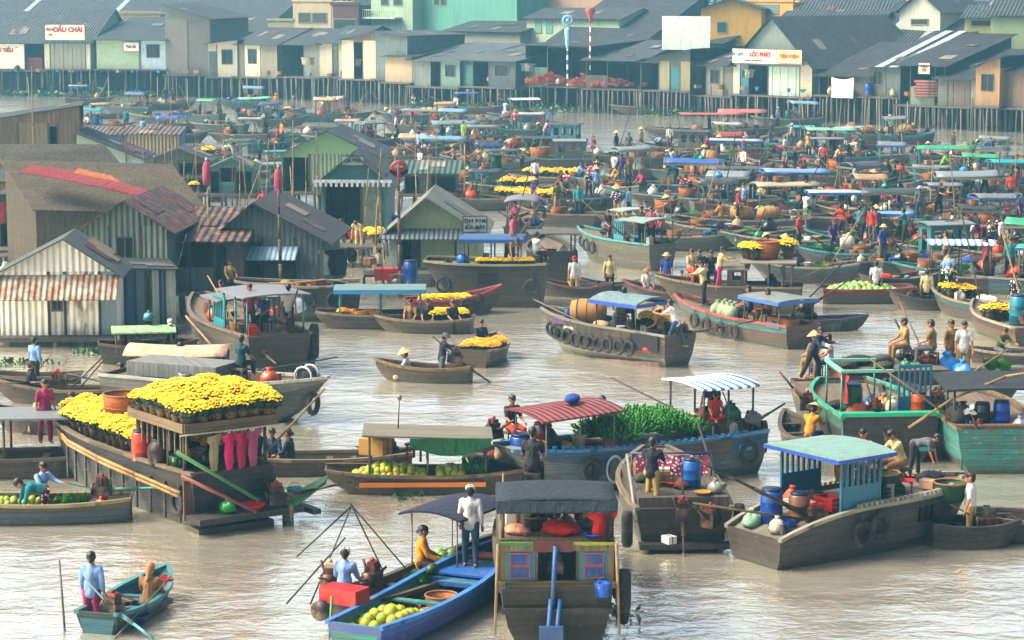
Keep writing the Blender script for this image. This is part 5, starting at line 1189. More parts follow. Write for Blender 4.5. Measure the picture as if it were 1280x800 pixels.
# people and goods on the left decks
def deckman(px, py, z, face, pose, s, t, lb, **k): return person(P(px, py, z), radians(face), pose, s, t, k.pop('head', 'hair'), lb, **k)
deckman(288, 366, .8, -70, 'sit', 'khaki', 'dark grey', 'man in khaki shirt sitting by the veranda house')
deckman(431, 300, .95, -120, 'squat', 'red', 'black', 'person in bright red crouching before the fringed stall'); deckman(446, 283, .95, -60, 'sit', 'maroon', 'dark grey', 'person in brick red shirt sitting inside the fringed stall'); deckman(430, 276, .95, -80, 'sit', 'grey', 'navy', 'person in grey seated at the back of the fringed stall'); deckman(449, 308, .95, -100, 'bend', 'cream', 'cream', 'person in cream stooping before the fringed stall')
q = P(418, 288, .95); put('big_basket', 'tall orange cane basket inside the fringed stall', q)
for i, (px, py) in enumerate([(462, 312), (468, 316), (474, 312)]): put('flower', 'potted yellow chrysanthemum on a box behind the red engine', P(px, py - 12, 1.3), scale=1.1, group='yellow flower pots behind the red engine')
put('barrel', 'round light blue drum lying by the red sign pole', P(490, 275, 1.2), col='2A9AC8', rot=(pi / 2, 0, .3)); put('barrel', 'blue drum on the walkway before the grey boarded house', P(300, 390, 1.05), col='2A7AC0', rot=(pi / 2, 0, 1.2))
for i, (px, c, n_) in enumerate([(412, 'white', 'white'), (420, 'black', 'black'), (427, 'navy', 'dark navy')]):
    q = P(px, 385, 0); q.z = ZAT(q, 312); put('garment', n_ + ' garment hanging at the grey house corner', q, rz=.6, col=c, scale=1.3)
put('flower', 'yellow flower pot in the little boat by the turquoise tent', P(240, 285, 1.2)); put('flower', 'yellow flower pot at the deck end left of the pink lantern', P(300, 282, 1.2)); put('flower', 'yellow flower pot left of the turquoise tent', P(243, 240, 2.4))
# red engine housing on the walkway
p_ = P(492, 352, .6); o = thing('engine_cover', 'bright red ribbed engine cover on the dark plank deck', 'engine', p_, .05); b = MB(); b.box(-.75, .55, -.35, .35, .1, .55); b.slab([(.55, -.35, .55), (.85, -.35, .2), (.85, .35, .2), (.55, .35, .55)], .12); b.build('housing', M('paint', 'C01E22', wear=.2), o)
b = MB(); 
for x in (-.5, 0, .35): b.box(x, x + .05, -.37, .37, .1, .58)
b.build('rib', M('paint', '8E1518'), o); b = MB(); b.torus((.45, -.38, .25), .13, .03, 'y'); b.torus((.1, -.38, .25), .1, .025, 'y'); b.build('flywheel', M('metal', '8A8C8E'), o)
# bush
for (px, py, z, s, lb) in ((537, 322, .8, 1.0, 'small dark green bush before the pale green gable house'), (535, 322, .8, .01, 'x')):
    if s < .1: continue
    p_ = P(px, py, z); o = thing('bush', lb, 'bush', p_); b = MB(); R = random.Random(3)
    for _ in range(420):
        a = R.uniform(0, 6.28); q = R.random() ** .4 * .45; v = Vector((q * cos(a), q * sin(a), R.uniform(.05, .75) * (1.1 - q * .8))); e = Vector((R.uniform(-1, 1), R.uniform(-1, 1), R.uniform(-.4, 1))).normalized(); f = e.orthogonal().normalized(); s_ = .05
        b.add([v, v + e * s_ + f * s_ * .5, v + e * s_ * 2, v + e * s_ - f * s_ * .5], [(0, 1, 2, 3)])
    b.build('foliage', M('leaf', '2F5A30'), o); t = MB(); t.bar((0, 0, -.05), (0, 0, .4), .03, .02); t.build('stem', M('plank', '4A3C30', pw=2), o)
pole('long leaning black pole before the annex', 205, 402, 236, 292, r=.05, col='1E1C1C'); 

RL = random.Random(31)
LSPOT = [('before the grey boarded house', 262, 395, 396, .75), ('below the pale green gable house', 462, 356, 612, .57), ('on the deck before the fringed stall', 386, 332, 476, .92), ('on the gangway behind the red engine', 346, 299, 466, 1.02), ('by the drying clothes', -5, 350, 56, 1.02), ('at the brown fibre roofed house foot', 90, 268, 250, 1.02)]
for w_, xa, py, xb, z in LSPOT:
    for k, tn, c in RL.sample([('pot', 'tin', None), ('bucket', 'blue', '2A70C0'), ('bucket', 'red', 'B83030'), ('basin', 'grey', '8A8E90'), ('crate', 'wooden', None), ('jerrycan', 'white', 'D0D0C8'), ('sack', 'tan', None), ('box', 'cardboard', None), ('basket', 'cane', None), ('big_basket', 'cane', None), ('barrel', 'blue', '1F5FA0'), ('barrel', 'green', '2F6A48'), ('jar', 'brown', None), ('veg', 'leafy', None), ('cloth_heap', 'orange', 'C86030'), ('bag', 'white', 'D0D4D0')], 9):
        q = P(RL.uniform(xa, xb), py, z); q.y += RL.uniform(.1, 1.0); put(k, '%s %s %s' % (tn, {'veg': 'greens', 'big_basket': 'big basket', 'cloth_heap': 'cloth bundle'}.get(k, k), w_), q, col=c, group='goods on the left bank decks')
for px, py, h in [(256, 372, 3.6), (264, 380, 4.2), (276, 362, 3.4), (228, 300, 3.8), (236, 292, 3.0), (312, 300, 4.0), (322, 288, 3.2), (368, 300, 3.6), (410, 250, 3.4), (440, 262, 3.8), (455, 300, 3.4), (470, 352, 3.0), (492, 300, 4.2), (522, 300, 3.4), (532, 282, 3.6), (118, 268, 3.6), (160, 262, 4.2), (192, 262, 3.4), (60, 345, 3.0), (12, 342, 2.4), (580, 262, 3.6), (602, 250, 3.2), (290, 262, 3.4), (345, 262, 3.8)]:
    o = thing('bamboo_pole', 'weathered mooring pole standing among the left hand stilt houses', 'pole', P(px, py), RL.uniform(0, 6.28), 'mooring poles among the left stilt houses'); a = RL.uniform(-.5, .5); b = MB(); b.tube([(0, 0, -.6), (a * .5, 0, h * .5), (a, .05, h)], [.045, .038, .025], 6); b.build('shaft', M('wood', RL.choice(['A98F5E', '7A6A50', 'C0A878']), ax='z', pw=.5), o)
# ------------------------------------------------------------ foreground and middle boats
FL = 'flower pots on the flower boat'
def fill(bt, key, x0, x1, y0, y1, dx, dy, z, label, n=None, group=None, jit=.25, scale=1.0, skip=None, col=None, dome=0):
    nx = max(1, int((x1 - x0) / dx) + 1); ny = max(1, int((y1 - y0) / dy) + 1)
    for i in range(nx):
        for j in range(ny):
            x = x0 + i * dx + rnd.uniform(-jit, jit) * dx; y = y0 + j * dy + rnd.uniform(-jit, jit) * dy
            if skip and skip(x, y): continue
            fx = (i + .5) / nx * 2 - 1; fy = (j + .5) / ny * 2 - 1
            put(key, label, bt.to(x, y, z + dome * max(0, (1 - fx * fx)) * max(0, 1 - fy * fy)), scale=scale * rnd.uniform(.88, 1.12), group=group, col=col)
def panelbox(bt, x0, x1, y0, y1, z0, z1, col, name='side_wall', mk='plank', **k):
    b = MB(); b.box(x0, x1, y0, y1, z0, z1); return b.build(name, M(mk, col, **k), bt.o)
def rods(bt, L_, r, col, name, mk='paint'):
    for a, c in L_: b = MB(); b.bar(a, c, r, r * .8, 6); b.build(name, M(mk, col), bt.o)

# ---- the flower boat
fb = boat('long dark planked cargo boat carrying two beds of yellow chrysanthemums', 'flower boat', 288, 657, 125, 8.6, 2.3, F=1.32, bow=.1, stern=.05, sw=.92, draft=.35, deck=.12, cols=('39454E',), lower='4A5258', rail='8A7B62', rake=.5, anchor=-1, deckc='7A6A52', wear=.9, bw=.3)
for z in (.35, .8): b = MB(); [b.obox(Vector((x, fb.w(x) * .985 + .03, z)), .07, .05, .42) for x in (-3.9, -3.2, -2.5, -1.8, -1.1, -.4, .3, 1.0, 1.7, 2.4)]; b.build('frame_rib', M('wood', '59636A', ax='z'), fb.o)
b = MB(); pts = [Vector((x, fb.w(x) + .1, .95 + .04 * x)) for x in (-4.1, -2, 0, 2, 3.6)]; b.tube(pts, .045, 6); b.tube([p + Vector((0, .02, .1)) for p in pts], .04, 6); b.build('rubbing_bamboo', M('wood', 'C2A263', ax='x'), fb.o)
# stern house frame and flower roof
for x in (-4.1, -3.3, -2.5, -1.8):
    for y in (-1.05, 1.05): rods(fb, [((x, y, 1.3), (x, y, 2.28))], .045, '6A5A44', 'post', 'wood')
b = MB(); b.box(-4.4, -1.6, -1.2, 1.2, 2.28, 2.36); b.build('flower_platform', M('plank', '8C7A58', ax='y'), fb.o)
b = MB(); 
for (x0, x1, y0, y1) in ((-4.4, -1.6, 1.2, 1.24), (-4.4, -1.6, -1.24, -1.2), (-4.44, -4.4, -1.2, 1.2), (-1.6, -1.56, -1.2, 1.2)): b.box(x0, x1, y0, y1, 2.3, 2.52)
for i in range(10): x = -4.3 + i * .28; b.box(x, x + .04, 1.06, 1.1, 1.75, 2.28)
b.build('platform_fence', M('wood', '8F7C5A', ax='z'), fb.o)
panelbox(fb, -1.85, -1.8, -1.0, 1.0, 1.25, 2.25, '5A4A38')
panelbox(fb, -4.33, -4.28, -1.2, .1, .2, 1.1, '7A6346', 'stern_board'); panelbox(fb, -4.34, -4.3, .35, .75, .3, 1.0, '1F6FA8', 'stern_door', 'paint'); panelbox(fb, -4.33, -4.29, .85, 1.2, .25, 1.2, '8A6E48', 'stern_board')
fill(fb, 'flower', -4.25, -1.75, -1.05, 1.05, .36, .35, 2.37, 'potted yellow chrysanthemum in the upper bed on the flower boat roof', group=FL, scale=1.25, jit=.12, dome=.3)
fill(fb, 'flower', -1.5, 4.1, -.95, .95, .4, .4, 1.22, 'potted yellow chrysanthemum in the lower bed of the flower boat', group=FL, scale=1.25, jit=.12, skip=lambda x, y: (abs(y) > fb.w(x) - .12) or (1.0 < x < 2.0 and -.7 < y < .4))
on(fb, 'big_basket', 1.5, -.15, 'big cane basket standing in the lower bed of the flower boat', dz=.42, scale=1.0)
put('cloth_heap', 'orange cloth heap left of the flower boat basket', fb.to(2.3, .1, 1.6), col='orange', scale=.8)
fill(fb, 'flower', -2.6, -2.0, -.9, -.2, .4, .4, 1.25, 'potted yellow chrysanthemum stowed under the flower boat roof', group=FL)
put('barrel', 'orange plastic bin at the open side of the flower boat stern', fb.to(-1.75, .98, 1.22), col='orange', scale=.8)
put('jar', 'dark red glazed water jar beside the orange bin', fb.to(-2.7, .95, 1.22), scale=1.1); put('jar', 'pale brown glazed jar behind the dark red jar', fb.to(-2.2, .6, 1.22), col='8A6B4A')
put('bucket', 'green bucket on the flower boat stern', fb.to(-3.4, .85, 1.22), col='green', scale=1.3); put('barrel', 'brown barrel at the right of the flower boat stern', fb.to(-3.6, -.75, 1.22), col='7A4A28', scale=.85)
for i, (dx, c, n_) in enumerate([(-.1, 'cream', 'cream'), (.2, 'magenta', 'bright pink'), (.45, 'E0207A', 'magenta'), (.68, 'pink', 'rose pink')]):
    put('garment', n_ + ' garment hanging at the flower boat stern', fb.to(-4.5, .35 - dx * 1.3, 2.2), rz=radians(65), col=c if n_ != 'bright pink' else 'FF2A98', scale=(.8, .8, 1.1))
b = MB(); b.tube([(-4.5, 1.35, 2.28), (-4.5, -1.35, 2.28)], .02, 5); b.build('clothes_rod', M('flat', 'C9C4B0'), fb.o)
rods(fb, [((-4.6, 1.5, 1.95), (-5.3, -.2, .75))], .05, '4E8A5A', 'green_beam'); rods(fb, [((-4.4, 1.3, 1.35), (-5.4, -.1, .5))], .05, '8E3A30', 'red_beam')
b = MB(); b.slab([(-4.9, -1.1, .5), (-5.1, -1.3, .5), (-5.1, -2.1, .95), (-5.0, -2.2, 1.05), (-4.8, -1.5, .75)], .08); b.build('tiller_board', M('paint', '2A8A55'), fb.o)
b = MB(); b.box(-5.1, -4.4, -1.5, 1.2, .28, .42); b.box(-5.2, -4.4, -1.9, -1.7, .2, .32); b.build('stern_shelf', M('wood', '3A2E26', ax='y'), fb.o)
b = MB(); b.box(-5.15, -4.75, -1.2, -1.12, -.3, .5); b.build('rudder', M('hull', 'B9B6A8'), fb.o)
b = MB(); b.box(-4.75, -4.3, -.9, 1.05, -.2, .12); b.build('stern_counter', M('hull', 'A8A698', wear=.9), fb.o)
motor(fb, -4.9, -.9, .65, 8, 1.8, yaw=255, prop=False, block='1E1E20')
put('bag', 'green net bag on the flower boat stern shelf', fb.to(-4.75, .3, .42), col='2FA050', scale=.5); put('basin', 'small red tray on the flower boat stern shelf', fb.to(-4.8, -.3, .42), col='C03A28'); put('bucket', 'turquoise bucket by the green tiller board', fb.to(-4.7, -1.5, .42), col='2AA0A0', scale=1.2)
man(fb, 3.9, .9, -60, 'stand', 'magenta', 'magenta', 'woman in bright pink at the bow end of the flower boat', dz=-.55)
tyres(fb, [-3.9], 1, .26, .75)

# ---- low blue sampan with fruit beside the flower boat
b12 = boat('low blue sampan heaped with green fruit at the left edge', 'blue fruit sampan', 45, 650, 184, 4.6, 1.5, scl=.9, F=.5, bow=.2, stern=.1, sw=.7, cols=('23719C',), upper='7E7250', rail='A3976E', lower='1C5C88')
fill(b12, 'pomelo', -.9, 1.9, -.4, .4, .2, .2, .22, 'small green and yellow fruit heaped in the blue sampan', group='fruit in the blue sampan', scale=.8, jit=.4, dome=.22)
fill(b12, 'veg', -1.0, -.2, -.45, .4, .3, .3, .25, 'clump of greens at the stern of the blue sampan', group='greens in the blue sampan')
man(b12, -.25, .15, -150, 'bend', 'turquoise', 'maroon', 'person in turquoise stooping in the blue sampan', sleeves='long', pattern='trousers'); man(b12, -.1, -.3, -40, 'reach', 'light blue', 'dark grey', 'person in pale blue reaching up from the blue sampan', sleeves='long', dz=-.2)
motor(b12, -1.75, .1, .75, 3, 1.9, yaw=172, shaftc='3A9A94', prop=False); put('basin', 'white bowl in the blue sampan', b12.to(1.8, .1, .5), col='white')

# ---- small sampan with two people, bottom left
b13 = boat('small turquoise sampan with two people at the bottom left', 'small turquoise sampan', 163, 768, 74, 3.1, 1.3, scl=.88, F=.36, bow=.25, stern=.1, sw=.75, cols=('2F6E70',), upper='2E8C92', rail='3A9BA0', lower='46483C', inner='2A7F8C', deckc='2A8390')
man(b13, -1.0, .45, 80, 'stand', 'light blue', 'magenta', 'person in pale blue shirt and pink trousers at the stern', sleeves='long', dz=-.1)
man(b13, .25, -.35, 75, 'floor', 'tan', 'grey', 'woman with long fair hair seated in the small sampan', head='hair_long', dz=.15, hairc='B08A58')
motor(b13, -1.5, -.3, .5, -20, 1.3, yaw=250, shaftc='6FB0B8', prop=False)
rods(b13, [((-1.75, .75, -.15), (-1.15, 1.15, 1.35))], .03, '6E6A60', 'steering_pole'); rods(b13, [((-2.3, -.5, -.1), (.6, -.75, .75))], .022, '7E7A6A', 'oar')
for i, (x, y, k, c, lb) in enumerate([(-.55, -.1, 'basin', 'D9A030', 'yellow tray in the small turquoise sampan'), (-.7, -.5, 'basin', '1F4FB0', 'blue tray in the small turquoise sampan'), (-.2, .5, 'basin', '1F4FB0', 'dark blue tray by the standing person\'s feet'), (.0, .1, 'box', '3A2E28', 'dark box in the middle of the small sampan'), (1.25, -.35, 'bucket', 'C8202A', 'red pail at the sampan bow'), (.5, -.45, 'cloth_heap', 'orange', 'orange bundle beside the fair haired woman')]):
    on(b13, k, x, y, lb, dz=.2, col=c, scale=.45 if k == 'cloth_heap' else .8)

# ---- two fruit sampans, bottom centre
b20 = boat('dark wooden sampan with navy awning and two engines', 'navy awning sampan', 524, 745, 60, 5.2, 1.2, F=.42, bow=.25, stern=.1, sw=.6, cols=('3E3428',), rail='6A5A44', upper='2F6A5C')
canopy(b20, .6, 2.2, 1.1, .4, 1.55, '1D2F58', 'k', arch=.12, posts=2, postc='9A9A98', pr=.018, over=.2)
man(b20, .55, .3, 0, 'sit', 'yellow', 'maroon', 'woman in yellow with a hair bun seated under the navy awning', head='hair_bun', sleeves='long', dz=.15)
man(b20, -2.5, .15, 75, 'sit', 'light blue', 'dark grey', 'man in grey and pale blue with white cap on the red engine', head='cap', sleeves='long', dz=.25)
motor(b20, -2.3, .62, .78, -3, .7, yaw=20, col='C8B890', prop=False, block='6A2A1C'); motor(b20, -1.2, .35, .6, 5, .7, yaw=10, prop=False, block='4A2A20'); 
rods(b20, [((-2.6, .9, .3), (-1.1, .9, 2.0)), ((-1.1, .9, 2.0), (-.9, .3, .7)), ((-1.1, .95, 2.05), (-.2, .2, .6)), ((-3.4, .9, .5), (-1.2, 1.0, 1.35)), ((-1.1, .9, 2.0), (-2.2, 1.5, 1.1))], .02, '2A2724', 'steering_frame')
b = MB(); b.obox(Vector((-2.95, -.15, .72)), .5, .85, .3); b.build('engine_cover', M('paint', 'C41E20', wear=.15), b20.o); b = MB(); b.lathe([(.2, -.06), (.2, .06)], 16, (-3.25, .2, .42), Matrix.Rotation(pi / 2, 4, 'Y')); b.build('flywheel', M('metal', '4A4038'), b20.o)
rods(b20, [((-3.3, -.1, .75), (-3.6, -.2, -.3))], .03, '2E9A60', 'green_rod')
on(b20, 'big_basket', -.35, -.25, 'wide orange cane basket of greens beside the woman in yellow', scale=.72, dz=.0); fill(b20, 'veg', -.5, -.2, -.4, 0, .2, .25, .45, 'leafy greens in the wide orange basket', group='greens in the wide orange basket', scale=.6); on(b20, 'melon', -.2, -.45, 'pale green melon on the wide orange basket', dz=.65, col=None)
on(b20, 'bag', -.9, -.35, 'yellow plastic bag beside the wide orange basket', col='yellow', scale=.55); on(b20, 'bag', 1.2, -.3, 'white plastic bag under the navy awning', col='white', scale=.55, dz=.3); fill(b20, 'cabbage', .9, 1.6, -.1, .4, .28, .25, .45, 'cabbage piled under the navy awning', group='cabbages under the navy awning')
b19 = boat('bright blue sampan with turquoise inside and a man standing at its end', 'bright blue sampan', 620, 726, 66, 6.2, 1.5, F=.55, bow=.28, stern=.1, sw=.75, draft=.15, cols=('1C5FA6',), upper='2474C0', lower='174E90', rail='3E90CC', inner='2B9C94', deckc='2E9A92', anchor=1, kind='paint', wear=.35, bowp=2.6)
b = MB(); x = 2.0; w_ = b19.w(1.6) - .06; b.box(1.35, 2.75, -.6, .6, .5, .54); b.box(.95, 1.35, -w_, w_, .38, .46); b.build('bow_deck', M('paint', '2878B8', wear=.5), b19.o)
b = MB(); b.box(2.5, 2.9, -.4, .4, .62, .66); b.build('bow_board', M('paint', 'B83A48'), b19.o)
man(b19, 2.05, .1, 80, 'stand', 'white', 'jeans blue', 'man in white shirt, white cap and jeans standing on the bright blue sampan', head='cap', sleeves='long', dz=0, z=.55, scale=1.02)
fill(b19, 'pomelo', -2.6, -.9, -.45, .5, .23, .23, .1, 'yellow green pomelo piled in the bright blue sampan', group='pomelos in the bright blue sampan', scale=1.15, jit=.3, dome=.3)
on(b19, 'basket', .35, -.05, 'brown round basket in the bright blue sampan', scale=1.1); on(b19, 'lying_sack', -.2, .25, 'dark sack by the brown basket', col='dark grey', scale=.7)

# ---- blue panelled stern boat, bottom centre right
b18 = boat('cargo boat with blue panelled stern doors and navy tarpaulin roof', 'blue panelled boat', 696, 803, 91, 7.2, 2.3, F=1.15, bow=.3, stern=.0, sw=.92, draft=.4, deck=.1, cols=('3A3024',), lower='5A201C', rail='7A6A4A', anchor=-1, bw=.3)
x0 = -3.6
for y0, y1, c in ((-1.08, -.97, '8A7A50'), (-.97, -.42, '2A8FA0'), (.42, .97, '2A8FA0'), (.97, 1.08, '8A7A50'), (-.42, -.36, '6A5236'), (.36, .42, '6A5236')):
    panelbox(b18, x0 + .0, x0 + .06, y0, y1, 1.2, 1.78, c, 'stern_panel' if abs(y0 + y1) > 1 and c[0] == '2' else 'stern_post', 'paint')
for s in (-1, 1):
    for z in (1.28, 1.53):
        b = MB(); yc = s * .7; b.box(x0 - .02, x0 - .003, yc - .17, yc + .17, z, z + .2); b.build('door_panel', M('paint', '1B5FA0'), b18.o)
        b = MB(); b.box(x0 - .035, x0 - .021, yc - .19, yc + .19, z - .02, z); b.box(x0 - .035, x0 - .021, yc - .19, yc + .19, z + .2, z + .22); b.box(x0 - .035, x0 - .021, yc - .19, yc - .17, z, z + .2); b.box(x0 - .035, x0 - .021, yc + .17, yc + .19, z, z + .2); b.build('panel_moulding', M('paint', 'B0654A'), b18.o)
panelbox(b18, x0 - .04, x0 + .08, -1.12, 1.12, 1.08, 1.19, '8A7C48', 'stern_sill', 'paint'); panelbox(b18, x0 - .02, x0 + .07, -1.1, 1.1, 1.785, 1.95, '9A8A62', 'stern_beam', 'wood')
panelbox(b18, x0 - .05, x0 - .022, -1.1, -.3, 1.9, 1.96, 'A8B040', 'painted_rail', 'paint'); panelbox(b18, x0 - .05, x0 - .022, .3, 1.1, 1.9, 1.96, '3F9A4A', 'painted_rail', 'paint'); panelbox(b18, x0 - .08, x0 - .051, -.3, .45, 1.78, 2.0, '7A2E2A', 'name_board', 'paint')
for s in (-1, 1): panelbox(b18, x0 + .07, 1.6, s * 1.08 - .03, s * 1.08 + .03, 1.19, 1.93, '5E4E3A')
b = MB(); b.box(x0 + .08, 1.7, -1.1, 1.1, 1.95, 2.0); b.build('upper_deck', M('plank', '8A7B64', ax='y'), b18.o)
panelbox(b18, x0 - .25, x0 - .01, -1.05, 1.05, .62, .72, '2E2620', 'stern_step', 'wood')
canopy(b18, x0 + .2, x0 + 1.7, 2.05, 2.0, 2.7, '2A4152', 'k', arch=.05, posts=2, postc='6A5A44', over=.12, sag=.03)
b = MB(); b.slab([(x0 + .06, -1.16, 2.74), (x0 - .02, -1.14, 2.56), (x0 - .02, 1.14, 2.54), (x0 + .06, 1.16, 2.74)], .03); b.build('tarpaulin_flap', M('cloth', '2F4858'), b18.o)
motor(b18, x0 + .35, .02, 1.42, -70, 1.6, yaw=180, prop=False, block='15161A', shaftc='1E6FA8')
rods(b18, [((x0 - .2, -.05, .9), (x0 - .5, .1, -.6)), ((x0 - .2, .12, .9), (x0 - .5, .25, -.6)), ((x0 - .1, .03, 1.9), (x0 - .25, .1, .8))], .05, '2077A8', 'rudder_post')
panelbox(b18, x0 - .6, x0 - .45, -.1, .35, -.5, .45, '1F6CA0', 'rudder', 'paint')
rods(b18, [((x0 - .12, s * 1.12, 1.95), (x0 - .16, s * 1.18, .2)) for s in (-1, 1)], .035, 'A8987A', 'mooring_rope', 'cloth')
tyres(b18, [-3.1, -2.4], -1, .27, .1); 
for i, x in enumerate((-3.4, -2.9)):
    b = MB(); b.lathe([(.1, -.42), (.13, -.3), (.13, .3), (.1, .42)], 10, (x, -1.3, .95 - i * .35)); b.build('fender', M('rubber', '1A1B20'), b18.o)
put('bucket', 'blue bucket hanging at the blue panelled stern', b18.to(x0 - .2, -.85, .95), col='2A7AD0', scale=.9)
put('cloth_heap', 'bright red cloth heap under the navy tarpaulin', b18.to(x0 + .5, -.1, 2.0), col='D02818', scale=.95); put('cloth_heap', 'pink and cream cloth heap left of the red one', b18.to(x0 + .5, .75, 2.0), col='D8A890', scale=.7)
put('box', 'white square cushion box under the navy tarpaulin', b18.to(x0 + 1.2, .72, 2.02), col='D8D4D0', rz=1.6, scale=1.3); put('bucket', 'yellow bucket under the navy tarpaulin', b18.to(x0 + 1.5, .02, 2.1), col='F0A818', scale=1.1); put('bag', 'net bag of greens under the navy tarpaulin', b18.to(x0 + 1.0, -.2, 2.0), col='8A8F78', scale=.45); put('bag', 'grey net bag beside the bag of greens', b18.to(x0 + 1.0, -.65, 2.0), col='9A9A8A', scale=.42); put('bucket', 'magenta pail at the back of the navy tarpaulin', b18.to(x0 + 1.5, -.5, 2.05), col='C82A90', scale=.8); put('basin', 'blue basin at the right of the blue panelled stern', b18.to(x0 + .15, -.7, 2.0), col='2A6AB8', scale=.6); put('jerrycan', 'little green can under the navy tarpaulin', b18.to(x0 + .9, .35, 2.0), col='1E6A4A', scale=.6)
put('garment', 'orange garment hanging under the navy tarpaulin', b18.to(x0 + .1, -.86, 2.5), rz=.3, col='D8401C', scale=.85); put('garment', 'purple black garment hanging at the tarpaulin corner', b18.to(x0 + .1, -1.02, 2.5), rz=1.2, col='3A2038', scale=.85)
man(b18, 1.0, .35, 85, 'sit', 'dark grey', 'black', 'man in dark grey seen from behind beyond the navy tarpaulin', z=2.0, scale=1.0)

# ---- pomelo boat with green awning
b16 = boat('low wooden boat with orange striped hull heaped with yellow green pomelos', 'pomelo boat', 537, 612, 182, 5.0, 1.7, scl=.86, F=.5, bow=.12, stern=.15, sw=.8, cols=('5E4C38',), lower='C0501E', upper='6A5844', rail='8A7350', bw=.55, bowp=3)
b = MB(); b.box(-1.6, 2.0, .86, .89, .24, .36); b.build('painted_stripe', M('paint', 'D08A1E', wear=.2), b16.o)
canopy(b16, -1.6, 1.7, 1.5, .45, 1.5, '8D8A78', 'w', arch=.03, posts=3, postc='6A5F4E', over=.2, tilt=.12)
b = MB(); vs = []; 
for i in range(9):
    for j in range(4): f = i / 8; vs.append((-1.75 + 2.3 * f, 1.0 + .04 * sin(i * 2 + j), 1.56 - j * (.07 + .09 * sin(pi * f))))
b.add(vs, [(i * 4 + j, i * 4 + j + 1, i * 4 + j + 5, i * 4 + j + 4) for i in range(8) for j in range(3)], True); b.build('awning_flap', M('cloth', '1F7A50'), b16.o)
fill(b16, 'pomelo', .2, 2.1, -.5, .6, .19, .19, .25, 'yellow green pomelo heaped on the pomelo boat', group='pomelos heaped on the pomelo boat', scale=1.0, jit=.3, dome=.3)
fill(b16, 'pomelo', -.9, -.3, -.3, .5, .2, .2, .35, 'yellow green pomelo behind the awning post', group='pomelos behind the awning post', scale=1.0, jit=.3, dome=.15)
fill(b16, 'bananas', -1.5, -1.0, -.3, .4, .35, .35, .45, 'green banana bunch on the pomelo boat stern', group='bananas on the pomelo boat')
put('stool', 'teal chair on the pomelo boat', b16.to(.35, -.35, .75), col='1F7F86', scale=1.6); put('box', 'yellow topped wooden crate on the pomelo boat bow', b16.to(1.55, -.2, .95), col='C9A860', scale=1.4)
rods(b16, [((.9, -.1, 1.55), (.85, 0, 2.45))], .02, '7A6A58', 'mast'); b = MB(); b.ball((.85, 0, 2.5), .08, 8, 6); b.build('lamp_ball', M('plastic', '9A9A98'), b16.o)
# ---- flat boat behind the flower boat stern
b14 = boat('long low grey boat with yellow stripe behind the flower boat', 'yellow striped long boat', 395, 590, 186, 4.6, 1.3, F=.42, bow=.15, stern=.1, cols=('5A5244',), lower='C79A28', upper='6E6656', rail='8E8468')
man(b14, 1.1, 0, -90, 'sit', 'jeans blue', 'navy', 'person in faded blue seated behind the flower boat stern', sleeves='long'); man(b14, .65, .2, 170, 'sit', 'dark grey', 'black', 'woman in dark jacket looking left behind the flower boat', head='hair_bun', sleeves='long')
man(b14, 1.45, -.1, -80, 'sit', 'navy', 'dark grey', 'person in navy at the left of the yellow striped long boat')
on(b14, 'bag', -1.0, 0, 'olive green tarpaulin bag on the yellow striped long boat', col='5A6A4A', scale=.75)
motor(b14, -1.9, 0, .5, 2, 1.2, yaw=188)
# ---- boat with flat grey roof at left edge
b15 = boat('grey flat roofed boat with orange stripe cut by the left edge', 'flat roofed boat', 18, 592, 4, 4.4, 1.6, F=.5, bow=.1, stern=.1, cols=('5E5648',), lower='C77A22', rail='8A8068', bw=.4)
canopy(b15, -1.8, 1.5, 1.3, .45, 1.55, '8E9498', 'w2', arch=.02, posts=3, over=.2)
on(b15, 'basin', .6, .1, 'orange scoop under the flat grey roof', col='orange', dz=.1)
# ---- tan awning boat and the sampan left of it
b8 = boat('brown boat under a drooping tan cloth awning', 'tan awning boat', 228, 498, -4, 3.6, 1.7, F=.75, bow=.15, stern=.1, sw=.8, deck=.25, cols=('5F5442',), rail='7E7258')
canopy(b8, -1.4, 1.3, 1.3, .5, 1.42, 'D9BFA6', 'k', arch=.22, posts=2, over=.2, sag=.06)
man(b8, .6, -.1, 170, 'bend', 'olive', 'tan', 'man in olive shirt and shorts stooping under the tan awning', shorts=True)
on(b8, 'barrel', 1.1, .4, 'blue barrel behind the flower beds under the tan awning', scale=.8); on(b8, 'sack', -.6, 0, 'brown sack under the tan awning', scale=1.2); on(b8, 'crate', -1.0, .3, 'crate under the tan awning')
b8b = boat('cluttered little boat with a pale green awning by the white corrugated house', 'pale green awning boat', 180, 452, 10, 2.6, 1.4, F=.6, bow=.1, stern=.1, deck=.2, cols=('5A4A38',), rail='7A6A52')
canopy(b8b, -.9, .9, 1.1, .4, 1.05, 'A9C4A0', 'k', arch=.12, posts=2, over=.15); on(b8b, 'bag', .2, .1, 'light blue bag on the pale green awning boat', dz=.95, col='turquoise', scale=.5); on(b8b, 'barrel', -.7, -.2, 'brown drum on the pale green awning boat', col='6A4A38', scale=.6); man(b8b, .9, 0, -90, 'floor', 'navy', 'grey', 'person with white cap curled up on the pale green awning boat', head='cap')
b10 = boat('long brown sampan with a hooded man at its end, left', 'long brown sampan', 88, 503, 176, 3.6, 1.1, F=.42, bow=.3, stern=.12, cols=('54483A',), rail='8A7B5C')
man(b10, 1.2, .05, 20, 'sit', 'dark blue', 'navy', 'hooded man in dark blue huddled in the long brown sampan', head='brim_hat', hatc='brown', sleeves='long')
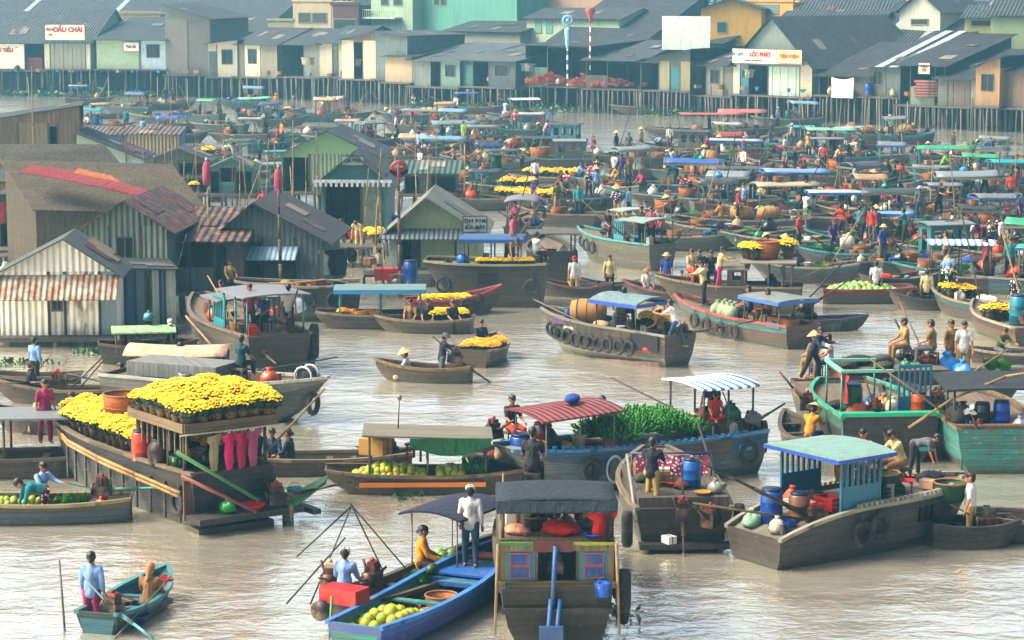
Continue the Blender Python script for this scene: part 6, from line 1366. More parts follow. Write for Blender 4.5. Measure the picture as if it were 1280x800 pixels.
motor(b10, .35, .1, .62, 0, 1.6, yaw=10, col='C03028', prop=False); rods(b10, [((-.2, .2, .3), (-1.3, .7, 1.5)), ((.2, .3, .2), (-1.0, .2, 1.35)), ((0, .2, .9), (-2.6, .3, .35))], .028, '2E2A26', 'oar')
b10b = boat('narrow sampan carrying a standing man in pale blue, far left', 'far left sampan', 30, 482, 178, 3.2, 1.0, F=.32, bow=.25, stern=.1, cols=('4E463A',), rail='7A6E56')
man(b10b, -.35, 0, 60, 'stand', 'light blue', 'dark grey', 'man in pale blue shirt standing with his back turned, far left', head='cap', hatc='black', sleeves='long')
b10c = boat('dark sampan with a covered engine in front of the flat grey roof', 'dark engine sampan', 75, 540, 170, 3.0, 1.1, F=.38, cols=('3A3430',), rail='5E5448')
man(b10c, .6, .1, -90, 'floor', 'navy', 'black', 'man in navy bending low in the dark sampan', head='cap', hatc='cream'); man(b10c, -.5, .2, 200, 'sit', 'brown', 'dark grey', 'person in brown at the right end of the dark sampan'); man(b10, -1.6, 0, 180, 'sit', 'maroon', 'grey', 'person with dark hair at the right end of the long brown sampan')
on(b10c, 'bag', .1, 0, 'dark blue bag in the dark engine sampan', col='navy', scale=.5)
# ---- grey tyre-hung boat behind the flower beds
b9 = boat('grey hulled boat with white bow roller and tyres pointing right', 'grey tyre boat', 392, 528, -24, 6.4, 2.2, F=1.1, bow=.25, stern=.0, sw=.9, deck=.12, cols=('6A6F72',), upper='A8AAA6', rail='B8B8B0', anchor=1, lower='7E8380')
tyres(b9, [-.4, 1.1, 2.2], -1, .26, .5); b = MB(); b.torus((3.25, -.1, .55), .27, .08, 'x', 14, 7); b.build('tyre_fender', M('rubber', '15171A'), b9.o)
b = MB(); b.lathe([(.22, -.2), (.26, -.12), (.26, .12), (.22, .2)], 14, (3.0, 0, 1.35), Matrix.Rotation(pi / 2, 4, 'X')); b.build('bow_roller', M('rubber', '24303C'), b9.o); b = MB(); b.torus((3.0, -.22, 1.35), .27, .035, 'y'); b.torus((3.0, .22, 1.35), .27, .035, 'y'); b.build('roller_ring', M('paint', 'C8CCCC'), b9.o)
man(b9, .6, .4, 60, 'sit', 'teal', 'navy', 'person in teal seated on the grey tyre boat'); b = MB(); b.box(-2.6, .4, -.7, .7, 1.1, 1.5); b.build('deck_box', M('plank', '8E9290'), b9.o)
for i, (x, y) in enumerate([(1.6, .2), (-.6, -.75)]): on(b9, 'bucket', x, y, ['pail near the bow of the grey tyre boat', 'pail beside the deck box of the grey tyre boat'][i], col=['grey', 'white'][i])
# ---- dark boat with blue stern house
b1 = boat('big weathered brown boat with turquoise posts, laundry and grey roof', 'brown turquoise posted boat', 348, 470, 116, 7.2, 2.5, F=1.35, bow=.45, stern=.0, sw=.85, deck=.15, cols=('5A4B3C',), upper='6E5F4C', rail='8A7B64', anchor=-1, wear=.8, bw=.2)
canopy(b1, -3.4, -1.2, 1.9, 1.25, 2.55, '8E9296', 'w2', arch=.06, posts=3, postc='3AA0A8', over=.2); canopy(b1, -.9, .4, 1.8, 1.3, 2.15, '8A8E90', 'w2', arch=.05, posts=2, postc='3AA0A8')
slat_panel(b1, -1.3, -.2, .95, 1.25, 2.3, '3BA3AD', .3, 6)
man(b1, .9, .3, -100, 'sit', 'olive', 'green', 'person in green seated on the bow of the brown turquoise posted boat', z=1.3); man(b1, -2.4, .5, -60, 'stand', 'red', 'navy', 'person in red inside the brown turquoise posted boat', dz=.0); man(b1, -1.9, -.2, -120, 'sit', 'blue', 'black', 'person in blue inside the brown turquoise posted boat'); man(b1, -3.0, -.6, 90, 'stand', 'white', 'black', 'person in white at the stern of the brown turquoise posted boat')
for x, k, c, lb in ((-1.6, 'basket', None, 'basket on the brown turquoise posted boat'), (-2.9, 'jerrycan', 'orange', 'orange can on the brown turquoise posted boat'), (.2, 'bucket', 'red', 'red pail on the roof edge of the brown boat')): on(b1, k, x, .6, lb, col=c)
motor(b1, -3.5, -.3, 1.5, 65, 1.5, yaw=200, prop=False, block='1A1A1C'); motor(b1, -3.6, .5, .8, -10, 1.2, yaw=180, prop=False, block='1A1A1C')
for i in range(2): b = MB(); b.lathe([(.12, -.55), (.16, -.4), (.16, .4), (.12, .55)], 10, (-3.3 + .3 * i, -1.35, 1.0 - .25 * i)); b.build('fender', M('rubber', '191B1E'), b1.o)
b = MB(); b.tube([(2.0, 1.2, 1.3), (.5, 1.3, 1.05), (-1.0, 1.35, .75)], .04, 6); b.build('boathook', M('wood', 'B09A6A', ax='x'), b1.o)
b2 = boat('blunt grey boat with a rope along its deck beside the grey boarded house', 'blunt grey boat', 378, 398, 185, 4.0, 2.0, F=1.3, bow=.2, stern=.05, sw=.85, deck=.12, cols=('6E6F66',), rail='A8A48E', lower='7C8078', anchor=0, bw=.5, bowp=3)
tyres(b2, [-1.2, -.2], 1, .26, .5); b = MB(); b.tube([(-1.7, .5, 1.4), (-.8, .8, 1.55), (.4, .7, 1.42), (1.2, .5, 1.4)], .03, 5); b.build('deck_rope', M('flat', 'B5A77E'), b2.o)
on(b2, 'lying_sack', .6, 0, 'brown sack on the blunt grey boat', col='tan'); on(b2, 'crate', -.6, .1, 'rust red crate on the blunt grey boat', col='8A4A38')
# ---- turquoise roofed flower basket boat and its neighbours
b4 = boat('low orange striped boat with turquoise posts carrying flower baskets', 'turquoise posted flower boat', 474, 408, 182, 3.6, 1.6, F=.5, bow=.1, stern=.1, cols=('6A6450',), lower='D07E1E', rail='8A8468', bw=.55, bowp=3)
canopy(b4, -1.5, 1.4, 1.3, .4, 1.42, '7E9A98', 'w2', arch=.05, posts=3, postc='2FA6B0', over=.2, fringe='2F9FD0')
for i, (x, y) in enumerate([(1.3, .1), (.7, .2), (.1, .1), (1.0, -.3), (.4, -.35)]): on(b4, 'basket', x, y, 'orange cane basket of flowers on the turquoise posted boat', scale=1.15, group='flower baskets on the turquoise posted boat'); put('flower_o', 'orange flowers in a basket on the turquoise posted boat', b4.to(x, y, b4.fl(x) + .25), scale=.9, group='orange flowers on the turquoise posted boat')
b5 = boat('dark red hulled boat crowded with sellers and yellow flowers', 'dark red seller boat', 535, 414, 172, 2.9, 1.5, F=.45, bow=.1, stern=.1, sw=.7, cols=('5E1F24',), upper='8A7A60', rail='8E7E60')
man(b5, .6, .1, -100, 'sit', 'tan', 'dark grey', 'woman in tan seated on the dark red seller boat', head='hair_bun'); man(b5, 0, 0, -90, 'sit', 'dark grey', 'black', 'woman in dark grey in the middle of the dark red seller boat', head='hair_long'); man(b5, -.9, .2, -60, 'sit', 'black', 'black', 'person in black at the right end of the dark red seller boat')
for i in range(9): on(b5, 'flower', -.3 - .28 * (i % 4), -.5 + .25 * (i // 4), 'yellow chrysanthemum on the dark red seller boat', dz=.35, scale=1.1, group='yellow flowers on the dark red seller boat')
on(b5, 'basin', -.1, .4, 'turquoise basin on the dark red seller boat', col='2AA6A0', dz=.3)
b5b = boat('red bowed boat pointing right behind the seller boat', 'red bowed boat', 562, 392, 12, 3.0, 1.4, F=.6, bow=.45, stern=0, cols=('7A2A30',), upper='C0404A', rail='B84048'); tyres(b5b, [1.0, .5], -1, .2, .25)
for i in range(6): on(b5b, 'flower', -.9 + .3 * i, .1, 'yellow chrysanthemum on the red bowed boat', dz=.3, scale=1.1, group='yellow flowers on the red bowed boat')
b6 = boat('small round bowed sampan of marigold pots', 'marigold sampan', 605, 450, 78, 3.0, 1.55, F=.5, bow=.15, stern=.1, sw=.75, cols=('8A8068',), rail='9A8E72', anchor=0)
fill(b6, 'flower_o', -.9, .2, -.55, .5, .3, .28, .3, 'orange yellow marigold pot in the marigold sampan', group='marigold pots in the marigold sampan', scale=.95, skip=lambda x, y: abs(y - .2) < .2 and x > -.6)
man(b6, -.1, .1, -60, 'sit', 'navy', 'navy', 'person in navy seated among the marigold pots', dz=.2); on(b6, 'bag', -.8, .35, 'white bag in the marigold sampan', col='white', scale=.55, dz=.25); rods(b6, [((-1.2, .5, .5), (-1.9, .9, -.1))], .03, '4A4038', 'oar')
b7 = boat('small brown sampan with a man standing in dark blue', 'dark blue man\'s sampan', 535, 476, 167, 2.5, 1.05, F=.45, bow=.2, stern=.1, cols=('6A5A3E',), rail='8A7850', upper='8A7850')
man(b7, -.45, 0, 20, 'reach', 'dark blue', 'grey', 'man in dark blue jacket standing at the engine of the brown sampan', head='brim_hat', hatc='grey', sleeves='long'); man(b7, .65, 0, 170, 'floor', 'white', 'cream', 'person in white with straw hat seated in the brown sampan', head='conical_hat', sleeves='long', dz=.1)
motor(b7, -.95, .1, .75, -35, 1.3, yaw=190, prop=False, col='6A4030')

# ---- banana boat
b17 = boat('broad grey blue boat heaped with green bananas under a red roof', 'banana boat', 792, 600, 207, 7.6, 2.4, scl=.86, F=1.15, bow=.12, stern=.08, sw=.9, draft=.3, deck=.1, cols=('7F99A4',), upper='2E86B0', rail='3A93BE', lower='5A6E76', kind='hull', wear=.9, deckc='9FA8A4', bw=.5, bowp=3)
b = MB()
for i in range(26): x = -3.2 + i * .26; b.box(x, x + .1, b17.w(x) - .1, b17.w(x) + .06, b17.zs(x) + .03, b17.zs(x) + .09)
b.build('rail_trim', M('paint', '2F7FA8'), b17.o)
for x in (1.2, 1.0): pass
b = MB(); y = b17.w(1.3) + .02; b.box(1.15, 1.5, y, y + .03, .35, .8); b.ball((1.325, y + .015, .8), .175, 12, 8, (1, .1, 1)); b.build('side_hatch', M('paint', '4A5E68'), b17.o)
b = MB(); b.torus((1.325, y + .02, .62), .26, .03, 'y', 16, 5, 1.35); b.build('hatch_frame', M('paint', 'A8BCC4'), b17.o)
b = MB(); yy = b17.w(-1) + .012; b.box(-2.6, 0.2, yy, yy + .02, .72, 1.1); b.build('bare_board', M('plank', '5E564C', ax='z', pw=.13), b17.o); b = MB(); yy = b17.w(-3.1) + .03; b.box(-3.35, -2.9, yy, yy + .02, .75, .92); b.build('name_plate', M('paint', '3F9AC8'), b17.o)
tyres(b17, [2.05, -3.25], 1, .27, .55)
canopy(b17, 1.2, 3.4, 1.9, 1.1, 2.15, '8E2F3C', 'c', arch=.1, posts=3, postc='8A9090', over=.25, ax='x', tilt=-.12, pr=.02)
on(b17, 'lying_sack', 2.0, -.1, 'blue tarpaulin bundle lying on the red corrugated roof', z=2.25, col='2A60A8', scale=.9)
canopy(b17, -3.5, -1.8, 1.9, 1.1, 2.5, '3F94C8', 's', arch=.08, posts=3, postc='4A5A58', over=.2, sag=.03)
b = MB(); b.box(-3.5, -1.9, -.9, .7, 1.1, 1.5); b.build('stern_locker', M('plank', '7A6A58'), b17.o)
for i in range(13):
    for j in range(7):
        x = -1.7 + i * .235 + rnd.uniform(-.05, .05); y = -.85 + j * .27 + rnd.uniform(-.06, .06); put('bananas', 'green banana bunch in the great heap on the banana boat', b17.to(x, y, 1.1 + .42 * max(0, 1 - ((x + .3) / 1.6) ** 2) * max(0, 1 - (y / 1.2) ** 2) + rnd.uniform(0, .08)), group='green banana bunches on the banana boat', scale=rnd.uniform(1.1, 1.35), rot=(rnd.uniform(-.6, .6), rnd.uniform(-.6, .6), rnd.uniform(0, 6)))
on(b17, 'basket', 1.05, .55, 'orange basket beside the banana heap', col='C8622A', scale=.8); on(b17, 'barrel', 3.2, .3, 'rust brown drum at the bow of the banana boat', col='5A2A1A', scale=.75); on(b17, 'bucket', 2.0, .3, 'pale yellow tin under the red corrugated roof', col='D8D0A0', scale=1.1); on(b17, 'box', 3.6, .6, 'orange box at the bow of the banana boat', col='D8701E')
man(b17, .5, -1.0, 90, 'floor', 'black', 'black', 'person with dark hair behind the banana heap', dz=.1); man(b17, -2.6, .3, -90, 'floor', 'orange', 'red', 'child in orange seated under the blue striped awning', z=1.5, scale=.75); man(b17, -2.9, -.3, -120, 'floor', 'maroon', 'black', 'person in maroon under the blue striped awning', z=1.5)
for x, y, k, c, lb in ((-2.1, .4, 'sack', '8A5A48', 'brown bag under the blue striped awning'), (-3.1, .5, 'bag', '2A7A50', 'green bag under the blue striped awning'), (-2.3, -.4, 'basin', 'D8D8D0', 'white basin under the blue striped awning'), (-3.3, 0, 'bag', '2A5A90', 'blue bag under the blue striped awning')): put(k, lb, b17.to(x, y, 1.52), col=c, scale=.6)
motor(b17, -3.9, .3, 1.3, 18, 1.4, yaw=190, prop=False, block='3A3A3A'); motor(b17, -3.8, -.5, 1.2, -55, 1.5, yaw=190, prop=True, block='2A2A2C')
for i in range(3): b = MB(); b.lathe([(.1, -.45), (.14, -.3), (.14, .3), (.1, .45)], 10, (-4.1 - .1 * i, -.9 + .6 * i, .9 + .2 * (i % 2))); b.build('fender', M('rubber', '191B22'), b17.o)
on(b17, 'lying_sack', -3.6, .8, 'grey fishing net bundle at the stern of the banana boat', col='grey', dz=.3)
# dark boat between the pomelo boat and the banana boat
b17b = boat('dark cluttered boat nosing between the pomelo and banana boats', 'dark cluttered boat', 668, 604, 150, 3.4, 1.6, F=.6, bow=.2, stern=.1, deck=.2, cols=('3A3630',), rail='5E5648', bw=.3)
on(b17b, 'barrel', .1, .5, 'tall blue barrel on the dark cluttered boat', scale=1.0); on(b17b, 'cloth_heap', -.6, .1, 'heap of dark green netting on the dark cluttered boat', col='2A4A3C', scale=1.1); on(b17b, 'box', -.8, .2, 'orange red box on the dark green netting', dz=.35, col='C85A30'); on(b17b, 'sack', .9, 0, 'tan sack on the dark cluttered boat'); on(b17b, 'jerrycan', .1, -.1, 'white can beside the tall blue barrel'); on(b17b, 'cloth_heap', -.1, -.3, 'tan rope heap on the dark cluttered boat', col='tan', scale=.8)
motor(b17b, 1.0, .3, 1.25, 25, 1.1, yaw=150, prop=False); man(b17b, .9, -.4, -60, 'sit', 'dark grey', 'orange', 'man in dark shirt looking out beside the green awning', dz=.35)

# ---- the motor boat with the man in navy
b21 = boat('brown motor boat seen from behind with a pink flowered curtain', 'pink curtain boat', 854, 688, 93, 5.2, 2.35, F=.95, bow=.3, stern=.05, sw=.9, draft=.3, deck=.05, cols=('4A3A2E',), lower='8A9488', upper='6A5A48', rail='8A7C66', anchor=-1, bw=.25)
b = MB(); b.box(-2.6, 1.2, -1.0, 1.0, .95, 1.2); b.build('deck_house', M('plank', '6E6252', ax='y'), b21.o)
for y0, y1, c in ((-.95, -.45, '4E2A20'), (.3, .95, '4A281E'), (-.4, .2, '1A1614')): panelbox(b21, -2.67, -2.61, y0, y1, .25, .9, c, 'stern_board', 'paint')
b = MB(); vs = []
for i in range(15):
    for j in range(4): vs.append((-.3 + .03 * sin(i * 1.7), -.85 + i * .12, 1.2 + j * .16))
b.add(vs, [(i * 4 + j, i * 4 + j + 1, i * 4 + j + 5, i * 4 + j + 4) for i in range(14) for j in range(3)]); b.build('curtain', M('floral', 'D06A92', c2='EBD8DC'), b21.o)
rods(b21, [((-.3, -.95, 1.74), (-.3, .95, 1.74))], .03, '2A6AA0', 'curtain_rail'); 
for y in (-.92, .92): rods(b21, [((-.3, y, 1.1), (-.3, y, 1.76))], .03, '6A5A48', 'post')
on(b21, 'barrel', -1.6, -.3, 'sky blue water barrel on the pink curtain boat', z=1.2, col='2478B8', scale=.72); on(b21, 'barrel', -1.4, .55, 'yellow drum behind the man in navy', z=1.2, col='B8902A', scale=.5); on(b21, 'bag', -2.2, -.75, 'grey bag of ropes at the right of the pink curtain boat', z=1.2, col='9A9A92', scale=.5); on(b21, 'lying_sack', -1.8, -.9, 'pale sack at the right edge of the pink curtain boat', z=1.2, scale=.6); on(b21, 'basin', -2.4, -.45, 'yellow basin by the engine of the pink curtain boat', z=1.2, col='C8A04A', scale=.6)
man(b21, -2.3, .68, 75, 'step', 'navy', 'khaki', 'man in navy shirt and khaki trousers stepping up on the pink curtain boat', dz=-.1)
motor(b21, -2.95, -.55, .75, 28, 1.5, yaw=150, prop=False, block='20201E'); motor(b21, -2.9, .05, .9, -75, 1.0, yaw=180, prop=False)
b = MB(); b.box(-2.95, -2.65, -1.0, 1.0, .1, .22); b.build('stern_step', M('wood', '2E2620', ax='y'), b21.o); on(b21, 'box', -2.85, .35, 'white board on the stern step', z=.23, col='white', scale=.6)
for i, (x, y, z) in enumerate(((-2.6, 1.25, .5), (-2.2, -1.3, .55), (-2.6, -1.3, .35))): b = MB(); b.lathe([(.1, -.4), (.13, -.3), (.13, .3), (.1, .4)], 10, (x, y, z)); b.build('fender', M('rubber', '191B22'), b21.o)
rods(b21, [((-2.7, 1.05, .7), (-1.0, 1.1, 1.85))], .045, '9AA09A', 'boathook'); b = MB(); b.torus((-2.9, -1.0, .4), .1, .03, 'x'); b.build('rope_coil', M('flat', '9A927E'), b21.o)

# ---- blue roofed cabin boat, right
b24 = boat('dark planked boat with a turquoise slatted wheelhouse under a pale blue roof', 'wheelhouse boat', 1075, 680, 36, 6.2, 2.2, F=1.15, bow=.05, stern=-.45, sw=.8, draft=.35, deck=.08, cols=('6A6054',), lower='2A2620', upper='6E685C', rail='A6A292', wear=.9, rake=.3, bw=.12, bowp=2.6, deckc='8E8878')
b = MB()
for i in range(26): x = -1.1 + i * .155; b.box(x, x + .08, -b24.w(x) - .03, -b24.w(x) + .09, b24.zs(x) + .03, b24.zs(x) + .1); b.box(x, x + .08, b24.w(x) - .09, b24.w(x) + .03, b24.zs(x) + .03, b24.zs(x) + .1)
b.build('rail_trim', M('wood', 'B0AC9C'), b24.o)
b = MB()
for i in range(3): x = .75 + i * .2; b.box(x, x + .1, -b24.w(x) * .99 - .03, -b24.w(x) * .97 + .02, .6, .95)
b.build('side_vent', M('plastic', '14120F'), b24.o)
tyres(b24, [-.55], -1, .25, .45); tyres(b24, [-1.05], -1, .24, .55)
for s in (-1, 1): slat_panel(b24, -1.55, -.35, s * .95, 1.1, 2.28, '2488A0', .45, 7)
b = MB(); vs = []; b.slab([(-1.85, -1.2, 2.3), (-.1, -1.2, 2.3), (-.1, 1.2, 2.3), (-1.85, 1.2, 2.3)], .08); b.build('roof_trim', M('paint', '1F6CC0', wear=.15), b24.o)
b = MB(); n = 6
vs = [(x, -1.2 + 2.4 * i / n, 2.303 + .12 * (1 - (2 * i / n - 1) ** 2)) for x in (-1.85, -.1) for i in range(n + 1)]; b.add(vs, [(i, i + 1, n + 2 + i, n + 1 + i) for i in range(n)] + [tuple(range(n + 1)), tuple(range(n + 1, 2 * n + 2))]); b.build('roof', M('paint', '8FB0A8', wear=.7), b24.o)
for x in (-1.5, -.4):
    for s in (-1, 1): rods(b24, [((x, s * .95, .9), (x, s * .95, 2.25))], .035, '1F7F98', 'post')
man(b24, .55, .5, -120, 'sit', 'yellow', 'grey', 'woman in yellow seated beside the green basin', z=1.2); man(b24, 1.35, .1, 200, 'sitwork', 'cream', 'tan', 'man in cream shirt and shorts seated on the wheelhouse boat bow', z=1.2, shorts=True); man(b24, 1.1, .6, -100, 'squat', 'red', 'red', 'child in red squatting between the woman in yellow and the man in cream', z=1.1, scale=.65)
man(b24, 2.2, .55, -20, 'bend', 'grey', 'dark grey', 'boy in dark grey leaning over the bow towards the green basket', z=1.2, scale=.85)
put('basket', 'wide dark green basin basket on the wheelhouse boat', b24.to(.55, -.1, 1.12), col='3F6A4A', scale=1.35); put('stool', 'small red plastic stool on the wheelhouse boat', b24.to(1.0, -.4, 1.12), col='D8283A', scale=1.1); put('box', 'pale pink card lying by the bow', b24.to(1.75, -.35, 1.12), col='D8B8A0', scale=.7); put('bucket', 'dark pot just right of the wheelhouse', b24.to(-.05, -.3, 1.12), col='2A3A40', scale=1.5)
put('garment', 'yellow garment hanging in the wheelhouse', b24.to(-.5, .1, 2.15), rz=.6, col='D8A020', scale=.9); put('cloth_heap', 'dark quilt heap inside the wheelhouse', b24.to(-1.2, .3, 1.08), col='1E1E22', scale=.9)
put('barrel', 'blue barrel on the stern of the wheelhouse boat', b24.to(-2.45, .25, .75), col='2068B0', scale=.85); put('barrel', 'brown drum beside the blue barrel', b24.to(-2.1, -.25, .75), col='8A6A48', scale=.8); put('bag', 'white and green bag left of the blue barrel', b24.to(-2.85, .45, .7), col='A8C8B0', scale=.6)
put('crate', 'red crate behind the wheelhouse boat engine', b24.to(-1.5, -.55, 1.1), col='9A3430'); motor(b24, -2.0, -.65, .95, 28, 3.2, yaw=158, prop=False, block='3A2E2A', shaftc='2A2420')
rods(b24, [((-2.9, -.6, .95), (-2.9, -.65, -.4))], .07, '5A4634', 'rudder_post', 'wood')
b = MB(); b.box(-3.05, -2.75, -.75, -.5, -.6, .2); b.build('rudder', M('wood', '4A3A2C', ax='z'), b24.o)
# green basket between boats, held in the air
q = P(1186, 676, 0); put('basket', 'deep green basket of red peppers held out between two boats', (q.x, q.y, ZAT(q, 626)), col='2F6A4A', scale=1.25)
b25 = boat('round black basket boat with a man in white standing at its engine', 'round black boat', 1213, 680, 8, 1.9, 1.25, F=.5, bow=.08, stern=.06, sw=.62, cols=('26241F',), rail='3A372E', bw=.5, bowp=2, inner='2E2A24', rake=.1)
man(b25, 0, .05, 170, 'stand', 'white', 'khaki', 'man in white shirt holding up the green basket', dz=.08); motor(b25, .35, -.1, .5, -15, .5, yaw=0, prop=False, col='6A6A68')
b26 = boat('grey round sampan cut by the right edge', 'right edge sampan', 1285, 672, 175, 2.2, 1.4, F=.5, bow=.1, stern=.1, cols=('5A5248',), rail='8A8272', bw=.4, rake=.1); on(b26, 'cloth_heap', .3, 0, 'red cloth heap in the right edge sampan', col='9A2A2A', scale=.6)

# ---- the green cluster, right
b27 = boat('broad plank decked boat with people and green netting at the right', 'plank decked boat', 1110, 520, 8, 5.0, 2.3, F=1.0, bow=.1, stern=.0, sw=.85, deck=.08, cols=('6A5A4A',), upper='B8B4A4', rail='B8B4A0', bw=.4)
b = MB(); b.box(-1.6, 1.3, -.9, .9, 1.0, 1.45); b.build('deck_house', M('plank', '8A6A5C'), b27.o); b = MB(); b.box(-1.75, 1.45, -1.05, 1.05, 1.453, 1.5); b.build('house_roof', M('plank', '7E7A68', ax='y'), b27.o)
for x, y, k, c, lb, s_ in ((-.9, 0, 'lying_sack', '3A403A', 'dark rolled net on the plank decked boat roof', 1.2), (-.2, .2, 'lying_sack', '6E6E66', 'grey rolled mat on the plank decked boat roof', 1.1), (.3, -.6, 'bag', '4A8A60', 'green bag on the plank decked boat roof', .4), (.6, -.5, 'cloth_heap', '6A9A70', 'green cloth on the plank decked boat roof', .5), (1.75, .1, 'bag', '4AA0D8', 'large light blue sack bag beside the standing men', 1.15), (2.1, -.3, 'bag', '4AA0D8', 'second light blue sack bag beside the standing men', .9)): put(k, lb, b27.to(x, y, 1.5 if x < 1.5 else 1.05), col=c, scale=s_)
man(b27, .6, .4, 190, 'sit', 'khaki', 'tan', 'man in khaki working on the plank decked boat roof', z=1.5); man(b27, 1.25, -.1, 160, 'sit', 'tan', 'grey', 'man in tan with a turquoise ball beside him', z=1.5); man(b27, -2.2, .3, -30, 'row', 'dark blue', 'black', 'woman in dark blue leaning to the right on the plank decked boat', z=1.05, sleeves='long'); man(b27, -1.6, .6, 180, 'sit', 'white', 'grey', 'person in white facing the woman in dark blue', z=1.05)
p_ = P(1195, 520, 0); 
b27c = boat('low deck boat under the two standing men', 'standing men\'s boat', 1195, 515, 5, 3.2, 2.0, F=1.1, bow=.1, stern=.0, deck=.1, cols=('4E5A58',), rail='8A9488', bw=.5)
man(b27c, .1, -.3, -95, 'stand', 'white', 'khaki', 'man in white polo shirt and khaki trousers facing the camera', scale=1.04, z=1.0); man(b27c, -.15, .2, -60, 'stand', 'tan', 'tan', 'man in tan beside the man in the white polo shirt', scale=1.02, z=1.0)
motor(b27c, -1.0, .8, 1.4, 60, 1.4, yaw=150, prop=False); on(b27c, 'veg', 1.3, .2, 'green leaves at the right of the standing men', scale=1.5)
b27a = boat('basket laden sampan with a straw hatted seller beside the cluster', 'straw hat seller sampan', 1026, 512, 80, 2.6, 1.5, F=.6, bow=.1, stern=.1, deck=.2, cols=('5A4E40',), rail='7A6E58')
man(b27a, .3, .2, 120, 'sit', 'tan', 'tan', 'person in tan with a straw hat seated high on the laden sampan', head='conical_hat', dz=.5)
for i in range(8): on(b27a, ['basket', 'pot', 'basin', 'bucket'][i % 4], -.9 + .25 * i, .5 - .3 * (i % 3), ['cane basket', 'tin pot', 'red basin', 'blue pail', 'second cane basket', 'second tin pot', 'white basin', 'white pail'][i] + ' on the straw hat seller sampan', dz=.1 + .1 * (i % 3), col=[None, None, 'red', 'blue', None, None, 'white', 'white'][i])
b27d = boat('turquoise sterned boat with open hold under the green posts', 'green posted boat', 1110, 578, 95, 5.0, 2.7, F=1.25, bow=.1, stern=.0, sw=.95, deck=.15, cols=('2A3A3C',), upper='2F9F8A', rail='3AAE94', anchor=-1, bw=.5)
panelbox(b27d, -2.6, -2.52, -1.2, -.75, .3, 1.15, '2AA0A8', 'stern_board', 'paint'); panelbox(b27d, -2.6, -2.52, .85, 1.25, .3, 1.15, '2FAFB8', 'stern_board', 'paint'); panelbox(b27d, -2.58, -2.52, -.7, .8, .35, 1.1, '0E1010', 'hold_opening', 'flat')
b = MB(); b.box(-2.7, -2.4, -1.3, 1.3, 1.253, 1.35); b.build('stern_beam', M('paint', '3FBE9A', wear=.2), b27d.o)
for x in (-2.2, -.4):
    for y in (-.1, 1.2): rods(b27d, [((x, y, 1.2), (x, y, 2.35))], .035, '3AA890', 'post')
b = MB(); b.box(-2.3, -.3, 1.15, 1.25, 2.35, 2.42); b.box(-2.3, -2.2, -.15, 1.15, 2.35, 2.42); b.box(-.4, -.3, -.15, 1.15, 2.35, 2.42); b.build('top_frame', M('paint', '8AC8B8'), b27d.o)
slat_panel(b27d, -1.25, -.35, -2.0, 1.1, 2.5, '1F86A0', .4, 6, ax='y'); 
for i, (x, y, k, c, lb, s_) in enumerate([(-1.9, .85, 'barrel', '1F6A3A', 'tall green bin under the green posts', .95), (-1.2, .2, 'bag', '1F6F9A', 'blue bag in the row under the green posts', .7), (-1.2, .6, 'bag', '1F6F6A', 'teal bag in the row under the green posts', .7), (-1.1, -.2, 'bag', 'A88A3A', 'mustard bag in the row under the green posts', .7), (-2.0, -.9, 'barrel', 'C8701E', 'orange plastic can by the turquoise slat panel', .7), (-1.6, -1.2, 'lying_sack', '9A8260', 'brown sack right of the orange can', 1.0), (-1.3, -1.1, 'lying_sack', '8A7450', 'second brown sack right of the orange can', 1.0), (-2.1, .35, 'lying_sack', '8A8A80', 'grey folded tarpaulin under the green posts', .9), (-2.3, 0, 'box', '2A2A2C', 'black box on the turquoise stern edge', .7), (-2.2, 1.15, 'garment', 'B04A50', 'faded red cloth hung at the left green post', 1.0)]): put(k, lb, b27d.to(x, y, 1.12 if k != 'garment' else 2.3), col=c, scale=s_)
motor(b27d, -2.3, .3, 1.3, -50, 2.3, yaw=200, prop=False, block='2A1E1C', shaftc='241C1C')
b27e = boat('small dark sampan with a woman in yellow under the green posts', 'yellow shirted woman\'s sampan', 1003, 562, 100, 2.4, 1.0, F=.45, cols=('3A362C',), rail='6A6048')
man(b27e, -.6, 0, 60, 'sitwork', 'yellow', 'purple', 'woman in yellow and conical hat reaching right from her sampan', head='conical_hat', sleeves='long', dz=.15); motor(b27e, .6, -.3, 1.1, 50, 1.2, yaw=80, prop=False)
b28 = boat('bright turquoise sterned boat under a slate awning at the right edge', 'turquoise stern boat', 1252, 592, 92, 5.0, 2.5, F=1.2, bow=.1, stern=.0, sw=.95, deck=.12, cols=('3AB8B0',), upper='4AC8BC', lower='2E5A58', rail='8A7A5A', anchor=-1, bw=.5, wear=.8)
for y in (-1.1, -.4, .3, 1.0): panelbox(b28, -2.56, -2.51, y, y + .07, .1, 1.15, '2A7A74', 'stern_rib', 'paint')
canopy(b28, -2.0, -.3, 2.3, 1.1, 2.1, '39424A', 'k', arch=.04, posts=3, over=.25, postc='5A5A50', tilt=.1); panelbox(b28, -2.6, -2.52, -1.2, -.8, .3, 1.5, '1A6A66', 'stern_board', 'paint')
b = MB(); b.box(-2.65, -2.4, -1.2, 1.2, 1.203, 1.28); b.build('stern_beam', M('wood', '8A6A48', ax='y'), b28.o)
motor(b28, -2.4, .6, 1.0, 38, 1.3, yaw=155, block='1A2A2C', shaftc='2A2A28'); b = MB(); b.tube([(-1.4, 2.2, 1.0), (-1.6, 1.1, 1.8), (-1.8, -.2, 2.4), (-1.8, -1.5, 2.6)], .04, 6); b.build('long_bamboo', M('wood', 'B09A6A', ax='x'), b28.o)
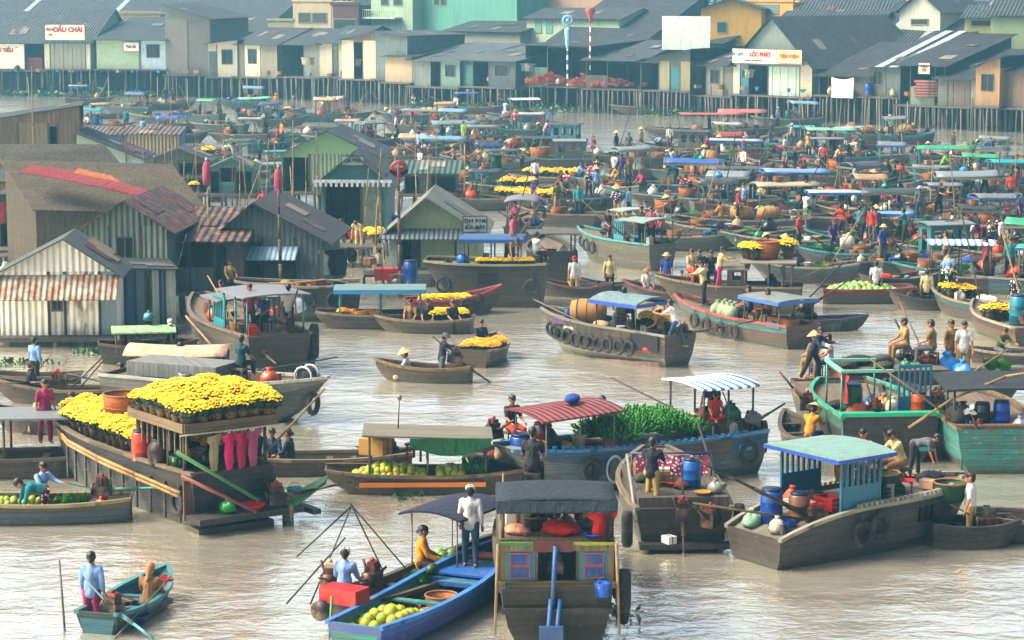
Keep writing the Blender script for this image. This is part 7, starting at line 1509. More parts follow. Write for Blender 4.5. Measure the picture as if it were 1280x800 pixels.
for i, (x, y, k, c, lb, s_) in enumerate([(-1.9, .4, 'barrel', '1F4A32', 'dark green bin on the turquoise stern boat', .7), (-1.9, -.1, 'barrel', '2060B0', 'blue bin on the turquoise stern boat', .75), (-1.9, .9, 'sack', '3A3C3A', 'dark sack on the turquoise stern boat', 1.2), (-2.2, -.5, 'bag', 'B8C8D0', 'pale bag on the turquoise stern boat', .5), (-1.7, 1.05, 'sack', '2A2C30', 'black sack on the turquoise stern boat', 1.1)]): put(k, lb, b28.to(x, y, 1.1), col=c, scale=s_)
b28b = boat('dark blue hull jammed between the green posted and turquoise stern boats', 'dark blue jammed boat', 1183, 572, 100, 4.4, 1.6, F=1.2, bow=.1, stern=.1, cols=('1A2A3A',), rail='2A4A52', deck=.2, anchor=-1, kind='paint')
for i, (x, y, s_) in enumerate([(-1.5, 0, 1.2), (-.8, .2, 1.2)]): on(b28b, 'cloth_heap', x, y, ['heap of black nets', 'second heap of black nets'][i] + ' on the dark blue jammed boat', col='1A2228', scale=1.4)
motor(b28b, -2.0, .2, 1.4, -10, 1.0, yaw=230, prop=True)

# ---- tyre hung boat with the red and white hull, centre
b22 = boat('grey planked boat with a row of tyres and red and white waterline', 'tyre row boat', 846, 457, 134, 6.6, 2.1, scl=.86, F=1.2, bow=.25, stern=-.05, sw=.85, draft=.3, deck=.25, cols=('8A7A6C',), lower='B8BCB0', rail='8E9086', anchor=-1, wear=.9, bw=.25)
b = MB(); 
n = 14; vs = []
for i in range(n + 1): x = -3.2 + 3.6 * i / n; w = b22.w(x); vs += [(x, w * .93, .02), (x, w * .96, .02 + .16 * (1 - i / n)), (x, w * .96 + .025, .02 + .16 * (1 - i / n)), (x, w * .93 + .02, .0)]
b.add(vs, [(4 * i + k, 4 * i + 4 + k, 4 * i + 4 + (k + 1) % 4, 4 * i + (k + 1) % 4) for i in range(n) for k in range(4)]); b.build('red_waterline', M('paint', '5E1A18', wear=.5), b22.o)
tyres(b22, [2.9, 2.5, 2.1, 1.6, 1.0, .55, .2, -.25, -.7, -1.3, -1.8], 1, .24, .62)
b = MB(); y = b22.w(1.9) + .02; b.box(1.5, 2.5, y - .02, y + .015, 1.05, 1.25); b.build('purple_panel', M('paint', '7A5A86', wear=.4), b22.o)
for (t, z, c) in (('ANH BA', .96, 'D8D4C8'), ('CT 0246', .82, '3E7A5A'), ('• • • •', .7, '3A3430')): text_mesh(t, .15, M('flat', c), 'lettering', b22.o, (1.55, b22.w(1.5) + .02, z), (pi / 2, 0, pi - .02), .008, .01)
canopy(b22, -1.9, .2, 1.6, 1.0, 2.1, '8AA0A4', 'k', arch=.2, posts=2, over=.2, fringe='1F6CC0', pr=.025)
on(b22, 'bundle', 1.6, -.2, 'big bundle of tan baskets on the tyre row boat', scale=1.15, rz=.6); on(b22, 'lying_sack', .6, .1, 'pale sacks in the middle of the tyre row boat', scale=1.0); on(b22, 'barrel', 2.2, .3, 'blue drum at the bow of the tyre row boat', scale=.5)
man(b22, -.5, .0, 60, 'sit', 'olive', 'maroon', 'man in olive green seated with his back turned on the tyre row boat', dz=.2); man(b22, 0, -.3, 90, 'sit', 'grey', 'grey', 'person in grey beside the man in olive green'); man(b22, -3.35, .1, 150, 'row', 'white', 'jeans blue', 'man in white shirt bending to the engine of the tyre row boat', dz=-.25); man(b22, -2.3, -.2, 160, 'floor', 'tan', 'brown', 'person under a conical straw hat on the tyre row boat', head='conical_hat')
for i in range(10): on(b22, 'veg' if i % 3 else 'flower', -1.0 - .25 * (i % 5), -.8 + .3 * (i // 5), 'yellow green flowers and leaves on the tyre row boat', dz=.1, group='flowers on the tyre row boat', scale=1.1)
motor(b22, -3.3, -.4, 1.1, 12, 3.0, yaw=205, prop=False, block='2A1E1E'); on(b22, 'cloth_heap', -2.6, .75, 'orange bundle in the open stern of the tyre row boat', col='C8622A', z=.5, scale=.8)
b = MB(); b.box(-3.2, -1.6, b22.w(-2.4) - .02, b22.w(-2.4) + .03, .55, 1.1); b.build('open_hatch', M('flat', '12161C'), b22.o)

# ---- turquoise and orange boat right of it
b23 = boat('long turquoise topped boat with brown strakes and net bags', 'turquoise topped boat', 925, 420, 122, 8.0, 2.0, scl=.84, F=.85, bow=.35, stern=.05, sw=.85, deck=.2, cols=('8A6A4E',), upper='3AA6A6', lower='8A8A80', rail='C0504A', wear=.8, bw=.2)
tyres(b23, [2.0, 1.0, .0, -1.0], 1, .24, .5)
canopy(b23, -3.7, -1.4, 1.7, .8, 1.75, '8E9894', 'w', arch=.06, posts=3, over=.2, fringe='3A80C0'); panelbox(b23, -3.8, -2.9, b23.w(-3.3) - .02, b23.w(-3.3) + .03, .75, .95, '2A80A0', 'blue_locker', 'paint')
for i in range(7): on(b23, 'sack', .9 - .35 * (i % 4), .5 - .4 * (i // 4), 'pale green net sack on the turquoise topped boat', col='A8B89A', group='net sacks on the turquoise topped boat', scale=1.1)
man(b23, -.9, .2, 180, 'sit', 'blue', 'navy', 'person in blue seated behind the net sacks'); man(b23, 3.0, -.3, 200, 'reach', 'cream', 'black', 'man in cream shirt leaning on the bow of the turquoise topped boat', sleeves='long'); man(b23, -2.2, .2, 180, 'sit', 'tan', 'brown', 'person in tan under the grey awning')
for i in range(4): on(b23, 'basket', -2.5 - .35 * i, .1, 'orange basket under the grey awning of the turquoise topped boat', group='baskets under the grey awning')
# dark sampan with long pole
b29 = boat('black oily sampan with a tall engine under a slanting pole', 'black sampan', 1025, 412, 8, 2.6, 1.2, F=.4, bow=.1, stern=.1, cols=('1C2636',), rail='26405A', kind='paint'); motor(b29, -.5, 0, .8, 24, 2.4, yaw=25, prop=False, block='15161C'); on(b29, 'cloth_heap', 0, 0, 'black tarpaulin heap in the black sampan', col='16181C', scale=1.3, dz=.2); on(b29, 'cloth_heap', -.5, .1, 'second black tarpaulin heap in the black sampan', col='16181C', scale=1.2, dz=.5)
rods(b29, [((-1.2, 0, .4), (.9, .3, 2.4))], .05, '1A1A1C', 'slanting_pole')
b30 = boat('low red topped boat heaped with pale cabbages', 'cabbage boat', 1078, 377, 5, 3.1, 1.6, F=.55, bow=.05, stern=.05, sw=.9, cols=('6E6A60',), upper='A03A30', rail='A84438', bw=.6, bowp=3)
fill(b30, 'cabbage', -1.25, 1.2, -.5, .5, .24, .24, .35, 'pale green cabbage heaped in the cabbage boat', group='cabbages in the cabbage boat', scale=1.1, dome=.25)
man(b30, .45, -.3, 80, 'stand', 'white', 'dark grey', 'man in pale shirt standing among the cabbages', dz=.1)
b30b = boat('dark boat with an orange tarpaulin bundle beside the cabbages', 'orange bundle boat', 1130, 368, 20, 3.2, 1.5, F=.7, deck=.15, cols=('2E3438',), rail='4A5450'); on(b30b, 'cloth_heap', -.9, 0, 'orange red tarpaulin bundle behind the cabbages', col='D8481E', scale=1.1)
b35 = boat('black sampan with a man in cream standing over its engine', 'black standing sampan', 1158, 386, 175, 1.9, 1.1, F=.4, cols=('1E2020',), rail='2E3230'); man(b35, 0, 0, 80, 'stand', 'cream', 'black', 'man in cream shirt standing in the black sampan', sleeves='long'); motor(b35, .5, .1, .5, 10, .6, yaw=0, prop=False)
# ---- the brown flower-topped wheelhouse boat
b32 = boat('weathered brown boat with a big basket and yellow flowers on its roof', 'basket roofed boat', 915, 388, 172, 6.0, 2.3, scl=.84, F=1.1, bow=.35, stern=.0, sw=.85, deck=.12, cols=('7E6E58',), rail='A09078', wear=.9, bw=.2)
canopy(b32, -2.7, -.6, 1.9, 1.0, 2.1, '9A9486', 'w', arch=.06, posts=3, over=.2, postc='8A7A62'); cabin(b32, -.6, .2, 1.7, 1.05, .75, '7E6A50', '8E8470', 1)
put('big_basket', 'big orange cane basket on the brown boat roof', b32.to(-1.5, 0, 2.2), scale=1.05)
for i, (x, y) in enumerate([(-.75, .3), (-.9, -.2), (-.6, 0), (-1.0, .5)]): put('flower', 'yellow flowers left of the big basket on the brown roof', b32.to(x, y, 2.2), group='yellow flowers left of the roof basket', scale=1.2)
put('flower', 'yellow flowers right of the big basket on the brown roof', b32.to(-2.5, 0, 2.2), scale=1.5); put('garment', 'grey garment at the wheelhouse of the brown boat', b32.to(-2.3, .9, 2.0), col='grey')
man(b32, .55, .9, 10, 'reach', 'cream', 'magenta', 'woman in cream top and bright magenta trousers leaning on the wheelhouse', sleeves='long', z=.95); man(b32, 1.5, -.4, -100, 'sit', 'navy', 'navy', 'person in navy seated on the basket roofed boat'); man(b32, 1.0, -.6, -90, 'sit', 'dark grey', 'black', 'man in dark grey seated behind the woman in magenta trousers'); man(b32, 1.9, 0, -60, 'sit', 'cream', 'orange', 'person in cream near the bow of the basket roofed boat')
b32b = boat('small boat of seated sellers below the basket roofed boat', 'low seller boat', 842, 376, 160, 3.2, 1.5, F=.4, cols=('5A4E40',), rail='8A4A50')
man(b32b, .3, 0, -100, 'stand', 'blue', 'red', 'woman in blue shirt, red trousers and brimmed hat with hands on hips', head='brim_hat', hatc='cream', dz=.35); man(b32b, -.3, -.1, -90, 'stand', 'orange', 'orange', 'child in orange standing by the woman in blue', scale=.8); man(b32b, -1.0, .2, -40, 'sit', 'cream', 'red', 'man in cream seated on the low seller boat', dz=.3); man(b32b, 1.1, 0, -80, 'sit', 'white', 'grey', 'person in brimmed hat at the left of the low seller boat', head='brim_hat', hatc='tan')
for i in range(5): on(b32b, 'veg', -.8 + .4 * i, .35, 'clump of greens on the low seller boat', scale=1.3, dz=.15, group='greens on the low seller boat')
# ---- grey boat with turquoise cabin, upper middle
b31 = boat('tall grey boat with turquoise cabin side and pale canvas awning', 'turquoise cabin boat', 826, 338, 124, 7.0, 2.2, scl=.8, F=1.3, bow=.3, stern=.0, sw=.85, deck=.12, cols=('8E8B78',), upper='9AA088', rail='52AEB4', anchor=-1, wear=.8, bw=.2)
canopy(b31, -3.3, -1.4, 1.9, 1.2, 2.35, '9FB0A8', 'k', arch=.15, posts=3, over=.25, postc='5A8A8A'); slat_panel(b31, -1.4, -.5, .95, 1.2, 2.3, '3FA8B4', .35, 5); canopy(b31, -1.3, -.3, 1.8, 1.3, 2.75, 'A8B4A8', 'w2', arch=.05, posts=2, over=.15)
tyres(b31, [3.0, 2.2, 1.4], 1, .26, .6); man(b31, 1.0, .3, -60, 'sit', 'dark grey', 'brown', 'person in dark grey on the foredeck of the turquoise cabin boat'); man(b31, -2.0, .2, -120, 'stand', 'brown', 'dark grey', 'person in brown inside the turquoise cabin boat'); man(b31, -2.6, 0, -90, 'stand', 'pink', 'black', 'person in pink under the pale canvas awning')
on(b31, 'jerrycan', -2.9, .3, 'white can under the pale canvas awning'); motor(b31, -3.4, -.5, 1.2, 30, 1.6, yaw=235, prop=False)
b34 = boat('brown sampan with a bending oarsman and red capped rider', 'red cap sampan', 722, 370, 172, 2.4, 1.1, F=.4, cols=('6A4A3C',), rail='7E5A48'); man(b34, .2, 0, -80, 'sit', 'dark grey', 'dark grey', 'person in grey bent double in the red cap sampan', head='brim_hat', hatc='brown'); man(b34, .1, .3, -90, 'stand', 'white', 'cream', 'person in white with a red cap in the brown sampan', head='cap', hatc='red', dz=.1); man(b34, -.8, 0, -90, 'floor', 'pink', 'brown', 'child in pink at the end of the red cap sampan', scale=.8)
b34b = boat('dark sampan with a man standing in a pale shirt, upper middle', 'pale shirt sampan', 762, 366, 178, 2.0, 1.0, F=.35, cols=('4A4440',), rail='6A6258'); man(b34b, 0, 0, -90, 'stand', 'cream', 'dark grey', 'man in pale shirt standing upright in the dark sampan', sleeves='long')
# ---- big brown boat with blue roof, left of the channel
b3 = boat('big square brown boat with blue edged roof and yellow flowers', 'blue edged roof boat', 612, 380, 176, 4.6, 2.6, scl=.9, F=1.75, bow=.1, stern=.05, sw=.92, draft=.3, deck=.15, cols=('6E6452',), upper='5E5646', rail='B0A68C', wear=.9, bw=.6, bowp=4)
canopy(b3, -1.3, 1.0, 2.0, 1.6, 2.75, '2F6E9C', 'w2', arch=.04, posts=3, over=.2, fringe='1F6FA8', postc='4A4038'); tyres(b3, [-1.9, 1.9], 1, .28, .9)
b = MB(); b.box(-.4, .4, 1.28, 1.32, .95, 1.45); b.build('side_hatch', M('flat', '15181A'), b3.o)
for i in range(8): on(b3, 'flower', -1.8 + .3 * i, 1.0, 'yellow flowers along the deck edge of the blue edged roof boat', scale=.8, group='flowers on the blue edged roof boat')
man(b3, -.9, .7, -60, 'bend', 'tan', 'brown', 'person in tan stooping over the yellow flowers'); man(b3, -1.0, 0, 0, 'stand', 'pink', 'grey', 'person in pale pink standing on the blue edged roof boat', z=2.0); man(b3, -2.0, .2, 40, 'sit', 'white', 'brown', 'person in white at the right end of the blue edged roof boat'); on(b3, 'jar', 1.1, .8, 'blue water bottle on the blue edged roof boat', col='2A80C0', scale=.8)
b3b = boat('dark boat stern with hung cloths right of the blue edged roof boat', 'hung cloth boat', 688, 352, 95, 4.5, 2.0, F=1.4, cols=('4A4640',), rail='6A6456', deck=.15, anchor=0)
tyres(b3b, [-1.6], 1, .3, .3); tyres(b3b, [-1.6], -1, .3, .3); canopy(b3b, -2.0, -.6, 1.6, 1.3, 2.2, '6A6A62', 'w', arch=.03, posts=2)
# ------------------------------------------------------------ the crowded middle and far fleet
HULLS = {'brown': '6A5440', 'grey': '6C6C64', 'dark': '3A3A38', 'green': '2F6A55', 'turquoise': '2A8C90', 'blue': '2A5C8C', 'red brown': '7A3A30', 'tan': '94805C', 'pale': 'A8A898'}
ROOFC = {'white': 'B4BAB8', 'pale blue': '86A8BC', 'blue': '2F6FB0', 'green': '3FA886', 'mint': '8FD0B4', 'grey': '8A9094', 'silver': '8C989E', 'pink': 'B8786E', 'red': '9E3A3A', 'slate': '4A5A62', 'tan': 'B5A283', 'turquoise': '2FA8AC', 'cream': 'B8AE94', 'navy': '23355C'}
COLS_ = [(90, 'shutter shop'), (180, 'green shed'), (260, 'concrete house'), (345, 'cream hut'), (430, 'washing house'), (500, 'mint building'), (590, 'awning stalls'), (655, 'blue tarp'), (725, 'blue pole'), (790, 'funnel pole'), (860, 'turquoise door'), (930, 'yellow house'), (1000, 'shop sign'), (1070, 'white sheet'), (1140, 'slate roof'), (1210, 'log store'), (1400, 'fan house')]
ROWS_ = [(150, 'at'), (178, 'off'), (205, 'beyond'), (232, 'before'), (262, 'below'), (295, 'well below'), (340, 'far below'), (999, 'nearest below')]
SEEN = {}
SH_ = ['white', 'white', 'cream', 'red', 'pink', 'blue', 'light blue', 'turquoise', 'orange', 'purple', 'green', 'grey', 'dark grey', 'navy', 'magenta', 'yellow', 'khaki', 'maroon', 'lime', 'olive', 'brown']
TR_ = ['black', 'navy', 'dark grey', 'grey', 'jeans blue', 'brown', 'khaki', 'dark blue']
CARGO = {'b': ('basket', None), 'B': ('big_basket', None), 'f': ('flower_far', None), 'v': ('veg', None), 's': ('sack', None), 'l': ('lying_sack', None), 'c': ('crate', None), 'g': ('bag', None), 'd': ('barrel', None), 'p': ('pumpkin', None), 'n': ('bundle', None), 'h': ('cloth_heap', None), 'k': ('bucket', None), 'x': ('box', None), 'j': ('jar', None), 'a': ('cabbage', None)}
CCOL = {'barrel': ['2460A8', '2A8FA0', '2F6A40'], 'bag': ['5AA8DC', 'E8E8E4', '3FA070'], 'bucket': ['D0402A', '2A8FD0', 'E0B020', '2F9A60'], 'cloth_heap': ['D8481E', 'C83050', '2A6AB0', 'E0D8C8', '2F8A70'], 'sack': ['E0DCD0', 'B8A98A', 'C8B48A']}
CTX = {'barrel': ['blue', 'teal', 'dark green'], 'bag': ['sky blue', 'white', 'green'], 'bucket': ['red', 'blue', 'yellow', 'green'], 'cloth_heap': ['orange', 'rose red', 'blue', 'cream', 'teal'], 'sack': ['white', 'tan', 'straw coloured']}
def auto(px, row, head, L, hull, rk, rc, cargo, npp, F=.6, B=None, seed=0):
    R = random.Random(px * 7 + row); head += R.uniform(-16, 16); B = B or (.24 * L + .6)
    short = '%s open boat' % hull if rk == '0' else '%s roofed %s boat' % (rc, hull)
    zn = '%s the %s' % ([w for a, w in ROWS_ if a >= row][0], [w for a, w in COLS_ if a >= px][0]); key = short + zn
    SEEN[key] = SEEN.get(key, 0) + 1
    full = '%s%s %s' % (['', 'second ', 'third '][SEEN[key] - 1], short, zn)
    up = R.choice([None, '2F8C90', '8A3A34', None, '3A7AA8', '8F8A70']); 
    bt = boat(full, full, px, row, head, L, B, scl=.88, F=F, bow=R.uniform(.1, .4), stern=R.uniform(0, .2), sw=R.uniform(.7, .9), deck=.12 if F > .5 else None, cols=(HULLS[hull],), upper=up, lower=R.choice([None, None, '7A2E28', '9A968A']), rail=R.choice(['8A7A62', 'A09C8C', '3A9AA0', '9A9078']), bw=R.choice([.1, .3]), group='boats packed in the middle of the river')
    d = L / 7; zf = bt.fl(0)
    if rk in 'cC': canopy(bt, -L * .42, (L * -.04 if rk == 'c' else L * .16), B * .72, zf, zf + 1.45, ROOFC[rc], R.choice(['k', 'w2', 'w2']), arch=R.uniform(.04, .28), posts=3, postc=R.choice(['6F6557', '2F9AA0', '8A8A80']), over=.18, tilt=R.uniform(-.08, .12), fringe=R.choice([None, '2A78B8', None, '8A8A80']), sag=R.uniform(0, .05))
    elif rk == 'h': cabin(bt, -L * .42, -L * .02, B * .74, zf, 1.35, R.choice(['7E6A50', '6E6E62', '2F8C94']), ROOFC[rc], 3, rk=R.choice('wpk'), wc=R.choice([None, '2F96A0', None]))
    elif rk == 's': canopy(bt, -L * .42, L * .1, B * .72, zf, zf + 1.5, ROOFC[rc], 's', arch=.12, posts=3, over=.2)
    if rk in 'cCh' and R.random() < .45 and 'f' not in cargo:
        k = R.choice(['basket', 'bucket', 'crate', 'bag']); cc = R.randrange(3); on(bt, k, -L * .2, 0, '%s%s atop the %s' % ((CTX[k][cc] + ' ') if k in CTX else '', PCAT[k], full), z=zf + 1.62, col=CCOL[k][cc] if k in CCOL else None, scale=.5 if k == 'bag' else .8)
    n = len(cargo); xs = [L * (-.32 + .68 * (i + .5) / max(1, n)) for i in range(n)]
    for i, ch in enumerate(cargo):
        k = CARGO[ch][0]; x = xs[i]; pos = ['astern', 'behind middle', 'amidships', 'before middle', 'forward'][min(4, int(5 * i / n))]; wl = max(.2, bt.w(x) - .35)
        col = tx = None
        if k in CCOL: q = R.randrange(len(CCOL[k])); col = CCOL[k][q]; tx = CTX[k][q]
        m_ = 3 if ch in 'bcsvp' else (8 if ch == 'f' else (7 if ch == 'a' else 1))
        nm = (tx + ' ' if tx else '') + {'flower_far': 'yellow flowers', 'veg': 'greens', 'lying_sack': 'lying sack', 'bundle': 'basket bundle', 'big_basket': 'big cane basket', 'cloth_heap': 'cloth bundle', 'jar': 'water jar'}.get(k, k)
        for j in range(m_):
            y = R.uniform(-wl, wl) if m_ < 4 else -wl + 2 * wl * (j % 4) / 3.0; xx = x + (0 if m_ < 4 else (j // 4) * .38) + R.uniform(-.1, .1)
            on(bt, k, xx, y, '%s %s in %s' % (nm, pos, full), col=col, group='%s cargo on the packed boats' % k.replace('_', ' '), dz=.0, scale=R.uniform(.9, 1.25) * (.55 if k == 'bag' else 1))
    for i in range(npp):
        x = L * R.choice([-.46, -.3, -.12, .05, .2, .33]) + R.uniform(-.1, .1); y = R.uniform(-.3, .3) * B; sh = R.choice(SH_); tr = R.choice(TR_)
        po = R.choice(['stand', 'stand', 'sit', 'sit', 'sitwork', 'squat', 'bend', 'row', 'reach', 'floor']); hd = R.choice(['hair', 'hair', 'hair', 'hair_long', 'hair_bun', 'conical_hat', 'cap', 'brim_hat', 'hair'])
        if 'c' not in rk and rk != 'h' and R.random() < .3: po = 'stand'
        ztop = None
        if x < L * .02 and rk in 'h': x = L * R.uniform(.08, .3)
        wrd = {'stand': 'standing', 'reach': 'reaching', 'row': 'rowing', 'bend': 'stooping', 'squat': 'squatting', 'floor': 'crouched', 'sit': 'sitting', 'sitwork': 'hunched'}[po]
        lb = '%s person %s %s, %s' % (sh, wrd, 'astern' if x < -L * .2 else ('forward' if x > L * .2 else 'amidships'), full)
        SEEN[lb] = SEEN.get(lb, 0) + 1
        if SEEN[lb] > 1: lb = lb.replace('person', 'person also')
        man(bt, x, y, R.uniform(0, 360), po, sh, tr, lb, head=hd, hatc=R.choice(['white', 'cream', 'red', 'khaki', 'blue']), sleeves=R.choice(['short', 'long']), dz=.02, pattern='shirt' if R.random() < .25 else None)
    if R.random() < .45: motor(bt, -L * .47, R.uniform(-.2, .2), zf + .35, R.uniform(5, 30), R.uniform(1.4, 2.8), yaw=180 + R.uniform(-40, 40), prop=R.random() < .4)
    if R.random() < .5:
        q = bt.to(R.uniform(-.4, .3) * L, R.uniform(-.3, .3) * B, zf); o = thing('bamboo_pole', 'long pole leaning on %s' % full, 'pole', q, R.uniform(0, 6.28), 'poles leaning on the packed boats'); a = R.uniform(.2, 1.4); l = R.uniform(2, 4); pb = MB(); pb.bar((0, 0, 0), (l * cos(a), 0, l * sin(a)), .035, .025, 5); pb.build('shaft', M('wood', R.choice(['A98F5E', '3A3028', '7A6A4A']), ax='x', pw=3), o)
    if R.random() < .35: tyres(bt, [L * .2, -L * .1], R.choice([1, -1]), .24, .3)
    AUTO.append(bt); return bt
AUTO = []
FLEET = """112 131 10 5 grey c silver bs 2;160 142 175 5 blue c blue gv 2;214 137 20 5 brown 0 - sxb 2;250 152 170 5 turquoise c green bb 2;305 135 185 5 dark c pale_blue kh 2;326 150 15 5 green C mint vb 2;356 140 170 4 dark 0 - nh 1;392 152 185 5 turquoise c cream bk 3;432 150 8 5 turquoise c cream sb 2;448 170 120 4 grey h grey v 1;486 142 20 3.4 green 0 - v 1
540 150 175 6 tan 0 - nfb 2;600 142 10 6 red_brown c blue gb 1;645 152 182 5 turquoise s green b 1;520 166 170 6 grey C silver vs 3;585 168 8 6 turquoise c pale_blue hkb 3;648 172 175 5.5 dark c cream sg 2;478 184 20 5 brown c grey bb 2;556 186 178 6.5 blue C silver bdk 3;622 190 15 6 brown c grey kcb 3;500 206 172 5 grey c tan s 2;566 208 5 5.5 green C pale_blue kb 2;655 206 165 6 dark h slate nBs 2;604 226 178 6 grey c slate dg 3;566 232 10 5 brown 0 - vb 2;640 246 172 5.4 dark 0 - ffv 1
130 166 10 5 grey c turquoise db 1;180 172 175 5 turquoise 0 - kvb 2;226 178 10 4.6 dark c blue sg 2;300 178 182 5 brown c white vb 2;336 190 20 4.5 turquoise 0 - kb 2;254 204 170 4.5 grey 0 - fb 1;320 212 10 5 blue c slate vs 2;216 236 170 4.6 turquoise c blue Bf 1;316 246 182 5 blue c silver vb 2;286 290 185 4.5 turquoise 0 - ffb 1;456 232 175 4.5 brown 0 - bb 1;352 232 5 4 green 0 - vb 1
668 160 170 4 turquoise c blue k 1;690 186 150 5.6 blue h slate d 2;692 210 172 5.4 brown h silver cB 1;694 234 178 5.6 dark 0 - ffff 0;668 262 176 6 grey 0 - fffff 2;655 296 100 6 dark c grey h 2;700 282 172 4.6 dark 0 - vbv 3;730 262 30 5 grey 0 - bks 4;741 236 160 5 brown 0 - vhb 4;775 206 172 6.4 brown 0 - nhgs 3;812 224 15 6 blue c silver sk 3;772 246 150 4.6 turquoise 0 - vbk 4
816 142.5 180 8.5 tan 0 - x 0;806 186 175 4.2 tan 0 - v 1;848 196 172 6 brown h slate sb 2;872 172 178 9.5 pink C pink s 1;940 170 4 7 tan C pink - 1;985 158 176 6.5 grey c pale_blue d 1;1100 178 180 9 brown 0 - nnnn 1;1132 180 10 4.5 dark c grey v 1;890 188 170 5.4 blue c white kx 2;905 212 176 6.4 grey C white sn 2;866 226 165 6 turquoise 0 - nbh 3;918 186 20 5 dark 0 - vs 2;950 196 172 6 pale 0 - vv 2;985 190 175 4.6 turquoise h turquoise g 1;1024 196 182 6.4 turquoise C mint bks 2;940 218 95 5 pale 0 - l 1;986 212 172 7 pale 0 - hks 3;1056 208 15 6 grey c grey vb 3;1096 204 176 6 blue 0 - khb 3;1070 226 162 7 green 0 - hB 3;1016 232 172 6 brown 0 - vbh 3;1132 218 8 4.6 grey c silver k 1
1168 222 178 6.6 green C green vvv 2;1180 206 5 5 dark 0 - vg 1;1222 208 176 5.4 grey c silver vn 3;1262 214 10 5 brown 0 - sb 2;1200 236 178 6 turquoise c green kgv 2;1256 244 172 6 green C turquoise db 2;852 244 170 6.4 blue C blue Bk 2;898 232 20 5 brown 0 - nbx 2;884 262 178 6.2 dark c silver vB 3;938 252 6 6 grey C slate s 3;976 258 176 6.6 turquoise C pale_blue hs 2;1040 252 160 6 dark 0 - vhb 3;1096 248 15 6 grey c slate Bv 3;1138 250 174 5.6 brown c grey hk 3;1180 262 172 6 blue c silver k 2;1226 264 8 6.4 turquoise C silver dk 2;1268 268 172 5.6 red_brown 0 - vhb 2
866 284 176 6.4 dark 0 - vvB 3;930 290 172 7 blue 0 - nnb 3;996 276 6 6 brown C cream hs 2;1036 286 176 7 dark C white bg 2;1084 280 165 5.6 grey 0 - skh 3;1130 286 10 6 dark C slate s 2;1176 290 170 5.6 dark 0 - vk 3;1214 296 176 6 grey c grey Bk 2;1264 300 8 5.6 brown 0 - hkb 3;988 316 174 6.4 turquoise 0 - vvg 1;1034 326 8 5.4 dark 0 - vs 3;1082 316 172 5.6 grey c pale_blue v 3;1128 318 20 5.6 dark 0 - pk 3;1170 326 172 5 brown 0 - khv 3;1206 330 5 5.4 grey h silver b 2;1256 334 176 5 turquoise c green gv 2;1112 344 8 4.6 dark 0 - pb 2;1186 356 172 4.4 brown 0 - vkb 2;1222 364 6 5.2 grey s pale_blue vs 1;1270 366 174 5 turquoise c green k 2;1216 396 100 5 brown 0 - hf 2;1256 420 95 5.4 tan 0 - dfk 2;1275 452 176 3.6 brown 0 - vv 1;1006 352 175 4.6 brown 0 - vb 2;862 312 4 5 brown 0 - bk 2;806 292 172 4.6 dark 0 - sk 2
136 148 10 4 brown c tan sb 0;190 154 170 4.6 blue 0 - kv 0;238 160 10 4 green c navy g 0;276 165 175 5 dark 0 - vbx 0;352 158 10 4.6 brown c slate sb 0;404 164 172 4 dark 0 - hk 0;420 182 170 5 turquoise c tan b 0;372 178 10 4.6 dark 0 - vs 0;140 186 170 4 brown 0 - kb 0;270 190 10 4 blue 0 - vb 0;300 222 172 4 dark 0 - bs 0;360 212 10 4 brown c green k 0;236 250 175 4 turquoise 0 - hb 0;300 268 10 4 dark 0 - vs 0;440 208 170 4 dark 0 - xb 0;340 276 172 4 brown 0 - kx 0
506 152 172 4.6 blue 0 - hb 0;570 158 10 4.6 dark c tan s 0;618 158 170 5 brown 0 - bvb 0;556 176 5 4.4 turquoise 0 - kh 0;596 180 172 5 dark c slate s 0;530 196 10 5 dark 0 - bhv 0;596 212 172 4.6 brown 0 - sx 0;628 216 5 4.4 blue c navy b 0;580 242 172 4.6 dark 0 - kbh 0;620 262 10 5 grey 0 - vb 0;590 256 172 4.4 brown c slate s 0
832 208 10 4.6 grey 0 - bh 0;888 202 172 4.6 brown 0 - sbk 0;930 204 10 4.6 dark c red b 0;962 222 172 5 brown 0 - hbk 0;1000 206 10 4.4 dark 0 - vs 0;1040 218 172 4.6 brown 0 - hk 0;1076 192 10 4.6 dark c white b 0;838 258 172 4.6 dark 0 - bks 0;918 270 10 5 brown c slate v 0;960 276 172 4.6 grey 0 - hvb 0;1020 266 10 4.6 grey 0 - bs 0;1064 268 172 4.6 dark c tan k 0;1116 262 10 4.6 brown 0 - hv 0;1154 276 172 5 dark 0 - bk 0;1200 276 10 4.6 brown c grey s 0;1246 282 172 4.6 dark 0 - kh 0;1146 238 10 4.4 brown 0 - vb 0;1220 224 172 5 dark c slate s 0;1278 232 10 4.6 turquoise 0 - b 0;900 302 172 5 brown 0 - skb 0;946 306 10 4.6 dark 0 - vx 0;1060 334 172 4.6 dark 0 - bv 0;1148 306 10 4.8 grey 0 - hb 0;1194 312 172 4.6 brown c slate k 0;1240 318 10 4.6 dark 0 - bx 0;1278 322 172 4.6 blue 0 - vs 0;1150 346 10 4.4 grey 0 - kb 0;1240 348 172 4.6 dark 0 - vbh 0"""
for ln in FLEET.replace('\n', ';').split(';'):
    a = ln.split(); auto(float(a[0]), float(a[1]), float(a[2]), float(a[3]), {'pink': 'red brown'}.get(a[4], a[4].replace('_', ' ')), a[5], a[6].replace('_', ' '), '' if a[7] == '-' else a[7], int(a[8]), F=.35 if float(a[3]) < 4.3 else .7)
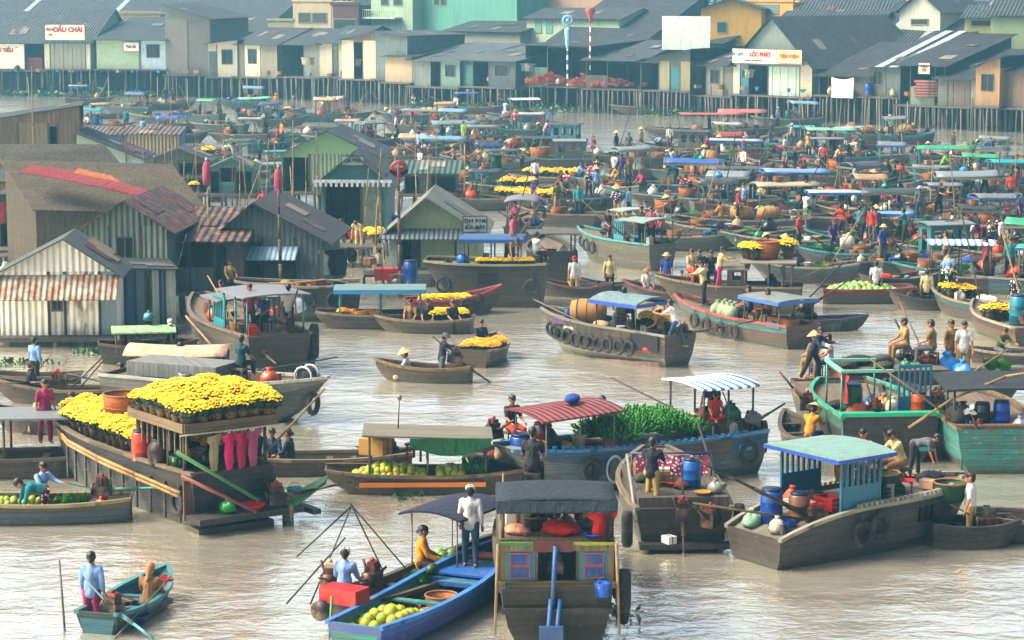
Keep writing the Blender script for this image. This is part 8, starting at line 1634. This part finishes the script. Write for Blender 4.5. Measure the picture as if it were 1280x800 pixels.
# floating weeds on the water
for px, row, w, lb in ((1078 + 160, 181, 2.2, 'long raft of floating green weed off the right bank'), (1105, 183, .1, ''), (680, 205, 1.0, 'floating weed beside the roofed cabin boat'), (735, 207, 1.2, 'clump of floating weed in the open channel'), (505, 619, .7, 'floating weed below the pomelo boat'), (775, 770, .5, 'small floating weed right of the blue panelled boat'), (120, 442, .8, 'water weed at the foot of the white corrugated house'), (20, 455, 1.2, 'water weed at the far left edge')):
    if not lb: continue
    p = P(px, row); t = tag(thing('floating_weed', lb, 'weed', p), kind='stuff'); b = MB(); R = random.Random(px)
    for _ in range(int(90 * w)):
        v = Vector((R.gauss(0, w * .5), R.gauss(0, .35), R.uniform(0, .05))); e = Vector((R.uniform(-1, 1), R.uniform(-1, 1), R.uniform(.2, 1.2))).normalized(); f = e.orthogonal().normalized(); s = R.uniform(.05, .1) * (2 if row < 300 else 1)
        b.add([v, v + e * s + f * s * .6, v + e * s * 2, v + e * s - f * s * .6], [(0, 1, 2, 3)])
    b.build('leaves', M('leaf', '4E7A2E'), t)
DUP = {k: v for k, v in LABELS.items() if len(v) > 1}
for k, v in DUP.items():
    g = v[0].get('group')
    for o in v:
        if not o.get('group'): o['group'] = 'look alike ' + o['category']

# gear lying about on the nearer boats
GEAR = [('pot', 'tin', None), ('pot', 'black', '1E1E20'), ('bucket', 'blue', '2A70C0'), ('bucket', 'green', '2F8A50'), ('bucket', 'white', 'D8D8D4'), ('basin', 'red', 'B83030'), ('basin', 'grey', '8A8E90'), ('basin', 'pink', 'D06A90'), ('crate', 'wooden', None), ('crate', 'green', '2F6A4A'), ('crate', 'blue', '2A5A98'), ('jerrycan', 'yellow', 'D0A030'), ('jerrycan', 'white', 'D0D0C8'), ('jerrycan', 'blue', '2A60A8'), ('cloth_heap', 'brown', '5A4636'), ('cloth_heap', 'dark blue', '26344E'), ('cloth_heap', 'olive', '5A5E3A'), ('cloth_heap', 'rust red', '8A3A28'), ('lying_sack', 'tan', None), ('lying_sack', 'dark', '3A3834'), ('box', 'cardboard', None), ('box', 'white', 'C8C8C0'), ('basket', 'cane', None), ('basket', 'dark', '5A4430'), ('sack', 'white', 'D0CCC0'), ('bag', 'black', '202226'), ('bag', 'orange', 'D06A28'), ('dish', 'white', None)]
RG = random.Random(12)
def gear(bt, n, x0, x1, z=None, zmax=None):
    for k, tn, c in RG.sample(GEAR, n):
        x = RG.uniform(x0, x1) * bt.L / 2; y = RG.uniform(-.8, .8) * max(.1, bt.w(x) - .25)
        on(bt, k, x, y, '%s %s among the gear on the %s' % (tn, {'lying_sack': 'sack', 'cloth_heap': 'cloth bundle', 'pot': 'cooking pot'}.get(k, k), bt.short), z=z, col=c, scale=RG.uniform(.6, .95), group='gear lying about on the boats')
for bt, n, x0, x1, z in ((fb, 7, -.9, -.5, 1.3), (b12, 2, -.9, -.6, None), (b13, 6, -.6, .6, None), (b20, 6, -.8, -.2, None), (b19, 3, -.3, .2, None), (b18, 10, -.9, .3, 2.0), (b16, 5, -.8, -.2, None), (b14, 4, -.8, .6, None), (b15, 4, -.8, .8, None), (b8, 5, -.8, .8, None), (b8b, 4, -.8, .8, None), (b10, 4, -.6, .6, None), (b10c, 4, -.6, .6, None), (b9, 5, .2, .7, None), (b1, 8, -.8, .6, None), (b4, 4, -.8, .6, None), (b5, 4, -.8, .8, None),
    (b17, 8, .3, .9, None), (b17, 6, -.95, -.5, None), (b17b, 7, -.7, .8, None), (b21, 8, -.8, .2, 1.2), (b24, 7, -.95, -.5, None), (b24, 5, .1, .8, None), (b27, 7, -.6, .5, 1.5), (b27c, 4, -.8, .8, None), (b27a, 6, -.8, .8, None), (b27d, 9, -.9, .0, None), (b28, 9, -.9, .0, None), (b28b, 5, -.8, .0, None), (b22, 7, -.6, .6, None), (b23, 6, -.8, .6, None), (b32, 6, -.8, .6, None), (b32b, 5, -.8, .8, None), (b31, 7, -.8, .7, None), (b3, 7, -.8, .8, None), (b3b, 5, -.8, .6, None), (b2, 6, -.8, .5, None), (b30b, 6, -.6, .8, None)):
    gear(bt, n, x0, x1, z)
for i, (bt, x, y, l, a, h) in enumerate([(fb, -3.9, -.9, 3.2, 25, 60), (b24, -2.2, -.4, 2.6, 12, 200), (b17, -3.0, -.8, 3.0, 20, 150), (b27d, -2.0, -.6, 3.4, 28, 20), (b28, -2.0, .9, 3.0, 35, 170), (b21, -1.5, -1.0, 2.6, 30, 100), (b1, -2.5, .8, 3.2, 30, 120), (b3, -.5, -.9, 2.8, 55, 20), (b31, -2.0, .8, 3.2, 35, 150), (b32, -2, .8, 3, 20, 20), (b27, 1.6, .7, 2.6, 50, 120), (b9, 0, .8, 3.2, 8, 10), (b18, -1.5, 1.0, 2.6, 8, 90), (b22, .5, .6, 3.2, 12, 130), (b23, 1, -.6, 3, 10, 130)]):
    q = bt.to(x, y, bt.fl(x) + (.9 if bt is b18 else .05)); o = thing('bamboo_pole', 'long bamboo pole lying slanted on the %s' % bt.short, 'pole', q, radians(h), 'poles lying on the near boats'); b = MB(); a = radians(a); b.bar((0, 0, 0), (l * cos(a), 0, l * sin(a)), .032, .022, 6); b.build('shaft', M('wood', ['A98F5E', '8A7450', '4A3E30'][i % 3], ax='x', pw=3), o)

for bt in AUTO:
    R = random.Random(int(bt.o.location.x * 99))
    for k, tn, c in R.sample(GEAR, 5):
        x = R.uniform(-.8, .7) * bt.L / 2; y = R.uniform(-.8, .8) * max(.1, bt.w(x) - .25)
        on(bt, k, x, y, '%s %s on %s' % (tn, {'lying_sack': 'sack', 'cloth_heap': 'cloth bundle', 'pot': 'cooking pot'}.get(k, k), bt.short), col=c, scale=R.uniform(.7, 1.15), group='gear lying about on the packed boats')
